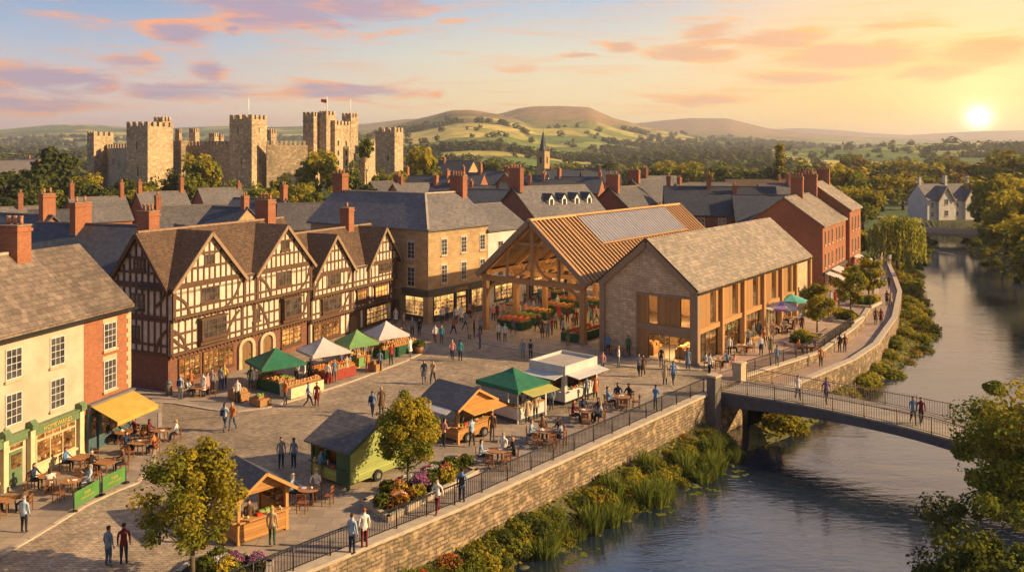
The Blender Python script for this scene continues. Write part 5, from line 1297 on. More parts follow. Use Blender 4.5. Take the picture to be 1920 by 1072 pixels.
# ---------------------------------------------------------------- the town's roofs
def th(label, px, yr, Y, L, D, az, wall='brick_red', roof='slate', ch=(), win=(), pitch=.84, name='house', pots=2, gw=(), yt=None):
    zr = ZY(yr, Y); ze = zr-D/2*pitch; cx, cy = GX(px, Y), Y
    f = Fr(cx, cy, az); F = Fr(*f.p(-L/2, D/2)[:2], az)
    return simple_house(name, label, 'house', F, L, D, ze, zr, wall, roof, ch, [(s, ze-q, w_, hh) for (s, q, w_, hh) in win], gw, pots=pots, far=True, group='houses of the old town')
W2_ = [(2, 2.2, .9, 1.3), (5.5, 2.2, .9, 1.3)]
town = [
 ('dark slate house with an orange gable end behind the cream shop house', 22, 404, 84, 12, 9.5, 116, 'brick_red', 'slate_blue_shade', [(11.3, 0, 2.2, 1.3)]),
 ('long dark slate roof filling the gap beside the first timber framed house', 178, 424, 74, 12.5, 8.5, 108, 'brick_red', 'slate_blue_shade', [(5.0, .3, 2.0, 1.8)]),
 ('brick house with a grey roof and a chimney at each end before the castle trees', 182, 371, 150, 9, 9, 48, 'brick_red', 'slate', [(.4, 0, 2.6, .9), (8.6, 0, 2.6, .9)], [(3, 2.2, 1, 1.4), (7.4, 2.2, 1, 1.4)]),
 ('brick house with paired sash windows and two thin chimneys below the castle curtain wall', 302, 361, 158, 8.5, 9, 48, 'brick_red', 'slate', [(.4, 0, 2.0, .9), (8, 0, 2.6, .9)], [(2.5, 2.2, 1, 1.5), (5.6, 2.2, 1, 1.5)]),
 ('small brick house with a pale roof half behind a bush under the castle', 412, 354, 172, 8.5, 8, 50, 'brick_red', 'slate', [(8.2, 0, 1, .8)], W2_),
 ('brick house with a lit grey roof and one broad stack behind the timber house chimney', 358, 387, 118, 9.5, 8, 55, 'brick_red', 'slate', [(.4, 0, 1.6, 1.3)]),
 ('small house with an ochre gable and a lone stack behind the first timber house', 432, 390, 112, 6, 7, 118, 'sandstone', 'slate_blue_shade', [(5.6, 0, 1.6, .9)]),
 ('dark blue roofed house with a bright gable end and tall stack behind the timber houses', 487, 374, 130, 9.5, 9, 112, 'sandstone', 'slate_blue_shade', [(9.2, 0, 2.2, 1.0)]),
 ('low grey roofed house at the edge of town with two orange stacks', 26, 390, 120, 10, 8, 55, 'brick_red', 'slate', [(5.8, 0, 2.0, 1.2), (8.6, -1, 1.6, 1.1)]),
 ('low dull roofed outbuilding beside the broad stack near the castle foot', 95, 396, 112, 5, 6, 80, 'brick_dark', 'slate', []),
 ('grey green roofed house tucked behind the sandstone corner roof', 575, 383, 128, 8, 8, 78, 'sandstone', 'slate', []),
 ('brick gabled house with a tapering stack behind the sandstone corner roof', 725, 341, 205, 9, 9, 48, 'brick_dark', 'slate', [(7.5, 0, 1.6, 2.2)], ()),
 ('blue slate house with an orange gable end and a stack at the castle side', 800, 331, 215, 13, 10, 112, 'brick_red', 'slate_blue_shade', [(1, 0, 2.2, 1.0), (12.4, 0, 1.5, 1.6)]),
 ('brick house with a many potted stack behind the slate hip', 843, 345, 165, 7, 8, 100, 'brick_red', 'slate_blue_shade', [(.8, 0, 1.6, 1.8), (6.4, 0, 1.8, 1.8)]),
 ('tall slate hall with a pale gable end by the round golden tree', 856, 302, 300, 13, 11, 112, 'sandstone', 'slate_blue_shade', [(2.2, 1, 1.2, 1)]),
 ('slate house with brick gable stepping below the tall hall', 872, 325, 235, 11, 9, 106, 'brick_red', 'slate_blue_shade', [(5, 0, 1.8, 1), (10, 0, 2.6, 1.4)]),
 ('cream gabled house with a blue roof in the town centre', 925, 322, 262, 10, 9, 112, 'white_render', 'slate_blue_shade', [(9, 0, 1.4, 1)]),
 ('brick house with a twin dormer front near the spire', 962, 326, 245, 7, 7, 40, 'brick_red', 'slate', [(1, 0, 2, 1)]),
 ('wide blue roofed house with a brick gable and broad dark stack behind the cream house', 925, 357, 140, 9, 9, 108, 'brick_dark', 'slate_blue_shade', []),
 ('small dark roofed cottage between the stacks above the hip roof', 888, 349, 185, 7, 6, 100, 'brick_dark', 'slate', [(3, 0, 1, 1.2)]),
 ('low blue roof beside the dormer house above the market hall', 1092, 376, 132, 7, 8, 100, 'brick_dark', 'slate_blue_shade', []),
 ('red brick house with a steep shaded gable and lit roof above the market hall', 1170, 352, 128, 9, 8.4, 36, 'brick_dark', 'slate', [(.6, .3, 2.0, 2.0)], [(2.5, 1.6, .8, 1.1), (5.5, 1.6, .8, 1.1)]),
 ('tall brick terrace with pale window surrounds beyond the hall ridge', 1212, 338, 150, 10, 8, 38, 'brick_red', 'slate', [(.8, 0, 1.8, 2.0)], [(2.5, 1.8, .9, 1.5), (5, 1.8, .9, 1.5), (7.5, 1.8, .9, 1.5), (2.5, 4.6, .9, 1.5), (5, 4.6, .9, 1.5)]),
 ('white gabled house in the row beside the tall brick terrace', 1242, 345, 160, 6, 7, 38, 'white_render', 'slate', [], [(1.5, 1.8, .9, 1.5), (4, 1.8, .9, 1.5)]),
 ('blue roofed house with an orange end wall left of the dark broad stack', 1085, 333, 200, 11, 8, 108, 'brick_red', 'slate_blue_shade', [(.8, 0, 2.0, 1.7), (10.6, 0, 1.2, 1)], [(6, 1.6, 1, 1), (8, 1.6, 1, 1)]),
 ('cream gabled cottage below the church', 1000, 330, 215, 8, 8, 112, 'white_render', 'slate_blue_shade', [(7, 0, 1, 1)]),
 ('long low roof running behind the spire', 1075, 318, 300, 22, 9, 96, 'brick_red', 'slate_blue_shade', [(3, 0, 1, 1.2), (15, 0, 1.4, 1.3), (20, 0, 1.4, 1.3)]),
 ('brick house with a pale roof at the far edge behind the tall terrace', 1235, 331, 220, 10, 9, 70, 'brick_red', 'slate', [(1, 0, 2.2, 2.4)]),
 ('small orange brick cottage among trees near the poplar', 1290, 345, 190, 7, 7, 60, 'brick_red', 'slate', [(1, 0, 1.4, 1)]),
 ('maroon roofed shed row behind the long blue slate roof', 1418, 338, 215, 16, 8, 84, 'brick_red', 'roof_tile', [(14, 0, 1, 1)]),
 ('brick house with a low roof behind the warehouse stacks', 1478, 345, 200, 14, 9, 88, 'brick_red', 'slate', [(7, 0, 2.2, 2.2)]),
 ('pinkish gabled cottage at the far edge of town before the woods', 32, 302, 420, 15, 12, 60, 'brick_red', 'slate', []),
 ('steep roofed cottage beside the pink gabled one before the woods', 52, 298, 450, 14, 12, 100, 'brick_red', 'slate', [(8, 0, 1.5, 1)]),
 ('distant brick cottage lowest on the wooded slope at the edge', 8, 318, 380, 10, 10, 50, 'brick_red', 'slate', []),
 ('far rooftop with a small brick stack behind the church houses', 1125, 322, 270, 12, 8, 84, 'brick_dark', 'slate_blue_shade', [(6, 0, 1.2, 1.2)]),
 ('brown roofed cottage behind the dormer house ridge', 1040, 338, 190, 9, 7, 98, 'brick_dark', 'slate_blue_shade', [(2, 0, 1.4, 1.4)]),
 ('low brick house tucked under the castle tower trees', 770, 345, 190, 9, 8, 50, 'brick_red', 'slate', [(2, 0, 1.6, 1)]),
 ('small slate roof between the cream gable and the spire', 975, 344, 178, 8, 7, 96, 'brick_red', 'slate_blue_shade', [(6, 0, 1.6, 1.6)]),
 ('pale roofed house near the poplar beyond the slate range', 1330, 343, 205, 10, 8, 86, 'white_render', 'slate', []),
]
for t in town: th(*t)
# the dormer house
def dormer_house():
    Y = 112; F0 = Fr(GX(962, 112), 112, 50); zr = ZY(352, 112+2); D = 9.6; L = 13; ze = zr-4.0
    F = Fr(*F0.p(0, D/2)[:2], 50)
    h = simple_house('dormer_house', 'brick house with four white dormers in its lit slate roof and one tall broad stack', 'house', F, L, D, ze, zr, 'brick_dark', 'slate', [(.5, .0, 2.6, 2.4)], pots=4)
    k = (zr-ze)/(D/2)
    for i in range(4):
        s = 4.2+i*2.35; d = -1.9; z = ze+k*1.9
        m = MB(); m.box(F, s-.45, s+.45, d-1.5, d, z-.2, z+1.0); m.prism([F.p(s-.45, d, z+1.0), F.p(s+.45, d, z+1.0), F.p(s, d, z+1.6)], tuple(np.array(F.p(0, -2.0))-np.array(F.p(0, 0)))); o = m.build('dormer', 'white_paint', h)
        m = MB()
        for sg in (-1, 1):
            q = [F.p(s+sg*.6, d+.12, z+.85), F.p(s, d+.12, z+1.65), F.p(s, d-2.2, z+1.65), F.p(s+sg*.6, d-2.2, z+.85)]
            m.hexa(q, [(a, b, c+.08) for a, b, c in q])
        m.build('dormer_roof', 'slate_blue_shade', o)
        m = MB(); m.box(F, s-.26, s+.26, d, d+.03, z+.1, z+.95); m.build('pane', 'glass_dark', o)
dormer_house()
th('long dark slate range with a stepped ridge and white sashes between hall and warehouse', 1348, 352, 128, 16, 9, 98, 'brick_dark', 'slate_blue_shade', [(6.5, 0, 1.9, 1.2), (.6, -1.5, 1.6, .6)], [(2, 1.9, 1, 1.4), (5, 1.9, 1, 1.4), (8, 1.9, 1, 1.4), (11, 1.9, 1, 1.4)], name='slate_range')
th('lower dark slate range joining the stepped roof to the brick warehouse', 1445, 368, 124, 10.5, 9, 98, 'brick_dark', 'slate_blue_shade', [(.4, -2, 1.4, .6)], [(2, 1.9, 1, 1.4)], name='slate_range')
def church():
    Y = 400; x = GX(1021, Y); h = empty('church', (x, Y, 0), 'stone church with a slim grey spire rising over the town roofs', 'church')
    F = Fr(x, Y, 36); m = MB(); m.box(F, 0, 4.4, -4.4, 0, 0, 19); m.box(F, -.15, 4.55, -4.55, .15, 16.9, 17.3); t = m.build('tower', 'sandstone', h)
    m = MB()
    for s, d in ((.2, -.2), (4.2, -.2), (.2, -4.2), (4.2, -4.2)): xx, yy, _ = F.p(s, d); m.cyl((xx, yy, 19), (xx, yy, 21.6), .35, .03, 5)
    m.build('pinnacle', 'sandstone', t)
    xx, yy, _ = F.p(2.2, -2.2); m = MB(); m.cyl((xx, yy, 19), (xx, yy, 28), 2.0, .28, 8, smooth=False); m.cyl((xx, yy, 28), (xx, yy, 30), .14, .08, 4); m.build('spire', 'slate_blue_shade', h)
    for f, s in ((F, 2.2), (Fr(*F.p(0, -4.4)[:2], 126), 2.2)):
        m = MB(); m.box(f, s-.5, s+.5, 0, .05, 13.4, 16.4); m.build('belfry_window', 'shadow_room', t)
    simple_house('church_nave', 'x', 'x', Fr(*F.p(4.5, .5)[:2], 100), 22, 8, 6, 10.5, 'sandstone', 'slate_blue_shade', ())
church()
def merge_nave():
    n = bpy.data.objects['church_nave']; h = bpy.data.objects['church']; off = Vector(n.location)-Vector(h.location)
    for c in KIDS.pop(n.name, []):
        c.parent = h; KIDS[h.name].append(c); c.location = off
    bpy.data.objects.remove(n)
merge_nave()
def white_house():
    Y = 232; zr = 9.4; F0 = Fr(GX(1720, Y), Y, 78); F = Fr(*F0.p(0, 4)[:2], 78); L = 19; D = 8; ze = 5.4
    h = simple_house('white_house', 'white riverside house with lilac slate roof, two front gables and three stacks', 'house', F, L, D, ze, zr, 'white_render', 'slate', [(.6, 0, 2.0, .8), (8.5, 0, 2.4, 1.2), (15.5, 0, 2.2, 1.2)], cm='white_render', pots=1)
    for s in (5.2, 13.4): pl = MB(); gable_wall(pl, F, s, 4.6, ze, 8.9, .8, 3.5); pl.box(F, s-2.3, s+2.3, -.2, .8, -.1, ze); pl.build('bay_wall', 'white_render', h)
    for s in (5.2, 13.4):
        o = cross_gable(h, F, s, 4.6, ze, 8.9, .8, -4, 'slate')
        for z in (1.2, 4.2): window(h, F, s, z, 1.0, 1.3, d=.8, nx=2, ny=2)
    for s in (1.5, 9.2, 16): 
        for z in (1.0, 3.4): window(h, F, s, z, .7, 1.1, nx=1, ny=2)
white_house()
def stone_bridge():
    A, B = (84.5, 208), (114.5, 195); F = Fr(A[0], A[1], math.degrees(atan2(B[0]-A[0], B[1]-A[1]))); L = math.hypot(B[0]-A[0], B[1]-A[1])
    h = empty('stone_bridge', F.p(L/2, -2.5), 'pale stone bridge with one long low arch across the river by the willow', 'bridge')
    zt = lambda s: -1.5+.55*sin(pi*s/L); N = 30; m = MB(); arch = lambda s: (WZ-1 if (s < 4 or s > L-3) else min(zt(s)-.75, WZ-1+2.6*max(0, sin(pi*(s-4)/(L-7)))**.4))
    for i in range(N):
        a, b = L*i/N, L*(i+1)/N; c0, c1 = (arch(a), arch(b))
        B_ = [F.p(a, -5, c0), F.p(a, 0, c0), F.p(b, 0, c1), F.p(b, -5, c1)]; T = [F.p(a, -5, zt(a)), F.p(a, 0, zt(a)), F.p(b, 0, zt(b)), F.p(b, -5, zt(b))]; m.hexa(B_, T)
    m.build('arch', 'sandstone', h)
    m = MB()
    for d0, d1 in ((-.35, .12), (-5.12, -4.65)):
      m = MB()
      for i in range(N):
        a, b = L*i/N, L*(i+1)/N; m.hexa([F.p(a, d0, zt(a)+.002), F.p(a, d1, zt(a)+.002), F.p(b, d1, zt(b)+.002), F.p(b, d0, zt(b)+.002)], [F.p(a, d0, zt(a)+.95), F.p(a, d1, zt(a)+.95), F.p(b, d1, zt(b)+.95), F.p(b, d0, zt(b)+.95)])
      m.build('parapet', 'kerb', h)
stone_bridge()
strip('road', [(62, 262), (90, 244), (112, 236), (135, 235), (160, 240)], 5, .0, .03, 'path_flags')

# ---------------------------------------------------------------- trees near and far
FT = [ # px, top, Y, r, kind, label, base z
 (376,282,222,5.6,0,'round golden tree before the castle curtain wall',3),(600,276,232,6.8,0,'big spreading golden tree at the foot of the keep',4),
 (790,268,238,5.8,0,'tall rounded golden tree past the last castle tower',2),(743,316,214,4.2,0,'small golden tree under the last castle tower',2),(712,318,208,3.6,1,'small green tree beside the pine on the mound',2),
 (655,308,222,4.2,1,'green tree at the right foot of the keep',3),(440,338,205,4,1,'low green tree below the tall square castle tower',1),(530,328,212,5,1,'green tree on the slope below the lit curtain wall',2),
 (325,318,226,3.8,1,'small green tree against the shaded curtain wall',3),(283,332,214,3.4,1,'small green tree under the second castle tower',2),(165,320,222,5,0,'golden bush like tree under the end castle tower',1),
 (112,275,244,7.6,3,'large dark tree standing clear of the castle end',0),(62,305,232,7,3,'dark tree at the wooded edge of the mound',0),(20,322,222,6.5,3,'dark tree behind the orange stacks',0),
 (140,332,204,5,3,'dark tree above the brick house with two stacks',0),(232,333,208,4.4,3,'dark tree between the two brick houses under the castle',1),(482,344,200,3.8,1,'low bush like tree below the square castle tower',1),
 (562,338,202,4,0,'small golden tree beneath the spreading one',1),(636,344,198,4,0,'golden tree above the slate hip roof chimney',1),(412,346,196,3.2,1,'small leafy tree before the pale roofed house',0),
 (350,330,214,3.6,1,'green tree left of the round golden one',2),(700,345,196,3.6,3,'dark tree behind the sandstone corner roof',0),(88,345,196,5,1,'green tree over the low dull outbuilding',0),
 (35,352,190,4.6,3,'dark tree behind the two orange stacks',0),(185,345,198,4.2,3,'dark tree behind the brick house ridge',0),(264,345,198,4,0,'golden tree by the thin chimney under the castle',0),(510,352,190,3.2,0,'golden tree behind the dark blue roof',0),(585,350,188,3.4,1,'green tree over the grey green roof',0),
 (920,298,390,8.5,1,'green tree behind the cream gabled house',0),(958,303,410,7,1,'green tree left of the church tower',0),(1070,305,430,8,1,'round tree right of the spire',0),(1130,304,420,9,3,'dark tree beyond the long low roof',0),
 (1195,306,400,8,1,'tree beyond the tall brick stack',0),(1245,298,380,9,0,'golden tree above the white gabled house',0),(1292,300,345,9,0,'broad golden tree beyond the long slate range',0),(1345,306,330,8,1,'green tree behind the stepped slate ridge',0),
 (1395,312,320,8,1,'green tree in the gap before the poplar',0),(1432,312,312,6,3,'dark tree at the left foot of the poplar',0),(1500,326,290,5.6,0,'golden tree right of the poplar',0),(1535,322,282,6,1,'green tree above the warehouse stacks',0),
 (1582,302,262,8.5,0,'large golden tree above the end of the brick row',0),(1618,346,196,5.6,0,'golden tree closing the view past the brick row',0),(1655,322,262,7.6,0,'dark golden tree behind the willow',0),(1693,328,270,6.6,0,'golden tree left of the white house',0),
 (1722,322,292,7,2,'dark tree behind the white house chimneys',0),(1590,345,215,5,4,'tree in shade behind the end house of the row',0),(1608,425,150,2.2,0,'small yellow tree at the bend of the walk',-.5),
 (1868,318,190,7,0,'tall golden tree right of the white house',0),(1852,366,196,4.4,0,'golden tree covering the right end of the white house',0),(1952,392,124,5.2,0,'bright golden tree high on the far bank',0),(1888,412,150,4.6,0,'dark tree on the far bank beyond the bridge',0),
 (1962,440,118,4.8,0,'green tree leaning to the water on the far bank',-1),(2010,490,98,4.4,0,'green tree at the edge of view on the far bank',-1),(1868,420,176,3.2,0,'dark tree beside the end of the stone bridge',-.5),
 (1905,280,300,13,2,'huge hazy tree on the skyline under the sun',0),(1856,296,330,11,2,'hazy orange tree below the low sun',0),(1785,292,390,10,2,'hazy orange tree behind the white house roof',0),(1738,302,385,9,0,'hazy golden tree past the left stack of the white house',0),
 (1690,295,440,10,0,'hazy tree on the rise above the willow',0),(1640,300,420,9,4,'hazy tree behind the large golden one',0),(1760,330,300,6,0,'golden tree behind the middle stack of the white house',0),(1950,330,200,8,0,'golden tree beyond the edge on the far bank',0),
 (2000,420,120,5,0,'leafy tree beyond the edge over the far water',0),(1550,340,240,5,4,'shaded tree behind the tall end house',0),(1880,380,168,4.6,2,'shaded tree under the tall golden one',0),
 (1905,350,158,5.5,0,'golden tree stacked before the tall one on the far bank',0),(1512,300,360,8,1,'hazy green tree far beyond the poplar',0),(1600,288,480,10,2,'hazy orange tree on the far rise',0)]
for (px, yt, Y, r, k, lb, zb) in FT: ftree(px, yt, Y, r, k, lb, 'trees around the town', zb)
ftree(1463, 262, 296, 4.0, 0, 'tall pointed poplar standing above the town edge', None, 0, True)
ftree(687, 254, 226, 2.4, 1, 'slim dark pine with a bare stem beside the keep', None, 4.5)

# woods and hedgerow trees of the open country: nobody could count them
def woodland():
    rs = np.random.RandomState(9); n = 60000
    px = rs.uniform(-350, 2300, n); Y = 470*np.exp(rs.rand(n)*np.log(3600/470)); X = (px-960)/FPX*Y
    _, cbv = cellinfo(X, Y); wn_ = rolling(X+900, Y*1.1, 700)
    Z = terr_h(X, Y)
    keep = ((cbv < .035) & (rs.rand(n) < .5)) | ((wn_ > .22) & (rs.rand(n) < .7)) | ((Y < 620) & (rs.rand(n) < .3))
    keep &= (Z < 70+20*rs.rand(n))
    ii = np.nonzero(keep)[0]; rr = random.Random(4)
    if len(ii) > 9000: ii = rs.choice(ii, 9000, replace=False)
    # a lumpy little crown, eight variants, stamped into one mesh
    vs = []
    for q in range(8):
        mb = MB(); leaves(mb, 0, 0, .55, .62, .62, .5, 26, .30, random.Random(50+q), 0, .8); vs.append((np.array(mb.v), np.array(mb.f), np.array([rr.randint(0, 1) for _ in mb.f])))
    V, F_, M_ = [], [], []; off = 0
    for i in ii:
        v, f, m_ = vs[rr.randint(0, 7)]; s = rr.uniform(6, 12)*(1+.25*(Y[i] > 1500))
        V.append(v*s+np.array((X[i], Y[i], Z[i]-s*.12))); F_.append(f+off); M_.append(np.full(len(f), rr.choice((0, 0, 1)))); off += len(v)
    V = np.concatenate(V); F_ = np.concatenate(F_); M_ = np.concatenate(M_)
    me = bpy.data.meshes.new('woodland'); me.from_pydata(V.tolist(), [], F_.tolist()); me.materials.append(MATS['leaf_far']); me.materials.append(MATS['leaf_dark']); me.polygons.foreach_set('material_index', M_)
    o = bpy.data.objects.new('woodland', me); COL.objects.link(o); tag(o, 'hedgerow trees and woods dotting the far fields', 'woodland', kind='stuff')
woodland()

# ---------------------------------------------------------------- haze
def haze():
    m = bpy.data.materials.new('haze'); m.use_nodes = True; n = m.node_tree.nodes; n.clear()
    o = n.new('ShaderNodeOutputMaterial'); v = n.new('ShaderNodeVolumePrincipled'); m.node_tree.links.new(v.outputs[0], o.inputs['Volume'])
    v.inputs['Color'].default_value = (.86, .86, .94, 1); v.inputs['Density'].default_value = .00015; v.inputs['Anisotropy'].default_value = .35
    MATS['haze'] = m
    mb = MB(); mb.b(-16500, 18500, -60, 9300, -12, 275); tag(mb.build('haze', 'haze'), 'thin warm evening haze filling the valley', 'haze', kind='stuff')
haze()
# ---------------------------------------------------------------- furniture and stalls
def proto(name):                                # parts get hung on this, copies follow
    o = bpy.data.objects.new(name, None); COL.objects.link(o); o.empty_display_size = .1; return o
PROTO = []
def mk_chair():
    t = proto('chair'); m = MB(); m.b(-.21, .21, -.2, .22, .43, .465); m.build('seat', 'chair_wood', t)
    m = MB(); m.b(-.2, .2, -.215, -.19, .62, .68); m.b(-.2, .2, -.235, -.205, .8, .9)
    for x in (-.1, 0, .1): m.b(x-.015, x+.015, -.22, -.20, .68, .8)
    m.build('backrest', 'chair_wood', t)
    for x in (-.19, .19):
        m = MB(); m.beam((x, -.2, 0), (x, -.2, .46), .035, .035, up=(0, 1, 0)); m.beam((x, -.2, .45), (x, -.235, .9), .035, .035, up=(0, 1, 0)); m.build('leg', 'chair_wood', t)
        m = MB(); m.beam((x, .2, 0), (x, .19, .44), .035, .035, up=(0, 1, 0)); m.build('leg', 'chair_wood', t)
    return t
def mk_table(r=.52, sq=False):
    t = proto('cafe_table'); m = MB()
    if sq: m.b(-r, r, -r, r, .71, .75)
    else: m.cyl((0, 0, .71), (0, 0, .75), r, r, 20)
    m.build('tabletop', 'table_wood', t)
    for a in (45, 135, 225, 315):
        x, y = cos(radians(a)), sin(radians(a)); m = MB(); m.beam((x*r*.75, y*r*.75, 0), (x*r*.6, y*r*.6, .71), .045, .045, up=(0, 1, 0)); m.build('leg', 'chair_wood', t)

    return t
def mk_mesh(name, f, mat):
    m = MB(); f(m); o = m.build(name, mat); return o
PLATE = mk_mesh('plate', lambda m: m.cyl((0, 0, 0), (0, 0, .02), .12, .14, 12), 'white_paint'); CUP = mk_mesh('cup', lambda m: m.cyl((0, 0, 0), (0, 0, .11), .035, .045, 9), 'white_paint')
CHAIR, TABLE, TABSQ = mk_chair(), mk_table(), mk_table(.5, True); PROTO += [CHAIR, TABLE, TABSQ, PLATE, CUP]
def inst(P, label, cat, group, x, y, z=0, az=0, s=1.0):
    c = copy_tree(P); tag(c, label, cat, group); place(c, x, y, z, az, s); return c
SIT = []
def fit(L):
    for l in L:
        if len(l.split()) <= 16: return l
    return ' '.join(L[-1].split()[:16])
def table_set(px, py, where, seats, sq=False, r=.88, z=0.0, s=1.0, xy=None):
    """seats: (azimuth from the table, who sits there or None)"""
    x, y = xy or G(px, py, z)
    inst(TABSQ if sq else TABLE, ('square' if sq else 'round')+' wooden table '+where, 'table', 'wooden tables on the square', x, y, z, 20 if sq else 0, s)
    if not sq or s > 1:
        for nm_, P_ in (('plate', PLATE), ('cup', CUP)):
            a_ = R.uniform(0, 6.28); q_ = .22*s; inst(P_, 'white %s on the table %s' % (nm_, where), nm_, 'crockery on the tables', x+q_*cos(a_), y+q_*sin(a_), z+.752*s, 0, s)
    for (a, who) in seats:
        ra = radians(a); cx, cy = x+sin(ra)*r*s, y+cos(ra)*r*s
        if who: lb = fit(['wooden chair under the person in %s at the table %s' % (who[0], where), 'chair of the %s clad sitter at the table %s' % (who[0], where), 'chair of the %s clad sitter %s' % (who[0], where)]); SIT.append((cx, cy, z, (a+180) % 360, who, where, s))
        else:
            side = {0: 'far', 1: 'river', 2: 'near', 3: 'town'}[int(((a+45) % 360)//90)]
            lb = fit(['empty wooden chair, %s side of the table %s' % (side, where), 'empty chair, %s side, table %s' % (side, where)])
        inst(CHAIR, lb, 'chair', 'wooden chairs at the cafe tables', cx, cy, z, (a+180) % 360+R.uniform(-8, 8), s)
# produce crates
def mk_crate(mat, seed, cm='crate', n=20, r=.065, hgt=.0):
    rr = random.Random(seed); t = proto('produce_crate'); m = MB()
    m.b(-.31, .31, -.235, .235, 0, .03); m.b(-.33, .33, -.25, -.235, 0, .17); m.b(-.33, .33, .235, .25, 0, .17); m.b(-.33, -.315, -.235, .235, 0, .18); m.b(.315, .33, -.235, .235, 0, .18); m.build('box', cm, t)
    m = MB(); m.b(-.3, .3, -.22, .22, .031, .13)
    for _ in range(n): m.ball((rr.uniform(-.26, .26), rr.uniform(-.18, .18), .15+rr.uniform(0, .07)), r*rr.uniform(.8, 1.2), 0, 6, 4)
    m.build('produce', mat, t); return t
CRATE = {k: mk_crate(m_, i, n=n, r=r) for i, (k, m_, n, r) in enumerate([('red tomatoes', 'fruit_red', 24, .055), ('oranges', 'fruit_orange', 22, .06), ('yellow lemons', 'fruit_yellow', 22, .055), ('green apples', 'fruit_green', 24, .055),
     ('peaches', 'fruit_peach', 22, .06), ('bread rolls', 'bread', 12, .095), ('leafy greens', 'leaf_veg', 16, .085), ('pale jars', 'pots', 12, .07)])}
PROTO += list(CRATE.values())
def stall_table(px, py, wl, dp, cloth, rows, where, label, z=.05, name='stall_table', h=.78, az=36, xy=None, group='market stall tables'):
    x, y = xy or G(px, py, z); F = Fr(x, y, az); t = empty(name, F.p(dp/2, -wl/2, z), label, 'stall', group)
    m = MB(); m.box(F, 0, dp, -wl, 0, h-.04+z, h+z); m.build('top', 'crate', t)
    m = MB()
    for (a, b, c, d) in ((0, dp, 0, .02), (0, dp, -wl-.02, -wl), (-.02, 0, -wl-.02, .02), (dp, dp+.02, -wl-.02, .02)): m.box(F, a, b, c, d, z+.04, z+h+.012)
    m.build('cloth', cloth, t)
    nx, ny = max(1, int(dp/.56)), max(1, int(wl/.7)); k = 0
    for i in range(nx):
        for j in range(ny):
            kind = rows[(i+(j if len(rows) > 2 else 0)//2) % len(rows)] if wl > dp else rows[(j) % len(rows)]
            kind = rows[(i*ny+j)*len(rows)//(nx*ny)] if R.random() < .8 else rows[R.randrange(len(rows))]
            qx, qy, _ = F.p((i+.5)*dp/nx, -(j+.5)*wl/ny)
            inst(CRATE[kind], 'open crate of %s on the %s' % (kind, where), 'crate', 'produce crates on the stalls', qx, qy, z+h+.012+(.10 if i >= nx/2 and nx > 1 else 0)*(0), az+90+R.uniform(-4, 4), 1.0)
CL = 'cloth_dark_green'
stall_table(978, 620, 3.0, 1.7, CL, ['red tomatoes', 'red tomatoes', 'oranges'], 'foremost tomato stall of the hall', 'foremost green clothed stall of tomatoes inside the hall mouth')
stall_table(1003, 611, 2.6, 1.5, CL, ['green apples', 'leafy greens'], 'green apple stall behind the tomatoes', 'green clothed stall of apples and greens just behind the tomatoes')
stall_table(1025, 601, 3.2, 1.5, CL, ['peaches', 'yellow lemons', 'peaches'], 'peach and lemon stall in mid hall', 'long stall heaped with peaches and lemons in the middle of the hall')
stall_table(1064, 590, 3.4, 1.5, CL, ['oranges', 'oranges', 'peaches'], 'orange stall in mid hall', 'long stall heaped with oranges behind the peach stall')
stall_table(1088, 578, 3.4, 1.5, CL, ['yellow lemons', 'oranges'], 'lemon stall deeper in the hall', 'yellow heaped stall deeper in the hall beyond the oranges')
stall_table(1122, 578, 2.4, 1.6, CL, ['pale jars', 'bread rolls'], 'stall by the barn wall deep in the hall', 'stall of jars and loaves near the barn side deep in the hall')
stall_table(1086, 643, 2.0, 4.2, CL, ['red tomatoes', 'leafy greens', 'red tomatoes'], 'stall between the front post and the barn', 'dark green clothed stall of red produce beside the front hall post')
stall_table(1045, 562, 3.0, 1.4, CL, ['pale jars', 'yellow lemons'], 'farthest hall stall', 'farthest small stall under the hall roof')
stall_table(965, 588, 2.2, 1.2, 'cloth_cream', ['pale jars', 'bread rolls'], 'pale stall at the shop side of the hall', 'pale clothed stall near the hall posts on the shop side')
for i_, (s_, d_, wl_, dp_, rows_, lb_) in enumerate([(1.2, -.9, 1.6, 2.2, ['bread rolls', 'peaches'], 'loaf table just inside the barn corner glazing'), (5.6, -.9, 1.3, 3.4, ['bread rolls', 'pale jars'], 'jar and loaf table inside the second barn bay'), (10.8, -.9, 1.3, 3.4, ['leafy greens', 'oranges'], 'greens table inside the third barn bay'), (16.0, -.9, 1.3, 3.4, ['peaches', 'pale jars'], 'table inside the fourth barn bay'), (.9, -4.4, 1.4, 1.6, ['bread rolls'], 'bread table behind the gable doors of the barn')]):
    q_ = BARN.p(s_, d_); stall_table(0, 0, wl_, dp_, 'crate', rows_, lb_, 'wooden '+lb_, xy=q_[:2], group='tables inside the barn')
stall_table(524, 740, 2.9, 1.6, CL, ['bread rolls', 'green apples', 'peaches'], 'green stall under the dark green parasol', 'green clothed stall under the dark green parasol')
stall_table(546, 749, 1.2, 3.0, 'cloth_cream', ['bread rolls', 'peaches', 'bread rolls'], 'cream loaf stand beside the dark green parasol', 'cream fronted bread stand beside the dark green parasol')
stall_table(613, 719, 2.2, 3.0, 'cloth_maroon', ['oranges', 'bread rolls', 'oranges'], 'maroon stall under the big white parasol', 'maroon clothed stall of oranges and loaves under the large white parasol')
stall_table(673, 689, 2.6, 1.3, 'canvas_mid_green', ['pale jars', 'bread rolls', 'pale jars'], 'mid green stall under the light green parasol', 'mid green clothed stall under the light green parasol')
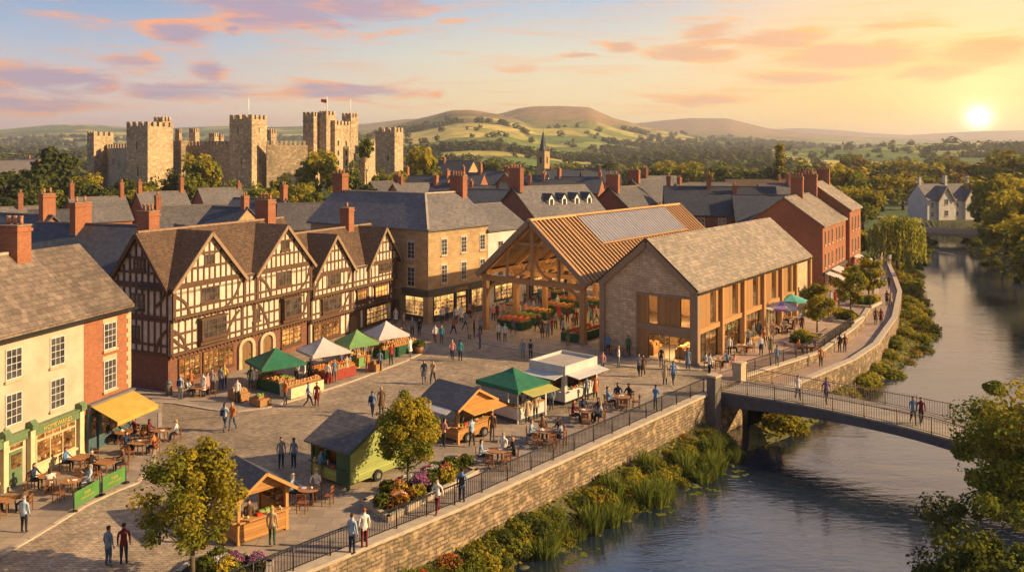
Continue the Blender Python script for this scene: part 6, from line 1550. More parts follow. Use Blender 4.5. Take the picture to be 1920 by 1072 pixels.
stall_table(722, 674, 1.8, 4.2, 'cloth_dark_green', ['bread rolls', 'peaches', 'bread rolls'], 'stall under the end white parasol', 'dark green clothed stall under the end white parasol by the planter')
stall_table(488, 764, 1.2, .9, 'crate', ['leafy greens'], 'low box stand of greens by the seated trader', 'low wooden box stand of leafy greens before the dark green parasol', h=.5)
stall_table(452, 755, 1.5, .7, 'crate', ['bread rolls'], 'low trestle by the seated trader', 'low wooden trestle beside the seated trader', h=.6)
stall_table(705, 698, .9, .7, 'crate', ['peaches'], 'small box table by the kerb', 'small wooden box table at the kerb between the stalls', h=.6)
def parasol(px, py, half, zt, ze, col, label, az=45, rnd=False, col2=None, group='parasols over the stalls'):
    x, y = G(px, py); t = empty('parasol', (x, y, 0), label, 'parasol', group)
    m = MB(); m.cyl((x, y, .05), (x, y, zt-.02), .035, .03, 8); m.cyl((x, y, .05), (x, y, .12), .3, .26, 10); m.build('pole', 'pine_plain' if not rnd else 'white_paint', t)
    n = 8 if rnd else 4; m = MB(); P = [(x+sin(radians(az+360*k/n))*half, y+cos(radians(az+360*k/n))*half) for k in range(n)]; N = 5
    for k in range(n):
        a, b = P[k], P[(k+1) % n]
        for i in range(N):
            t0, t1 = i/N, (i+1)/N; zz = lambda q: zt-(zt-ze)*(q**.82)
            L = lambda p, q: (x+(p[0]-x)*q, y+(p[1]-y)*q, zz(q))
            mi = (k % 2) if rnd and col2 else 0
            m.face([L(a, t0), L(b, t0), L(b, t1), L(a, t1)] if t0 else [(x, y, zt), L(b, t1), L(a, t1)], mi)
        m.face([(a[0], a[1], ze), (b[0], b[1], ze), (b[0], b[1], ze-.2), (a[0], a[1], ze-.2)], mi)
    cv = m.build('canopy', [col, col2 or col], t, recalc=False)
    sol = cv.modifiers.new('s', 'SOLIDIFY'); sol.thickness = .02
    for k in range(n): m = MB(); m.beam((x, y, zt-.1), (P[k][0], P[k][1], ze-.02), .025, .025); m.build('rib', 'chair_wood', t)
parasol(517, 727, 2.45, 3.05, 2.0, 'canvas_green', 'dark green square market parasol nearest the cafe end of the timber houses', 8)
parasol(606, 705, 2.25, 3.1, 2.1, 'canvas_white', 'large white square market parasol over the maroon stall', 8)
parasol(669, 690, 1.9, 3.2, 2.2, 'canvas_mid_green', 'light green square market parasol between the two white ones', 8)
parasol(724, 670, 2.1, 3.2, 2.1, 'canvas_white', 'white square market parasol at the end of the stall row by the planter', 8)
parasol(1466, 622, 1.7, 3.1, 2.5, 'canvas_purple', 'round purple and white parasol beside the barn glazing', 0, True, 'canvas_white', 'round parasols by the barn')
parasol(1484, 606, 1.65, 3.1, 2.5, 'canvas_teal', 'round teal parasol beside the barn glazing', 0, True, None, 'round parasols by the barn')

# ---- kiosks: F runs along the sunlit face, d inwards along the shaded one
def goods(mb, F, s0, s1, d0, d1, z, n, rr):
    for _ in range(n):
        s, d = rr.uniform(s0, s1), rr.uniform(d0, d1); k = rr.random(); m = rr.randint(0, 4); x, y, _z = F.p(s, d)
        if k < .4: mb.ball((x, y, z+.05), rr.uniform(.05, .09), m, 6, 4)
        elif k < .7: mb.cyl((x, y, z), (x, y, z+rr.uniform(.1, .25)), .05, .045, 7, m)
        else: mb.box(F, s-.12, s+.12, d-.08, d+.08, z, z+rr.uniform(.06, .16), m)
GM = ['pots', 'bread', 'fruit_red', 'crate', 'leaf_veg']
def wheel(par, F, s, r=.3, d=.0):
    m = MB(); p, q = F.p(s, d, r), F.p(s, d+.14, r); m.cyl(p, q, r, r, 18); w_ = m.build('wheel', 'tyre', par)
    m = MB(); m.cyl(F.p(s, d+.13, r), F.p(s, d+.16, r), r*.55, r*.5, 14); m.build('rim', 'chrome', w_)
def hut(name, label, corner, az, w_, dp, ze, zr, body, roofm, posts, base=.25, gable=None, flap=None, solid=False, left_open=True, wheels=(), zc=1.02, roof_ov=.22, lshelf=None):
    F = Fr(corner[0], corner[1], az); LF = Fr(*F.p(0, -dp)[:2], az+90); t = empty(name, F.p(w_/2, -dp/2, .0), label, 'stall', 'kiosks and stalls on the square')
    BF_ = Fr(*F.p(w_, 0)[:2], az-90); rr = random.Random(int(w_*100+dp*10))
    m = MB(); m.box(F, 0, w_, -dp, 0, base, base+.1)
    th_ = .06
    if solid: m.box(F, 0, w_, -th_, 0, base+.1, ze)
    else: m.box(F, .1, w_-.1, -th_, 0, base+.1, zc)
    if not left_open: m.box(LF, 0, dp, -th_, 0, base+.1, ze)
    else: m.box(LF, .1, dp-.1, -th_, 0, base+.1, zc)
    m.box(F, w_-th_, w_, -dp+.1, -.1, base+.1, ze-.02); m.box(F, .1, w_-.1, -dp, -dp+th_, base+.1, ze-.02) if solid else None
    m.build('body', body, t)
    for (s, d) in ((.06, -.06), (w_-.06, -.06), (.06, -dp+.06), (w_-.06, -dp+.06)): m = MB(); m.box(F, s-.07, s+.07, d-.07, d+.07, .02, ze); m.build('post', posts, t)
    m = MB()
    if not solid: m.box(F, 0, w_, -.35, .22, zc+.003, zc+.06)
    if left_open: m.box(LF, 0, dp, -.3, .25, zc+.005, zc+.055)
    m.build('counter', posts, t)
    m = MB(); 
    if not solid: goods(m, F, .2, w_-.2, -.3, .1, zc+.06, 16, rr)
    if left_open: goods(m, LF, .2, dp-.2, -.25, .1, zc+.056, 14, rr)
    m.build('goods', GM, t)
    for z_ in (1.25, 1.6): m = MB(); m.box(F, w_-.4, w_-.1, -dp+.2, -.3, z_, z_+.05, 3); sh_ = m.build('shelf', GM, t); m = MB(); goods(m, F, w_-.35, w_-.12, -dp+.3, -.4, z_+.05, 10, rr); m.build('goods', GM, sh_)
    # roof: ridge runs inwards along d
    m = MB(); k = (zr-ze)/(w_/2)
    for sg in (-1, 1):
        e = w_/2+sg*(w_/2+roof_ov); zl = ze-k*roof_ov
        q = [F.p(e, roof_ov, zl), F.p(e, -dp-roof_ov, zl), F.p(w_/2, -dp-roof_ov, zr), F.p(w_/2, roof_ov, zr)]
        m.hexa([(x, y, z) for x, y, z in q], [(x, y, z+.08) for x, y, z in q])
    m.build('roof', roofm, t)
    m = MB(); m.prism([F.p(.02, -.05, ze), F.p(w_-.02, -.05, ze), F.p(w_/2, -.05, zr-.03)], tuple(np.array(F.p(0, .05))-np.array(F.p(0, 0)))); m.build('gable', gable or body, t)
    for sg in (-1, 1):
        e = w_/2+sg*(w_/2+roof_ov); m = MB(); m.beam(F.p(e, roof_ov+.02, ze-k*roof_ov), F.p(w_/2, roof_ov+.02, zr), .05, .14); m.build('bargeboard', posts, t)
    if flap: m = MB(); P = [F.p(.1, .02, ze-.02), F.p(w_-.1, .02, ze-.02), F.p(w_-.1, 1.25, ze-.22), F.p(.1, 1.25, ze-.22)]; m.hexa([P[3], P[2], P[1], P[0]], [tuple(np.array(q)+(0, 0, .04)) for q in (P[3], P[2], P[1], P[0])]); m.build('flap', flap, t)
    for s in wheels: wheel(t, F, s)
    if lshelf: m = MB(); P = [LF.p(lshelf[0], .03, ze-.05), LF.p(lshelf[1], .03, ze-.05), LF.p(lshelf[1], .75, ze-.3), LF.p(lshelf[0], .75, ze-.3)]; m.hexa([P[3], P[2], P[1], P[0]], [tuple(np.array(q)+(0, 0, .03)) for q in (P[3], P[2], P[1], P[0])]); m.build('flap', 'canvas_white', t)
    return t, F, LF
hut('food_hut', 'orange timber food hut on small wheels with a blue tin roof and raised flap', G(859, 834), 42, 3.1, 3.2, 2.2, 3.05, 'pine', 'slate_blue_shade', 'pine_plain', flap='canvas_orange', wheels=(.75, 2.2), lshelf=(.3, 2.9))
gt, GFr, GLF = hut('catering_trailer', 'lime green gabled catering trailer with a dark slate roof and serving hatch', G(653, 922), 38, 4.2, 3.0, 2.15, 3.15, 'green_boards', 'slate', 'green_dark', solid=True, wheels=(2.0,), base=.3, roof_ov=.28)
m = MB(); m.box(GLF, 2.1, 3.0, .0, .04, .3, 2.1); m.build('door_panel', 'green_dark', gt)
hut('plank_stall', 'plank fronted food stall with a dark roof half hidden by the corner tree', G(446, 1024), 46, 2.5, 2.7, 2.15, 3.0, 'pine', 'slate_blue_shade', 'pine_plain', base=.1, roof_ov=.3)
def gazebo():
    F = Fr(*G(971, 795), 44); w_, dp = 2.7, 3.5; LF = Fr(*F.p(0, -dp)[:2], 134); rr = random.Random(8)
    t = empty('gazebo_stall', F.p(w_/2, -dp/2), 'green topped gazebo stall on a white counter with a yellow side awning', 'stall', 'kiosks and stalls on the square')
    for (s, d) in ((0, 0), (w_, 0), (0, -dp), (w_, -dp)): m = MB(); m.box(F, s-.04, s+.04, d-.04, d+.04, 0, 2.25); m.build('post', 'white_paint', t)
    m = MB(); 
    for a, b in ((F, w_), (LF, dp)): m.box(a, .05, b-.05, -.5, -.02, .25, .98)
    m.build('counter', 'kiosk_white', t)
    m = MB(); m.box(F, -.02, w_+.02, -.52, .03, .985, 1.03); m.box(LF, -.02, dp-.53, -.52, .03, .987, 1.032); m.build('worktop', 'pine_plain', t)
    m = MB(); m.box(F, .1, w_-.1, -.45, -.05, .05, .25); m.box(LF, .1, dp-.1, -.45, -.05, .05, .25); m.build('plinth', 'c_navy' if 'c_navy' in MATS else 'girder', t)
    m = MB(); goods(m, F, .2, w_-.2, -.45, -.05, 1.03, 22, rr); goods(m, LF, .2, dp-.6, -.45, -.05, 1.035, 22, rr); m.build('goods', GM, t)
    m = MB(); c = F.p(w_/2, -dp/2, 3.15); o = .22; P = [F.p(-o, o, 2.25), F.p(w_+o, o, 2.25), F.p(w_+o, -dp-o, 2.25), F.p(-o, -dp-o, 2.25)]; N = 4
    for k in range(4):
        a, b = P[k], P[(k+1) % 4]; pr = None
        for i in range(N+1):
            q = i/N; zz = c[2]-(c[2]-2.25)*q**.8; r_ = [tuple(c[j]+(p[j]-c[j])*q for j in (0, 1))+(zz,) for p in (a, b)]
            if pr: m.face([pr[0], pr[1], r_[1], r_[0]] if i > 1 else [c, r_[1], r_[0]])
            pr = r_
        m.face([a, b, (b[0], b[1], 1.98), (a[0], a[1], 1.98)])
    cv = m.build('canopy', 'canvas_green', t, recalc=False); cv.modifiers.new('s', 'SOLIDIFY').thickness = .02
    m = MB(); P = [F.p(.1, .24, 2.1), F.p(w_+.1, .24, 2.1), F.p(w_+.1, 1.2, 1.95), F.p(.1, 1.2, 1.95)]; m.hexa([P[3], P[2], P[1], P[0]], [tuple(np.array(q)+(0, 0, .03)) for q in (P[3], P[2], P[1], P[0])]); m.build('side_awning', 'canvas_lime', t)
gazebo()
def white_kiosk():
    F = Fr(*G(1059, 761), 40); w_, dp = 4.0, 3.2; LF = Fr(*F.p(0, -dp)[:2], 130); rr = random.Random(9)
    t = empty('food_kiosk', F.p(w_/2, -dp/2), 'white box shaped food kiosk with flat parapet roof and two raised hatches', 'stall', 'kiosks and stalls on the square')
    m = MB()
    for a, b in ((F, w_), (LF, dp)):
        m.box(a, .0, b, -.08, 0, .25, .95); m.box(a, 0, b, -.08, 0, 2.0, 2.75)
    m.box(F, 0, .3, -.079, .001, .95, 2.0); m.box(F, w_-.3, w_, -.079, .001, .95, 2.0); m.box(LF, 0, .3, -.079, .001, .95, 2.0); m.box(LF, dp-.3, dp-.001, -.079, .001, .95, 2.0)
    m.box(F, w_-.08, w_, -dp+.08, -.08, .25, 2.75); m.box(F, .08, w_, -dp, -dp+.08, .25, 2.75); m.box(F, .08, w_-.08, -dp+.08, -.08, .25, .35); m.build('body', 'kiosk_white', t)
    m = MB(); m.box(F, .09, w_-.09, -dp+.09, -.09, 2.5, 2.55); m.build('roof', 'rooftop', t)
    for a, b in ((F, w_), (LF, dp)):
        m = MB(); m.box(a, .25, b-.25, -.4, .25, .955, 1.0); m.build('counter', 'white_paint', t)
        m = MB(); P = [a.p(.15, .02, 2.12), a.p(b-.1, .02, 2.12), a.p(b-.1, 1.1, 1.98), a.p(.15, 1.1, 1.98)]; m.hexa([P[3], P[2], P[1], P[0]], [tuple(np.array(q)+(0, 0, .04)) for q in (P[3], P[2], P[1], P[0])]); m.build('hatch_flap', 'kiosk_white', t)
        m = MB(); goods(m, a, .4, b-.4, -.35, .1, 1.0, 24, rr); m.build('goods', GM, t)
    m = MB(); m.box(F, .1, w_-.1, -dp+.1, -.1, .03, .25); m.build('plinth', 'metal_dark', t)
    m = MB(); m.box(F, .5, w_-.5, -dp+.1, -dp+.4, .4, 1.9); m.build('shelf', 'crate', t)
white_kiosk()

# ---- banners, planter tubs, bin, a frame and bicycles
def banner(a, b, label):
    (x0, y0), (x1, y1) = G(*a), G(*b); F = Fr(x0, y0, math.degrees(atan2(x1-x0, y1-y0))); L = math.hypot(x1-x0, y1-y0)
    t = empty('cafe_barrier', F.p(L/2, 0), label, 'barrier', 'cafe barriers on the pavement')
    for s in (.04, L-.04):
        m = MB(); m.cyl(F.p(s, 0, .05), F.p(s, 0, 1.05), .025, .025, 8); m.cyl(F.p(s, 0, .05), F.p(s, 0, .09), .2, .18, 12); m.build('post', 'metal_dark', t)
    m = MB(); m.box(F, .09, L-.09, -.012, .012, .2, .95); p = m.build('panel', 'banner_green', t)
    letters(t, F, L/2, .66, .02, 'CAFE', .2); letters(t, F, L/2, .45, .02, 'COFFEE AND CAKE', .11)
banner((137, 961), (188, 931), 'green cloth cafe barrier nearest the standing man, beside the round tables'); banner((190, 930), (237, 906), 'green cloth cafe barrier toward the yellow awning')
def bushmesh(name, mats, r=.5, h=.6, n=520, leaf=.07, seed=1, flowers=0, fm=None):
    rr = random.Random(seed); mb = MB()
    for k in range(9): leaves(mb, rr.uniform(-.5, .5)*r, rr.uniform(-.5, .5)*r, h*rr.uniform(.25, .7), r*.55, r*.55, h*.38, n//9, leaf, rr, rr.randint(0, len(mats)-1))
    ml = list(mats)
    if fm:
        ml += fm
        for _ in range(flowers):
            a, q = rr.uniform(0, 6.28), rr.random()**.5; x, y = r*q*cos(a)*.9, r*q*sin(a)*.9; z = h*(1.12-.5*q*q)+rr.uniform(-.05, .06)
            leaves(mb, x, y, z, .05, .05, .05, 4, .05, rr, len(mats)+rr.randrange(len(fm)))
    return mb.mesh(name, ml, recalc=False)
BM = {'red': bushmesh('bush_red', ['leaf_green', 'leaf_dark'], .5, .6, 480, .07, 1, 120, ['fl_red', 'fl_pink']), 'white': bushmesh('bush_white', ['leaf_green'], .5, .5, 480, .07, 2, 140, ['fl_white']),
      'purple': bushmesh('bush_purple', ['leaf_green', 'leaf_dark'], .45, .65, 420, .07, 3, 130, ['fl_purple', 'fl_pink']), 'yellow': bushmesh('bush_yellow', ['leaf_gold_lit', 'leaf_green'], .5, .6, 480, .07, 4, 60, ['fl_yellow']),
      'green': bushmesh('bush_green', ['leaf_green', 'leaf_dark'], .55, .6, 600, .08, 5), 'orange': bushmesh('bush_orange', ['leaf_rust', 'leaf_gold_lit'], .5, .6, 560, .07, 6, 60, ['fl_orange'])}
def bush(kind, x, y, z, s, label, group, name='flowering_shrub', cat='shrub', sz=1.0):
    o = bpy.data.objects.new(name, BM[kind]); COL.objects.link(o); o.location = (x, y, z); o.rotation_euler = (0, 0, R.uniform(0, 6.28)); o.scale = (s, s, s*sz); return tag(o, label, cat, group)
def bed(poly, label, where, kinds, n, s=1.0, seed=1, h=.28):
    cx, cy = sum(p[0] for p in poly)/len(poly), sum(p[1] for p in poly)/len(poly); t = empty('planting_bed', (cx, cy, 0), label, 'planter', 'planting beds on the square')
    P = poly+[poly[0]]; m = MB()
    for a, b in zip(P, P[1:]): F = Fr(a[0], a[1], math.degrees(atan2(b[0]-a[0], b[1]-a[1]))); m.box(F, -.12, math.hypot(b[0]-a[0], b[1]-a[1])+.12, -.12, .12, 0, h)
    m.build('kerb', 'kerb', t); m = MB(); m.face([(x, y, h-.06) for x, y in poly]); m.build('soil', 'soil', t)
    rr = random.Random(seed); k = 0; tri = 0
    while k < n and tri < 3000:
        tri += 1; wv = [-math.log(rr.random()+1e-6)**1.0 for _ in poly]; sw = sum(wv); x = sum(w_*p[0] for w_, p in zip(wv, poly))/sw; y = sum(w_*p[1] for w_, p in zip(wv, poly))/sw
        kd = kinds[k % len(kinds)]; sz_ = rr.uniform(.75, 1.25); bush(kd, x, y, h-.1, s*sz_, '%s shrub in %s' % (['tiny ', 'small ', 'middling ', 'large ', 'tallest '][int((sz_-.75)*9.99)]+{'red': 'red and pink flowering', 'white': 'white flowering', 'purple': 'purple flowering', 'yellow': 'golden leaved', 'green': 'plain green leafy', 'orange': 'rust orange'}[kd], where), 'shrubs in planting beds'); k += 1
bed([G(684, 946), G(728, 977), G(893, 889), G(850, 868)], 'stone edged flower bed around the young tree by the quay railing', 'the bed around the young quay tree', ['green', 'red', 'green', 'yellow', 'green', 'orange', 'white', 'green', 'yellow', 'green', 'purple'], 44, .95, 2)
bed([G(330, 1085), G(420, 1120), G(500, 1100), G(505, 1062), G(440, 1045), G(360, 1060)], 'flower bed at the foot of the corner tree beside the plank stall', 'the bed under the corner tree', ['white', 'green', 'yellow', 'green', 'green', 'purple', 'green'], 18, .95, 3)
for i, (c, w_) in enumerate([((1515, 640), 'the long bed beside the fence by the teal parasol'), ((1593, 600), 'the middle terrace bed'), ((1627, 572), 'the last terrace bed')]):
    x, y = G(*c); f = Fr(x, y, 32+i*3); q = 3.0 if i == 0 else 2.2
    bed([f.p(-q, -1.3)[:2], f.p(-q, .9)[:2], f.p(q, .9)[:2], f.p(q, -1.3)[:2]], ['long green planting bed by the terrace railing', 'middle planting bed of the terrace with the leafy tree', 'last planting bed of the terrace near the brick row'][i], w_, ['green', 'yellow', 'green'], 12, 1.35, 7+i, .3)
def tub(px, py, label, kind='green', s=1.0):
    x, y = G(px, py); t = empty('plant_tub', (x, y, 0), label, 'planter', 'plant tubs'); m = MB(); m.cyl((x, y, .03), (x, y, .5*s), .28*s, .36*s, 14); m.build('tub', 'chair_wood', t)
    o = bpy.data.objects.new('foliage', BM[kind]); COL.objects.link(o); reg(o, t); o.location = (0, 0, .4*s); o.scale = (s*.9,)*3
tub(785, 663, 'leafy plant in a wooden tub at the rounded end of the stall pavement', 'green', 1.3); tub(270, 818, 'tall plant in a tub at the corner of the yellow awning', 'green', .8)
x, y = G(317, 742); t = empty('litter_bin', (x, y, 0), 'grey domed litter bin at the corner of the first timber house', 'bin'); m = MB(); m.cyl((x, y, .05), (x, y, .9), .24, .24, 14); m.build('drum', 'kerb_dark', t); m = MB(); m.cyl((x, y, .9), (x, y, 1.12), .27, .1, 14); m.build('lid', 'lead', t)
def cycle(px, py, az, label):
    x, y = G(px, py); F = Fr(x, y, az); t = empty('bicycle', (x, y, 0), label, 'bicycle', 'bicycles by the barn wall')
    for s in (-.5, .5):
        m = MB(); N = 14
        for k in range(N): a, b = 2*pi*k/N, 2*pi*(k+1)/N; m.beam(F.p(s+.33*cos(a), 0, .36+.33*sin(a)), F.p(s+.33*cos(b), 0, .36+.33*sin(b)), .035, .035)
        w_ = m.build('wheel', 'tyre', t); m = MB()
        for k in range(6): a = pi*k/6; m.beam(F.p(s+.31*cos(a), 0, .36+.31*sin(a)), F.p(s-.31*cos(a), 0, .36-.31*sin(a)), .008, .008)
        m.build('spoke', 'chrome', w_)
    m = MB(); J = dict(bb=(-.05, .3), seat=(-.2, .85), head=(.35, .82), r=(-.5, .36), f=(.5, .36))
    for a, b in (('bb', 'seat'), ('seat', 'head'), ('head', 'bb'), ('bb', 'r'), ('seat', 'r'), ('head', 'f')): m.beam(F.p(J[a][0], 0, J[a][1]), F.p(J[b][0], 0, J[b][1]), .035, .035)
    m.build('frame', 'red_paint', t); m = MB(); m.box(F, -.32, -.1, -.07, .07, .88, .93); m.build('saddle', 'tyre', t); m = MB(); m.beam(F.p(.33, -.25, .98), F.p(.33, .25, .98), .03, .03); m.beam(F.p(.33, 0, .98), F.p(.35, 0, .8), .03, .03); m.build('handlebar', 'chrome', t)
cycle(1150, 668, 110, 'red bicycle parked along the shaded barn gable'); cycle(1164, 670, 100, 'second red bicycle, closer to the barn door, at the shaded gable')
x, y = G(1421, 641); t = empty('bench', (x, y, 0), 'plain wooden bench outside the barn glazing', 'bench'); F = Fr(x, y, 60); m = MB(); m.box(F, -.7, .7, -.2, .2, .42, .47); m.build('seat', 'pine_plain', t)
for s in (-.6, .6): m = MB(); m.box(F, s-.04, s+.04, -.18, .18, .02, .417); m.build('leg', 'pine_plain', t)

# ---- cafe tables with their sitters: (top, legs, hair, pose)
N_ = None
W = lambda top, legs='dark', hair='brown', pose='sit_table': (top, legs, hair, pose)
table_set(932, 870, 'nearest the quay flower bed', [(265, W('pale blue')), (20, W('white', 'dark', 'grey')), (85, W('black', 'dark', 'blond')), (200, N_), (150, N_)], s=1.1)
table_set(1024, 832, 'second along the quay railing', [(280, W('pale blue', 'dark', 'red')), (350, W('brown')), (60, W('black')), (110, W('grey', 'dark')), (215, N_), (165, N_)], s=1.1)
table_set(1101, 792, 'third along the quay railing', [(265, W('maroon', 'dark', 'brown')), (350, W('navy')), (60, W('navy', 'dark', 'black')), (110, W('grey', 'dark', 'blond')), (190, N_)], s=1.1)
table_set(1166, 765, 'fourth along the quay railing, beside the white kiosk', [(260, W('blue')), (350, W('navy')), (40, W('black', 'dark', 'black')), (95, N_), (180, N_)], s=1.1)
table_set(579, 945, 'beside the lime green trailer hatch', [(285, W('pale blue', 'dark', 'white')), (10, W('white', 'dark', 'blond')), (95, N_), (185, N_)], s=1.1)
table_set(151, 882, 'under the cream shop display window', [(270, W('blue')), (20, N_)], True)
table_set(200, 890, 'behind the farther green barrier', [(270, W('black', 'dark', 'white')), (60, W('brown', 'dark', 'brown')), (190, N_)], True)
table_set(92, 917, 'before the green shop door', [(275, W('navy')), (150, W('white', 'dark', 'brown'))])
table_set(132, 927, 'behind the nearer green barrier', [(60, W('pale blue', 'dark', 'grey')), (190, N_), (350, N_)])
table_set(14, 962, 'lowest by the green shopfront', [(85, W('brown', 'dark')), (190, N_), (290, W('navy'))], True)
table_set(232, 832, 'under the yellow awning', [(265, W('black', 'dark', 'white')), (20, W('maroon'))])
table_set(263, 852, 'beside the corner of the yellow awning', [(270, W('navy', 'dark')), (95, W('orange', 'dark')), (200, N_)])
table_set(304, 828, 'beyond the yellow awning toward the square', [(275, W('maroon', 'dark', 'black')), (80, W('white', 'dark', 'blond')), (190, N_)])
table_set(375, 745, 'outside the first timber house window', [(280, W('white', 'dark', 'brown')), (80, N_)], True)
table_set(1345, 690, 'at the barn corner post', [(270, W('white', 'dark', 'brown')), (80, W('blue', 'dark', 'brown')), (190, N_)])
table_set(1391, 662, 'outside the second barn bay', [(270, W('maroon')), (80, W('white', 'maroon', 'blond')), (190, N_)])
table_set(1468, 625, 'under the purple parasol', [(270, W('orange')), (20, W('white')), (100, W('maroon')), (190, N_)])
table_set(1486, 608, 'under the teal parasol', [(80, W('pale blue', 'dark', 'red')), (270, W('orange', 'dark', 'black')), (180, N_)])
table_set(1515, 663, 'against the terrace railing beside the bed', [(270, W('orange')), (60, W('purple'))])
table_set(1560, 592, 'before the brick row shops', [(270, W('white')), (80, W('pink'))])

# ---------------------------------------------------------------- plants of the river banks
def reedmesh(name, n=120, h=1.1, seed=1, r=.35):
    rr = random.Random(seed); mb = MB()
    for _ in range(n):
        a, q = rr.uniform(0, 6.28), rr.random()**.5*r; x, y = q*cos(a), q*sin(a); H = h*rr.uniform(.6, 1.15); lx, ly = cos(a)*q*.9+rr.gauss(0, .12), sin(a)*q*.9+rr.gauss(0, .12); w_ = .022; u = rr.uniform(0, 3.14); c, s_ = cos(u)*w_, sin(u)*w_
        P0, P1, P2 = (x, y, 0), (x+lx*.35, y+ly*.35, H*.6), (x+lx, y+ly, H)
        mb.face([(P0[0]-c, P0[1]-s_, 0), (P0[0]+c, P0[1]+s_, 0), (P1[0]+c, P1[1]+s_, P1[2]), (P1[0]-c, P1[1]-s_, P1[2])], 0); mb.face([(P1[0]-c, P1[1]-s_, P1[2]), (P1[0]+c, P1[1]+s_, P1[2]), P2], 0)
    return mb.mesh(name, ['leaf_reed'], recalc=False)
RM = [reedmesh('reeds_a', 130, 1.15, 1), reedmesh('reeds_b', 150, .9, 2, .45)]
BIGB = [bushmesh('shrub_a', ['leaf_gold_lit', 'leaf_green'], 1, 1.1, 1500, .10, 21), bushmesh('shrub_b', ['leaf_green', 'leaf_dark'], 1, 1.0, 1500, .10, 22), bushmesh('shrub_c', ['leaf_rust', 'leaf_gold_lit', 'leaf_green'], 1, .8, 1300, .09, 23),
        bushmesh('shrub_d', ['leaf_green', 'leaf_dark'], 1, .9, 1300, .09, 24, 260, ['fl_white']), bushmesh('shrub_e', ['leaf_dark', 'leaf_green'], 1, .9, 1300, .09, 25, 160, ['fl_orange', 'fl_red'])]
BD = ['golden green bush', 'dark green bush', 'rust tinted bush', 'white flowering bush', 'orange flowering bush']
def polyat(L, t):
    d = [0]
    for a, b in zip(L, L[1:]): d.append(d[-1]+math.hypot(b[0]-a[0], b[1]-a[1]))
    return float(np.interp(t*d[-1], d, [p[0] for p in L])), float(np.interp(t*d[-1], d, [p[1] for p in L]))
def plant(mesh, name, label, cat, group, x, y, z, s, sz=1):
    o = bpy.data.objects.new(name, mesh); COL.objects.link(o); o.location = (x, y, z); o.rotation_euler = (0, 0, R.uniform(0, 6.28)); o.scale = (s, s, s*sz); return tag(o, label, cat, group)
rb = random.Random(77)
def szw(s, a, b): t = (s-a)/(b-a); return ['low ', 'small ', 'broad ', 'tall ', 'very big '][max(0, min(4, int(t*5)))]
QT = QUAY[:3]+[(5, 51.2), QUAY[3]]
for i in range(150):
    t = .42+.58*(i+rb.random())/150; (ax, ay), (bx, by) = polyat(QT, t), polyat(WL, t); q = rb.uniform(.25, .95); x, y = ax+(bx-ax)*q, ay+(by-ay)*q; z = -1.9+(WZ-.4+1.9)*q
    seg = 'under the %s' % ('corner bed' if y < 40 else 'young quay tree' if y < 45 else 'first quay table' if y < 50 else 'middle quay tables' if y < 56 else 'footbridge pier')
    k = rb.choice([0, 1, 1, 1, 3, 4] if y < 42 else [0, 0, 1, 1, 0, 2]); s = rb.uniform(.5, .95)*(1.15 if q < .5 else .9)
    plant(BIGB[k], 'riverside_shrub', szw(s, .5, .95)+BD[k]+' '+('by the wall ' if q < .45 else 'halfway down ' if q < .7 else 'by the water ')+seg, 'shrub', 'shrubs on the river banks', x, y, z-.1, s, 1.0)
for i in range(70):
    if (i//4) % 2 == 0 and rb.random() < .8: continue
    t = .42+.57*(i+rb.random())/70; (ax, ay), (bx, by) = polyat(QT, t), polyat(WL, t); q = rb.uniform(.92, 1.12) if i % 3 else rb.uniform(.3, .9); x, y = ax+(bx-ax)*q, ay+(by-ay)*q
    plant(RM[i % 2], 'reed_clump', '%sclump of upright %s reeds at the water %s' % (szw(i*7 % 46, 0, 46), 'dense' if i % 2 else 'thin', 'under the corner bed' if y < 40 else 'under the young quay tree' if y < 46 else 'under the quay tables' if y < 56 else 'under the footbridge'), 'reeds', 'reeds at the water edge', x, y, max(WZ-.12, -1.9+(WZ-.4+1.9)*q), rb.uniform(.7, 1.5))
for i in range(120):
    t = (i+rb.random())/120; (ax, ay), (bx, by) = polyat(PATH_OUT+FARL, t), polyat(WL2, t); q = rb.uniform(.1, 1.05); x, y = ax+(bx-ax)*q, ay+(by-ay)*q
    if t < .02: continue
    k = rb.choice([0, 0, 1, 2, 2]); s = rb.uniform(.8, 1.5)*(1+.4*t)
    plant(BIGB[k], 'riverside_shrub', '%s below the walk parapet, %s%s' % (szw(s, .8, 1.9)+BD[k], 'close to it, ' if q < .4 else '' if q < .75 else 'at the water, ', 'by the footbridge' if y < 72 else 'at the bulge of the bank' if y < 95 else 'along the bend' if y < 125 else 'towards the willow' if y < 150 else 'beyond the willow'), 'shrub', 'shrubs on the river banks', x, y, -2.4+(WZ+1.9)*q-.1, s, .85)
for i in range(80):
    t = .05+.95*(i+rb.random())/80; (ax, ay), (bx, by) = polyat(RB, t), polyat(WR, t); q = rb.uniform(.1, 1.0); x, y = ax+(bx-ax)*q, ay+(by-ay)*q
    k = rb.choice([0, 0, 1, 1]); s = rb.uniform(.9, 1.6)
    plant(BIGB[k], 'riverside_shrub', '%s on the far bank, %s%s' % (szw(s, .9, 1.6)+BD[k], 'at the top, ' if q < .4 else '' if q < .75 else 'at the water, ', 'near the stone bridge' if y > 160 else 'at the wide bend' if y > 110 else 'opposite the walk' if y > 70 else 'by the footbridge end'), 'shrub', 'shrubs on the river banks', x, y, (WZ-.2)*q-.1, s, .9)
def stone_mesh(seed):
    rr = random.Random(seed); m = MB(); m.ball((0, 0, 0), .5, 0, 9, 6, (1.3, .8, .5)); m.v = [(x*(1+rr.uniform(-.12, .12)), y*(1+rr.uniform(-.12, .12)), z*(1+rr.uniform(-.2, .2))) for x, y, z in m.v]; return m.mesh('stone', 'mudbank')
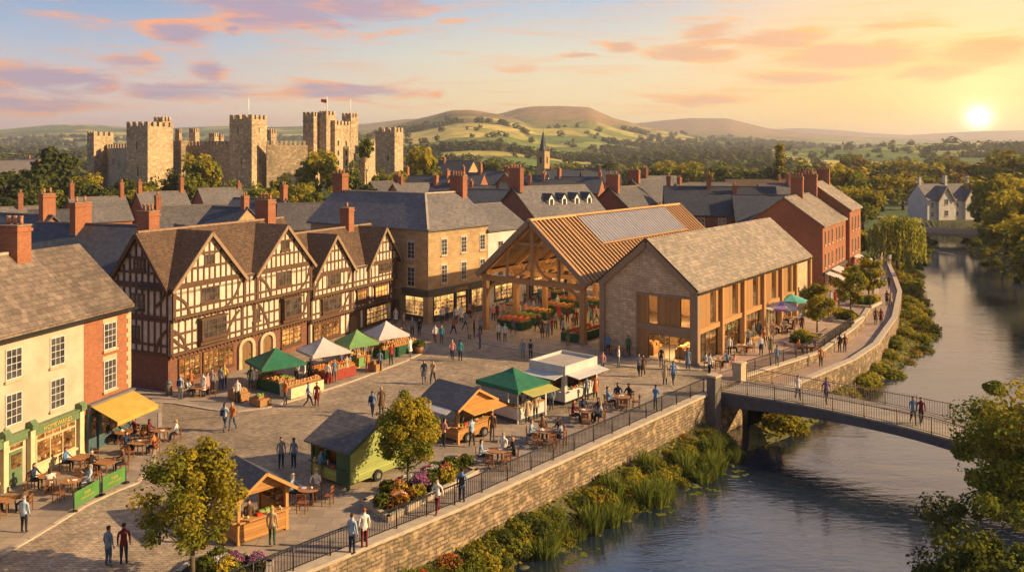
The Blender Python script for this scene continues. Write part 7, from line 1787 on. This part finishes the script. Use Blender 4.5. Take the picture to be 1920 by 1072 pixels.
SM = [stone_mesh(i) for i in range(3)]
for i in range(14):
    t = .45+.54*(i+rb.random())/14; x, y = polyat(WL, t); o_ = rb.uniform(-.1, .7); plant(SM[i % 3], 'river_stone', '%s stone in the shallows, %s' % (['flat dark', 'dark rounded', 'dull brown'][i % 3], 'under the corner bed' if y < 40 else 'under the young quay tree' if y < 46 else 'under the quay tables' if y < 53 else 'by the footbridge'), 'stone', 'stones at the water edge', x+o_*.7, y-o_*.5, WZ-.02, rb.uniform(.35, .9), .8)
def padmesh():
    rr = random.Random(3); m = MB()
    for _ in range(16): x, y, r_ = rr.gauss(0, .5), rr.gauss(0, .35), rr.uniform(.07, .15); m.face([(x+r_*cos(2*pi*k/9), y+r_*sin(2*pi*k/9), .012+.003*rr.random()) for k in range(8)])
    return m.mesh('pads', 'leaf_reed', recalc=False)
PM = padmesh()
for i, t in enumerate((.62, .74, .84, .9, .95)): x, y = polyat(WL, t); plant(PM, 'lily_pad_tuft', 'drift of floating leaves off the reeds, number %s from the flower bed end' % ['one', 'two', 'three', 'four', 'five'][i], 'water plant', 'floating leaves', x+.8, y-.6, WZ, 1.2)
def undergrowth():
    rr = random.Random(5); mb = MB()
    for (A, B, z0, n, sz) in ((QT, WL, -1.9, 5200, .12), (PATH_OUT+FARL, WL2, -2.4, 6000, .2), (RB, WR, 0.0, 6000, .3)):
        for _ in range(n):
            t, q = rr.random(), rr.random(); (ax, ay), (bx, by) = polyat(A, t), polyat(B, t); x, y = ax+(bx-ax)*q, ay+(by-ay)*q; z = z0+(WZ-.4-z0)*q+.25*sin(q*pi)
            if z < WZ-.05: continue
            leaves(mb, x, y, z+.06, .15, .15, .1, 1, sz*rr.uniform(.7, 1.4), rr, rr.randint(0, 1), 1.2)
    o = mb.build('undergrowth', ['leaf_green', 'leaf_gold_lit'], recalc=False); tag(o, 'low green ground cover over the river banks', 'ground cover', kind='stuff')
undergrowth()
for P_ in PROTO:                                 # the patterns themselves are not in the place
    pass
def drop(o):
    for c in KIDS.pop(o.name, []): drop(c)
    bpy.data.objects.remove(o)
for P_ in PROTO: drop(P_)
# ---------------------------------------------------------------- people
TOPS = {'white': (.72, .68, .62), 'pale blue': (.36, .46, .58), 'blue': (.10, .22, .45), 'grey blue': (.17, .22, .30), 'navy': (.03, .045, .10), 'grey': (.25, .25, .26), 'black': (.022, .02, .024), 'maroon': (.14, .02, .025),
        'orange': (.48, .16, .05), 'beige': (.46, .33, .21), 'brown': (.14, .08, .045), 'pink': (.55, .26, .24), 'teal': (.05, .26, .28), 'green': (.05, .14, .06), 'red': (.42, .05, .04), 'purple': (.16, .10, .22), 'olive': (.16, .15, .07), 'yellow': (.6, .42, .1)}
LEGS = {'dark': (.03, .03, .04), 'jeans': (.06, .09, .16), 'navy': (.025, .035, .07), 'grey': (.14, .14, .15), 'khaki': (.28, .21, .13), 'green': (.04, .11, .08), 'maroon': (.14, .02, .025), 'white': (.6, .55, .5)}
HAIR = {'brown': (.06, .03, .015), 'black': (.012, .01, .01), 'blond': (.45, .27, .10), 'grey': (.3, .28, .26), 'white': (.65, .6, .55), 'red': (.3, .09, .03)}
SKIN = [(.50, .27, .17), (.42, .22, .13), (.20, .10, .055), (.55, .31, .21)]
for k, c in TOPS.items(): plain('top_'+k, c, None, 6, .85, .1, 0, .15)
for k, c in LEGS.items(): plain('legs_'+k, c, None, 6, .85, .1, 0, .15)
for k, c in HAIR.items(): plain('hair_'+k, c, None, 20, .7, .1, 0, .2)
for i, c in enumerate(SKIN): plain('skin_%d' % i, c, tuple(v*.85 for v in c), 8, .6, 0, 0, .3)
plain('shoe', (.03, .022, .018), None, 8, .6, 0)
def body(name, pel=(0, 0, .93), lean=(0, 0), legs=None, arms=None, skirt=None, female=False, head=0.0, bag=False):
    """joints -> skin surface; faces take the cloth of the nearest bone"""
    px_, py_, pz = pel; lx, ly = lean; k = .92 if female else 1.0
    J = {'pel': (pel, .135*k, .105), 'sp': ((px_+lx*.3, py_+ly*.3, pz+.19), .118*k, .098), 'ch': ((px_+lx*.75, py_+ly*.75, pz+.40), .145*k, .112), 'nb': ((px_+lx, py_+ly, pz+.53), .065, .06), 'hd': ((px_+lx*1.05, py_+ly*1.08+.02, pz+.645), .078, .09), 'h2': ((px_+lx*1.05, py_+ly*1.08+.025+head, pz+.735), .078, .092), 'h3': ((px_+lx*1.05, py_+ly*1.08+.01+head, pz+.79), .045, .05)}
    E = [('pel', 'sp', 1), ('sp', 'ch', 1), ('ch', 'nb', 1), ('nb', 'hd', 0), ('hd', 'h2', 0), ('h2', 'h3', 0)]
    for sg, s in ((-1, 'l'), (1, 'r')):
        kn, an, to = legs[s]
        J['hp'+s] = ((px_+sg*.085, py_, pz-.04), .092, .098); J['kn'+s] = (kn, .062, .066); J['an'+s] = (an, .042, .045); J['to'+s] = (to, .036, .036)
        E += [('pel', 'hp'+s, 2), ('hp'+s, 'kn'+s, 2), ('kn'+s, 'an'+s, 2), ('an'+s, 'to'+s, 3)]
        el, wr, hd = arms[s]
        J['sh'+s] = ((px_+lx*.85+sg*.175*k, py_+ly*.85, pz+.48), .06, .062); J['el'+s] = (el, .043, .043); J['wr'+s] = (wr, .031, .031); J['ha'+s] = (hd, .036, .02)
        E += [('ch', 'sh'+s, 1), ('sh'+s, 'el'+s, 1), ('el'+s, 'wr'+s, 1), ('wr'+s, 'ha'+s, 0)]
    names = list(J); idx = {n: i for i, n in enumerate(names)}
    me = bpy.data.meshes.new('tmp'); me.from_pydata([J[n][0] for n in names], [(idx[a], idx[b]) for a, b, _ in E], [])
    o = bpy.data.objects.new('tmp', me); COL.objects.link(o); md = o.modifiers.new('k', 'SKIN'); md.use_smooth_shade = True; sb = o.modifiers.new('s', 'SUBSURF'); sb.levels = 1
    for i, n in enumerate(names): sv = me.skin_vertices[0].data[i]; sv.radius = (J[n][1], J[n][2]); sv.use_root = (n == 'pel')
    dg = bpy.context.evaluated_depsgraph_get(); dg.update(); ms = bpy.data.meshes.new_from_object(o.evaluated_get(dg)); bpy.data.objects.remove(o)
    mb = MB(); mb.v = [tuple(v.co) for v in ms.vertices]
    segs = [(Vector(J[a][0]), Vector(J[b][0]), m) for a, b, m in E]
    for p in ms.polygons:
        c = p.center; best = None
        for a, b, m in segs:
            d = b-a; t = max(0, min(1, (c-a).dot(d)/max(1e-9, d.length_squared))); q = (c-a-d*t).length-(.05 if m == 1 else 0)
            if best is None or q < best[0]: best = (q, m)
        mb.f.append(tuple(p.vertices)); mb.mi.append(best[1]); mb.sm.append(True)
    bpy.data.meshes.remove(ms)
    for s in 'lr':                                  # fingers and thumb
        w_, h_ = Vector(J['wr'+s][0]), Vector(J['ha'+s][0]); d = (h_-w_).normalized(); side = d.cross(Vector((0, 1, 0)) if abs(d.y) < .8 else Vector((0, 0, 1))).normalized(); up = side.cross(d)
        for i, L in enumerate((.062, .072, .068, .052)):
            r_ = h_+side*((i-1.5)*.017)+d*.012; mid = r_+d*L*.55; tip = mid+(d+up*.5).normalized()*L*.5; mb.cyl(r_, mid, .0085, .008, 5, 0); mb.cyl(mid, tip, .008, .005, 5, 0)
        r_ = w_+d*.03+side*.028; mb.cyl(r_, r_+(d+side*.9).normalized()*.055, .010, .007, 5, 0)
    hx, hy, hz = J['h2'][0]; mb.cyl((hx, hy+.075, hz-.015), (hx, hy+.108, hz-.032), .014, .011, 5, 0)     # nose
    for sg in (-1, 1): mb.ball((hx+sg*.03, hy+.086, hz+.008), .0085, 4, 5, 3); mb.ball((hx+sg*.086, hy, hz-.01), .02, 0, 6, 4, (.5, .9, 1.2))
    mb.b(hx-.022, hx+.022, hy+.075, hy+.088, hz-.062, hz-.055, 5)                                     # mouth
    if skirt:                                      # hem length, cloth slot
        z0, r0, m_ = skirt; n = 14; cz = pz+.05; i0 = len(mb.v)
        for (zz, r_) in ((cz+.05, .135), (cz-.1, .17), (z0, r0)):
            for q in range(n): a = 2*pi*q/n; mb.v.append((px_+r_*cos(a), py_+r_*.82*sin(a), zz))
        for l in range(2):
            for q in range(n): q2 = (q+1) % n; mb.f.append((i0+l*n+q, i0+l*n+q2, i0+(l+1)*n+q2, i0+(l+1)*n+q)); mb.mi.append(m_); mb.sm.append(True)
    return mb.mesh(name, ['skin_0', 'top_white', 'legs_dark', 'shoe', 'hair_black', 'skin_1'], recalc=False), (hx, hy, hz)
def hairmesh(h, long=False, nm='hair'):
    hx, hy, hz = h; mb = MB(); n, k = 10, 5; i0 = len(mb.v)
    for a in range(k+1):
        t = (pi*.62)*a/k
        for b_ in range(n):
            u = 2*pi*b_/n; back = max(0, -sin(u)); tt = t*(1 if back > .2 else .62); mb.v.append((hx+.092*sin(tt)*cos(u), hy-.012+.105*sin(tt)*sin(u), hz+.01+.088*cos(tt)-(.03 if a == k and back > .2 else 0)))
    for a in range(k):
        for b_ in range(n): b2 = (b_+1) % n; mb.f.append((i0+a*n+b_, i0+(a+1)*n+b_, i0+(a+1)*n+b2, i0+a*n+b2)); mb.mi.append(0); mb.sm.append(True)
    if long: mb.ball((hx, hy-.075, hz-.09), .085, 0, 8, 6, (.95, .5, 1.7))
    return mb.mesh(nm, ['hair_brown'], recalc=False)
L_ = lambda k, a, t=None: (k, a, t or (a[0], a[1]+.13, a[2]-.045))
ST = dict(l=L_((-.095, .02, .49), (-.10, -.02, .085)), r=L_((.095, .02, .49), (.11, -.01, .085)))
ST2 = dict(l=L_((-.11, .05, .49), (-.13, .07, .085)), r=L_((.10, -.02, .49), (.12, -.08, .085)))
WK = dict(l=L_((-.09, .20, .52), (-.09, .30, .10), (-.09, .42, .09)), r=L_((.09, -.03, .50), (.09, -.34, .15), (.09, -.24, .04)))
WK2 = dict(r=L_((.09, .17, .52), (.09, .25, .09), (.09, .38, .06)), l=L_((-.09, -.06, .50), (-.09, -.30, .14), (-.09, -.2, .04)))
SI = dict(l=L_((-.11, .42, .50), (-.11, .43, .09)), r=L_((.11, .42, .50), (.12, .40, .09)))
DN = dict(l=((-.23, -.01, 1.14), (-.235, .06, .90), (-.232, .085, .83)), r=((.23, -.01, 1.14), (.235, .06, .90), (.232, .085, .83)))
HIP = dict(l=((-.27, -.05, 1.17), (-.19, .08, 1.02), (-.13, .12, .99)), r=((.23, -.01, 1.14), (.235, .06, .90), (.232, .085, .83)))
FWD = dict(l=((-.22, .08, 1.16), (-.15, .30, 1.12), (-.13, .37, 1.13)), r=((.22, .08, 1.16), (.14, .32, 1.14), (.12, .40, 1.15)))
SW = dict(l=((-.22, -.12, 1.16), (-.22, -.16, .92), (-.22, -.15, .85)), r=((.22, .07, 1.16), (.21, .24, 1.0), (.20, .30, .96)))
SW2 = dict(r=((.22, -.12, 1.16), (.22, -.14, .92), (.22, -.13, .85)), l=((-.22, .07, 1.16), (-.21, .22, .98), (-.20, .28, .94)))
TB = dict(l=((-.25, .14, .80), (-.14, .36, .79), (-.10, .42, .79)), r=((.25, .14, .80), (.15, .36, .80), (.10, .42, .80)))
LP = dict(l=((-.24, .05, .76), (-.15, .27, .62), (-.11, .33, .60)), r=((.25, .1, .80), (.16, .28, .95), (.14, .32, 1.0)))
POSE = {}
for nm, kw in {'stand': dict(legs=ST, arms=DN), 'stand_hip': dict(legs=ST2, arms=HIP), 'reach': dict(legs=ST2, arms=FWD, lean=(0, .05)), 'walk': dict(legs=WK, arms=SW), 'walk_b': dict(legs=WK2, arms=SW2, lean=(0, .02)),
               'coat': dict(legs=ST, arms=DN, skirt=(.52, .23, 1)), 'coat_walk': dict(legs=WK2, arms=SW, skirt=(.55, .24, 1)), 'skirt': dict(legs=ST, arms=DN, skirt=(.58, .22, 2), female=True), 'skirt_walk': dict(legs=WK2, arms=SW2, skirt=(.6, .23, 2), female=True),
               'sit_table': dict(pel=(0, 0, .535), legs=SI, arms=TB, lean=(0, .06)), 'sit_back': dict(pel=(0, -.02, .535), legs=SI, arms=LP, lean=(0, -.04))}.items():
    me_, hd_ = body('person_'+nm, **kw); POSE[nm] = (me_, hairmesh(hd_, False, 'hair_short'), hairmesh(hd_, True, 'hair_long'))
PG = 'people on the square and the river walk'
rp = random.Random(31)
def person(x, y, z, face, pose, top, legs, hair, label, s=1.0, long=None, skin=None):
    me_, h1, h2 = POSE[pose]
    o = bpy.data.objects.new('person', me_); COL.objects.link(o); tag(o, label, 'person', PG)
    sc = s*rp.uniform(.96, 1.04); place(o, x, y, z, face+rp.uniform(-8, 8), sc)
    sk = SKIN.index(SKIN[skin]) if skin is not None else rp.choice([0, 0, 1, 3, 0, 2 if hair == 'black' else 3])
    for i, m in ((0, 'skin_%d' % sk), (1, 'top_'+top), (2, 'legs_'+legs)):
        o.material_slots[i].link = 'OBJECT'; o.material_slots[i].material = MATS[m]
    long = (rp.random() < .4) if long is None else long
    h = bpy.data.objects.new('hair', h2 if long else h1); COL.objects.link(h); reg(h, o); h.material_slots[0].link = 'OBJECT'; h.material_slots[0].material = MATS['hair_'+hair]
    return o
LG = {'dark': 'dark trousers', 'jeans': 'blue jeans', 'navy': 'navy trousers', 'grey': 'grey trousers', 'khaki': 'khaki trousers', 'green': 'green trousers', 'maroon': 'maroon trousers', 'white': 'pale trousers'}
for (x, y, z, face, who, where, s) in SIT:
    top, legs, hair, pose = who
    person(x, y, z, face, pose if rp.random() < .75 else 'sit_back', top, legs, hair, fit(['%s haired person in %s top seated at the table %s' % (hair, top, where), '%s haired sitter in %s at the table %s' % (hair, top, where)]), s)
PE = [ # px, py, facing, pose, top, legs, hair, where
 (45,1000,0,'stand','pale blue','dark','grey','standing by the lowest table of the green shopfront'),
 (203,1064,15,'stand','grey blue','jeans','brown','standing on the cobbles beside the one in maroon'),(232,1061,350,'stand','maroon','navy','brown','standing on the cobbles beside the one in grey blue'),
 (421,809,10,'walk','pale blue','jeans','brown','walking beside the orange top past the corner tree'),(436,808,185,'walk_b','orange','jeans','blond','walking beside the pale blue top past the corner tree'),
 (338,750,5,'stand','pale blue','grey','grey','standing by the litter bin'),(527,879,150,'stand','grey','navy','black','one of two men standing left of the trailer, the one with the white shirt front'),(551,878,200,'stand','grey blue','navy','black','standing behind the trailer hatch facing the other man'),
 (578,764,70,'walk','blue','dark','brown','walking by the cream bread stand'),(594,763,180,'skirt','maroon','maroon','brown','walking by the kerb beside the blue top'),
 (698,782,10,'walk','blue','navy','brown','walking over the open cobbles with a backpack'),(715,776,170,'coat','brown','dark','blond','walking over the open cobbles in a long coat'),
 (795,720,180,'skirt_walk','navy','grey','brown','strolling in mid square toward the camera'),(812,720,200,'walk_b','beige','dark','brown','strolling in mid square in an open jacket'),
 (848,676,175,'walk','pink','dark','grey','walking in the shade before the sandstone corner'),(863,678,5,'stand','teal','dark','black','walking in the shade before the sandstone corner'),
 (980,674,175,'coat','grey blue','khaki','brown','standing on the hall apron kerb with bare legs'),(995,675,5,'stand','grey','dark','black','standing on the hall apron kerb'),
 (935,640,175,'stand_hip','white','dark','brown','at the hall mouth beside the tomato stall'),(947,641,195,'stand','white','grey','grey','at the hall mouth beside the tomato stall'),
 (1017,635,180,'coat','brown','khaki','blond','standing under the hall front truss'),(1027,634,185,'coat','grey','dark','grey','standing under the hall front truss'),
 (1042,618,175,'stand','grey','dark','black','inside the hall before the peach stall'),(1053,619,180,'coat','brown','dark','brown','inside the hall before the orange stall'),(1064,606,190,'stand','maroon','dark','black','inside the hall behind the coat wearer'),
 (1065,648,170,'coat','olive','khaki','grey','before the dark stall at the front hall post'),(1081,614,180,'stand','maroon','dark','brown','deep inside the hall near the front post'),
 (925,603,170,'walk','pink','dark','black','under the first hall bay on the shop side'),(932,600,200,'coat','maroon','dark','black','under the first hall bay on the shop side'),(945,597,150,'walk','pink','khaki','brown','under the hall near the grey shop window'),
 (777,590,180,'stand','green','green','brown','in green before the lit corner window'),(742,608,185,'coat','white','dark','grey','beside the sandstone side wall'),(773,630,180,'stand','grey','dark','grey','at the end white parasol, toward the corner'),(786,632,180,'stand','black','dark','blond','at the end white parasol, toward the corner'),
 (816,644,180,'walk','white','maroon','brown','passing in the shade by the kerb with a red bag'),(828,646,185,'stand','teal','grey','blond','passing in the shade by the kerb'),(829,607,180,'stand','white','dark','black','before the corner shop window'),(838,603,175,'stand','grey','dark','brown','before the corner shop window near the door'),
 (855,608,190,'stand','white','dark','brown','by the lit shop door'),(865,605,170,'coat','white','dark','grey','by the lit shop door'),(881,597,200,'stand','pink','maroon','brown','near the hall post before the shop'),(888,598,150,'walk','brown','khaki','blond','near the hall post before the shop'),
 (880,637,180,'coat','beige','green','brown','standing with the seated pair before the hall post'),(889,634,90,'stand','black','dark','black','standing with the seated pair before the hall post'),(901,628,200,'stand','grey','dark','brown','by the hall post'),
 (1198,706,200,'walk','grey','dark','brown','striding past the white kiosk'),(1206,706,190,'coat_walk','brown','dark','black','striding past the white kiosk'),(1247,722,185,'coat','beige','navy','brown','walking toward the quay piers'),(1262,722,175,'walk_b','blue','navy','brown','walking toward the quay piers'),
 (1290,694,180,'coat','grey blue','navy','brown','at the barn corner post with a long coat'),(1240,690,180,'stand','black','grey','brown','in the barn doorway'),(1229,772,40,'reach','blue','grey','brown','leaning on the quay railing'),
 (1496,752,190,'walk','white','dark','black','crossing the footbridge with a dark bag'),(1549,760,180,'walk_b','purple','dark','brown','crossing the footbridge in a waistcoat'),(1712,795,185,'walk','grey blue','dark','brown','farther across the footbridge'),(1727,795,200,'walk_b','maroon','dark','brown','farther across the footbridge'),
 (1377,708,170,'coat','pink','white','brown','standing beside the terrace pier'),(1427,667,180,'skirt','white','navy','red','on the barn terrace in a navy skirt'),(1445,667,185,'coat','olive','khaki','blond','on the barn terrace in a short coat'),(1457,688,350,'stand','grey blue','grey','brown','at the terrace railing beyond the pier'),
 (1439,640,180,'coat','beige','dark','blond','in the group before the purple parasol'),(1448,637,200,'stand','beige','khaki','brown','in the group before the purple parasol'),(1413,640,90,'stand','grey','grey','brown','standing behind the bench'),(1425,636,250,'stand','navy','dark','black','standing behind the bench'),(1503,625,180,'stand','maroon','dark','black','beside the small terrace tree'),
 (1574,660,0,'stand','black','dark','black','on the river walk beside the one in maroon'),(1584,660,0,'stand','maroon','dark','black','on the river walk beside the dark clad one'),(1539,687,180,'stand','orange','dark','brown','alone on the river walk'),
 (1642,608,180,'coat','brown','khaki','brown','farther up the river walk'),(1652,608,180,'coat','maroon','dark','brown','farther up the river walk'),(1663,572,180,'coat','black','dark','black','near the bend of the walk'),(1670,572,180,'coat','beige','khaki','brown','near the bend of the walk'),(1667,540,180,'stand','black','dark','black','last one before the bend of the walk'),
 (1558,574,180,'stand','white','dark','brown','in the crowd under the cream awning'),(1566,572,170,'coat','red','dark','brown','in the crowd under the cream awning'),(1548,580,200,'stand','grey','dark','brown','at the shop doors of the brick row'),(1596,556,180,'stand','pink','dark','brown','farther along the brick row shops'),
 (660,1040,20,'stand','pale blue','navy','brown','leaning by the quay railing with the maroon trousers'),(683,1030,330,'stand','white','maroon','red','leaning by the quay railing in maroon trousers'),(820,965,200,'walk','white','maroon','brown','walking past the flower bed with a black bag'),(866,945,0,'stand','blue','navy','black','standing by the railing with a backpack'),
 (510,1025,0,'stand','beige','green','blond','ordering at the plank stall'),(467,1010,180,'stand','brown','dark','brown','serving inside the plank stall'),(600,905,60,'reach','blue','khaki','brown','ordering at the trailer hatch'),(610,898,70,'stand','teal','dark','black','beside the one ordering at the trailer'),(626,893,230,'stand','orange','dark','brown','serving inside the trailer'),
 (832,840,50,'reach','pink','dark','black','ordering at the shaded side of the orange hut'),(885,838,330,'reach','pale blue','dark','brown','ordering at the sunlit counter of the orange hut'),(923,828,200,'stand','brown','grey','brown','leaning at the orange hut wall'),(862,812,180,'stand','grey','dark','brown','serving inside the orange hut'),
 (989,795,340,'coat','beige','dark','brown','ordering at the gazebo stall in a cap'),(1004,788,350,'stand','beige','dark','grey','ordering at the gazebo stall'),(975,770,200,'stand','brown','dark','black','serving under the gazebo'),(1034,770,200,'stand','pale blue','grey','grey','between the gazebo and the white kiosk'),
 (1100,752,340,'stand','grey blue','dark','brown','ordering at the white kiosk'),(1116,748,350,'coat','orange','dark','brown','ordering at the white kiosk'),(1080,735,190,'stand','red','dark','brown','serving inside the white kiosk'),
 (381,745,200,'coat','white','dark','brown','by the timber house window table'),(398,738,180,'stand','grey','dark','black','in the queue outside the first timber house'),(414,732,10,'stand','grey','jeans','brown','in the queue outside the first timber house'),(421,729,180,'stand','yellow','navy','blond','in the queue outside the first timber house'),(358,738,150,'stand','orange','dark','red','beside the timber house display'),(389,742,90,'coat','pink','dark','brown','bending at the timber house display'),
 (445,756,180,'stand','white','dark','brown','trader behind the low trestle'),(470,730,180,'coat','green','dark','black','behind the dark green parasol stall'),(477,733,180,'stand','white','grey','white','at the end of the dark green parasol stall'),(497,712,170,'stand','green','dark','black','serving under the dark green parasol'),
 (556,716,200,'stand','white','dark','brown','between the dark green and white parasols'),(571,722,250,'stand','white','dark','blond','at the cream bread stand'),(582,716,180,'stand','black','dark','brown','serving at the maroon stall'),(627,719,350,'stand','grey blue','grey','grey','buying at the maroon stall'),(615,722,20,'skirt','white','maroon','brown','buying at the maroon stall'),(650,708,300,'coat','beige','dark','brown','at the far end of the maroon stall'),
 (689,700,330,'stand','orange','maroon','brown','by the small box table at the kerb'),(712,697,0,'stand','grey blue','navy','brown','at the kerb beyond the small box table'),(695,676,200,'stand','beige','grey','grey','at the light green parasol stall'),(679,662,180,'stand','white','dark','brown','serving under the light green parasol'),(733,685,350,'stand','red','dark','brown','crouching shopper before the end white parasol'),
 (769,670,300,'coat','white','grey','grey','seated shopper beside the plant tub'),(735,656,190,'stand','maroon','dark','brown','serving under the end white parasol'),(752,650,200,'stand','brown','dark','brown','serving under the end white parasol'),
 (971,602,190,'stand','grey','dark','brown','behind the green apple stall'),(1000,585,200,'stand','maroon','dark','brown','behind the peach stall'),(1017,575,190,'stand','grey','dark','black','between the hall posts deep inside'),(1029,572,190,'stand','pink','dark','brown','between the hall posts deep inside'),(1045,583,200,'stand','white','dark','white','serving at the orange stall'),(1110,600,180,'stand','maroon','dark','brown','at the barn side of the hall'),(1062,560,180,'stand','grey','dark','brown','at the far end of the hall'),(1095,566,180,'coat','pink','dark','brown','at the far end of the hall'),
 (1140,665,180,'stand','blue','dark','brown','holding a bicycle at the barn gable'),(1178,668,200,'stand','green','dark','black','by the bicycles at the barn gable'),(985,598,150,'stand','pink','dark','brown','browsing the apple stall'),
 (1368,668,180,'stand','white','dark','brown','at the glazing of the first barn bay'),(1402,652,200,'stand','grey','dark','brown','at the glazing of the second barn bay')]
BAGS = {(698, 782): 'navy backpack on the walker in blue on the open cobbles', (866, 945): 'black backpack on the one standing by the quay railing', (338, 750): 'grey blue backpack on the one by the litter bin', (820, 965): 'dark shoulder bag on the walker passing the flower bed', (1496, 752): 'dark bag on the walker in white on the footbridge', (421, 809): 'blue backpack on the walker beside the orange top', (1574, 660): 'black backpack on the dark clad walker on the river walk', (995, 675): 'grey backpack on the one in grey on the hall apron'}
# the crowd in and before the hall
rc = random.Random(12)
for (px, py, wh) in [(955, 610, 'left of the foremost tomato stall'), (962, 628, 'before the foremost tomato stall'), (1008, 622, 'between the tomato and apple stalls'), (1035, 628, 'in the hall aisle below the peach stall'), (1056, 632, 'in the hall aisle near the dark stall'), (1075, 624, 'in the hall aisle by the front post'), (1028, 612, 'at the end of the apple stall'), (1048, 600, 'at the end of the peach stall'), (1076, 597, 'at the end of the orange stall'),
    (1000, 592, 'behind the apple stall'), (1012, 570, 'beyond the peach stall'), (1072, 572, 'beyond the orange stall'), (1100, 592, 'by the barn wall under the hall'), (1108, 612, 'in the gap between hall and barn'), (1118, 606, 'deep in the gap between hall and barn'), (984, 575, 'among the posts on the shop side'), (951, 585, 'at the pale stall by the shops'), (1034, 560, 'at the farthest stall of the hall'),
    (872, 620, 'crossing before the corner shop door'), (850, 628, 'crossing the shade before the corner shop'), (906, 606, 'beside the first hall post'), (757, 618, 'behind the end white parasol'), (900, 655, 'just off the hall kerb'), (1130, 700, 'behind the white kiosk'), (1160, 690, 'in the open between kiosk and barn'), (1330, 705, 'between the quay pier and the barn'), (1350, 665, 'outside the first glazed bay'), (1432, 652, 'outside the fourth glazed bay'), (640, 700, 'between the two white parasols'), (655, 690, 'beside the light green parasol'), (535, 760, 'before the cream bread stand')]:
    PE.append((px, py, rc.uniform(0, 360), rc.choice(['stand', 'stand_hip', 'walk', 'coat', 'walk_b', 'skirt_walk', 'reach']), rc.choice(list(TOPS)), rc.choice(['dark', 'jeans', 'grey', 'khaki', 'navy']), rc.choice(['brown', 'black', 'blond', 'grey', 'red']), wh))
onb = lambda px: 1490 < px < 1740
for (px, py, face, pose, top, legs, hair, where) in PE:
    z = .0
    if (px, py) in ((1496, 752), (1549, 760), (1712, 795), (1727, 795)): z = .2
    if (px, py) in ((1574, 660), (1584, 660), (1539, 687), (1642, 608), (1652, 608), (1663, 572), (1670, 572), (1667, 540)): z = -.8
    x, y = G(px, py, z)
    if px > 1480 and px < 1740 and z == .2: z = bz(Vector((x-BF.ox, y-BF.oy)).dot(Vector(BF.t)))
    garment = {'skirt': 'skirt', 'skirt_walk': 'skirt'}.get(pose); lg = (legs+' skirt') if garment else LG[legs]
    g_ = 'coat' if 'coat' in pose else 'top'; lb = 'person in %s %s and %s, %s' % (top, g_, lg, where)
    if len(lb.split()) > 16: lb = 'person in %s %s, %s' % (top, g_, where)
    if len(lb.split()) > 16: lb = 'person in %s, %s' % (top, where)
    person(x, y, z+.045*(z == 0), face, pose, top, legs, hair, lb)
    if (px, py) in BAGS:
        a = radians(face); m = MB(); m.b(-.14, .14, -.27, -.13, 1.02, 1.4); m.b(-.11, .11, -.32, -.27, 1.06, 1.25)
        o = m.build('backpack', 'top_navy' if 'blue' in BAGS[(px, py)] else 'top_black'); tag(o, BAGS[(px, py)], 'bag', 'bags people carry'); place(o, x, y, z+.045*(z == 0), face, 1.0)
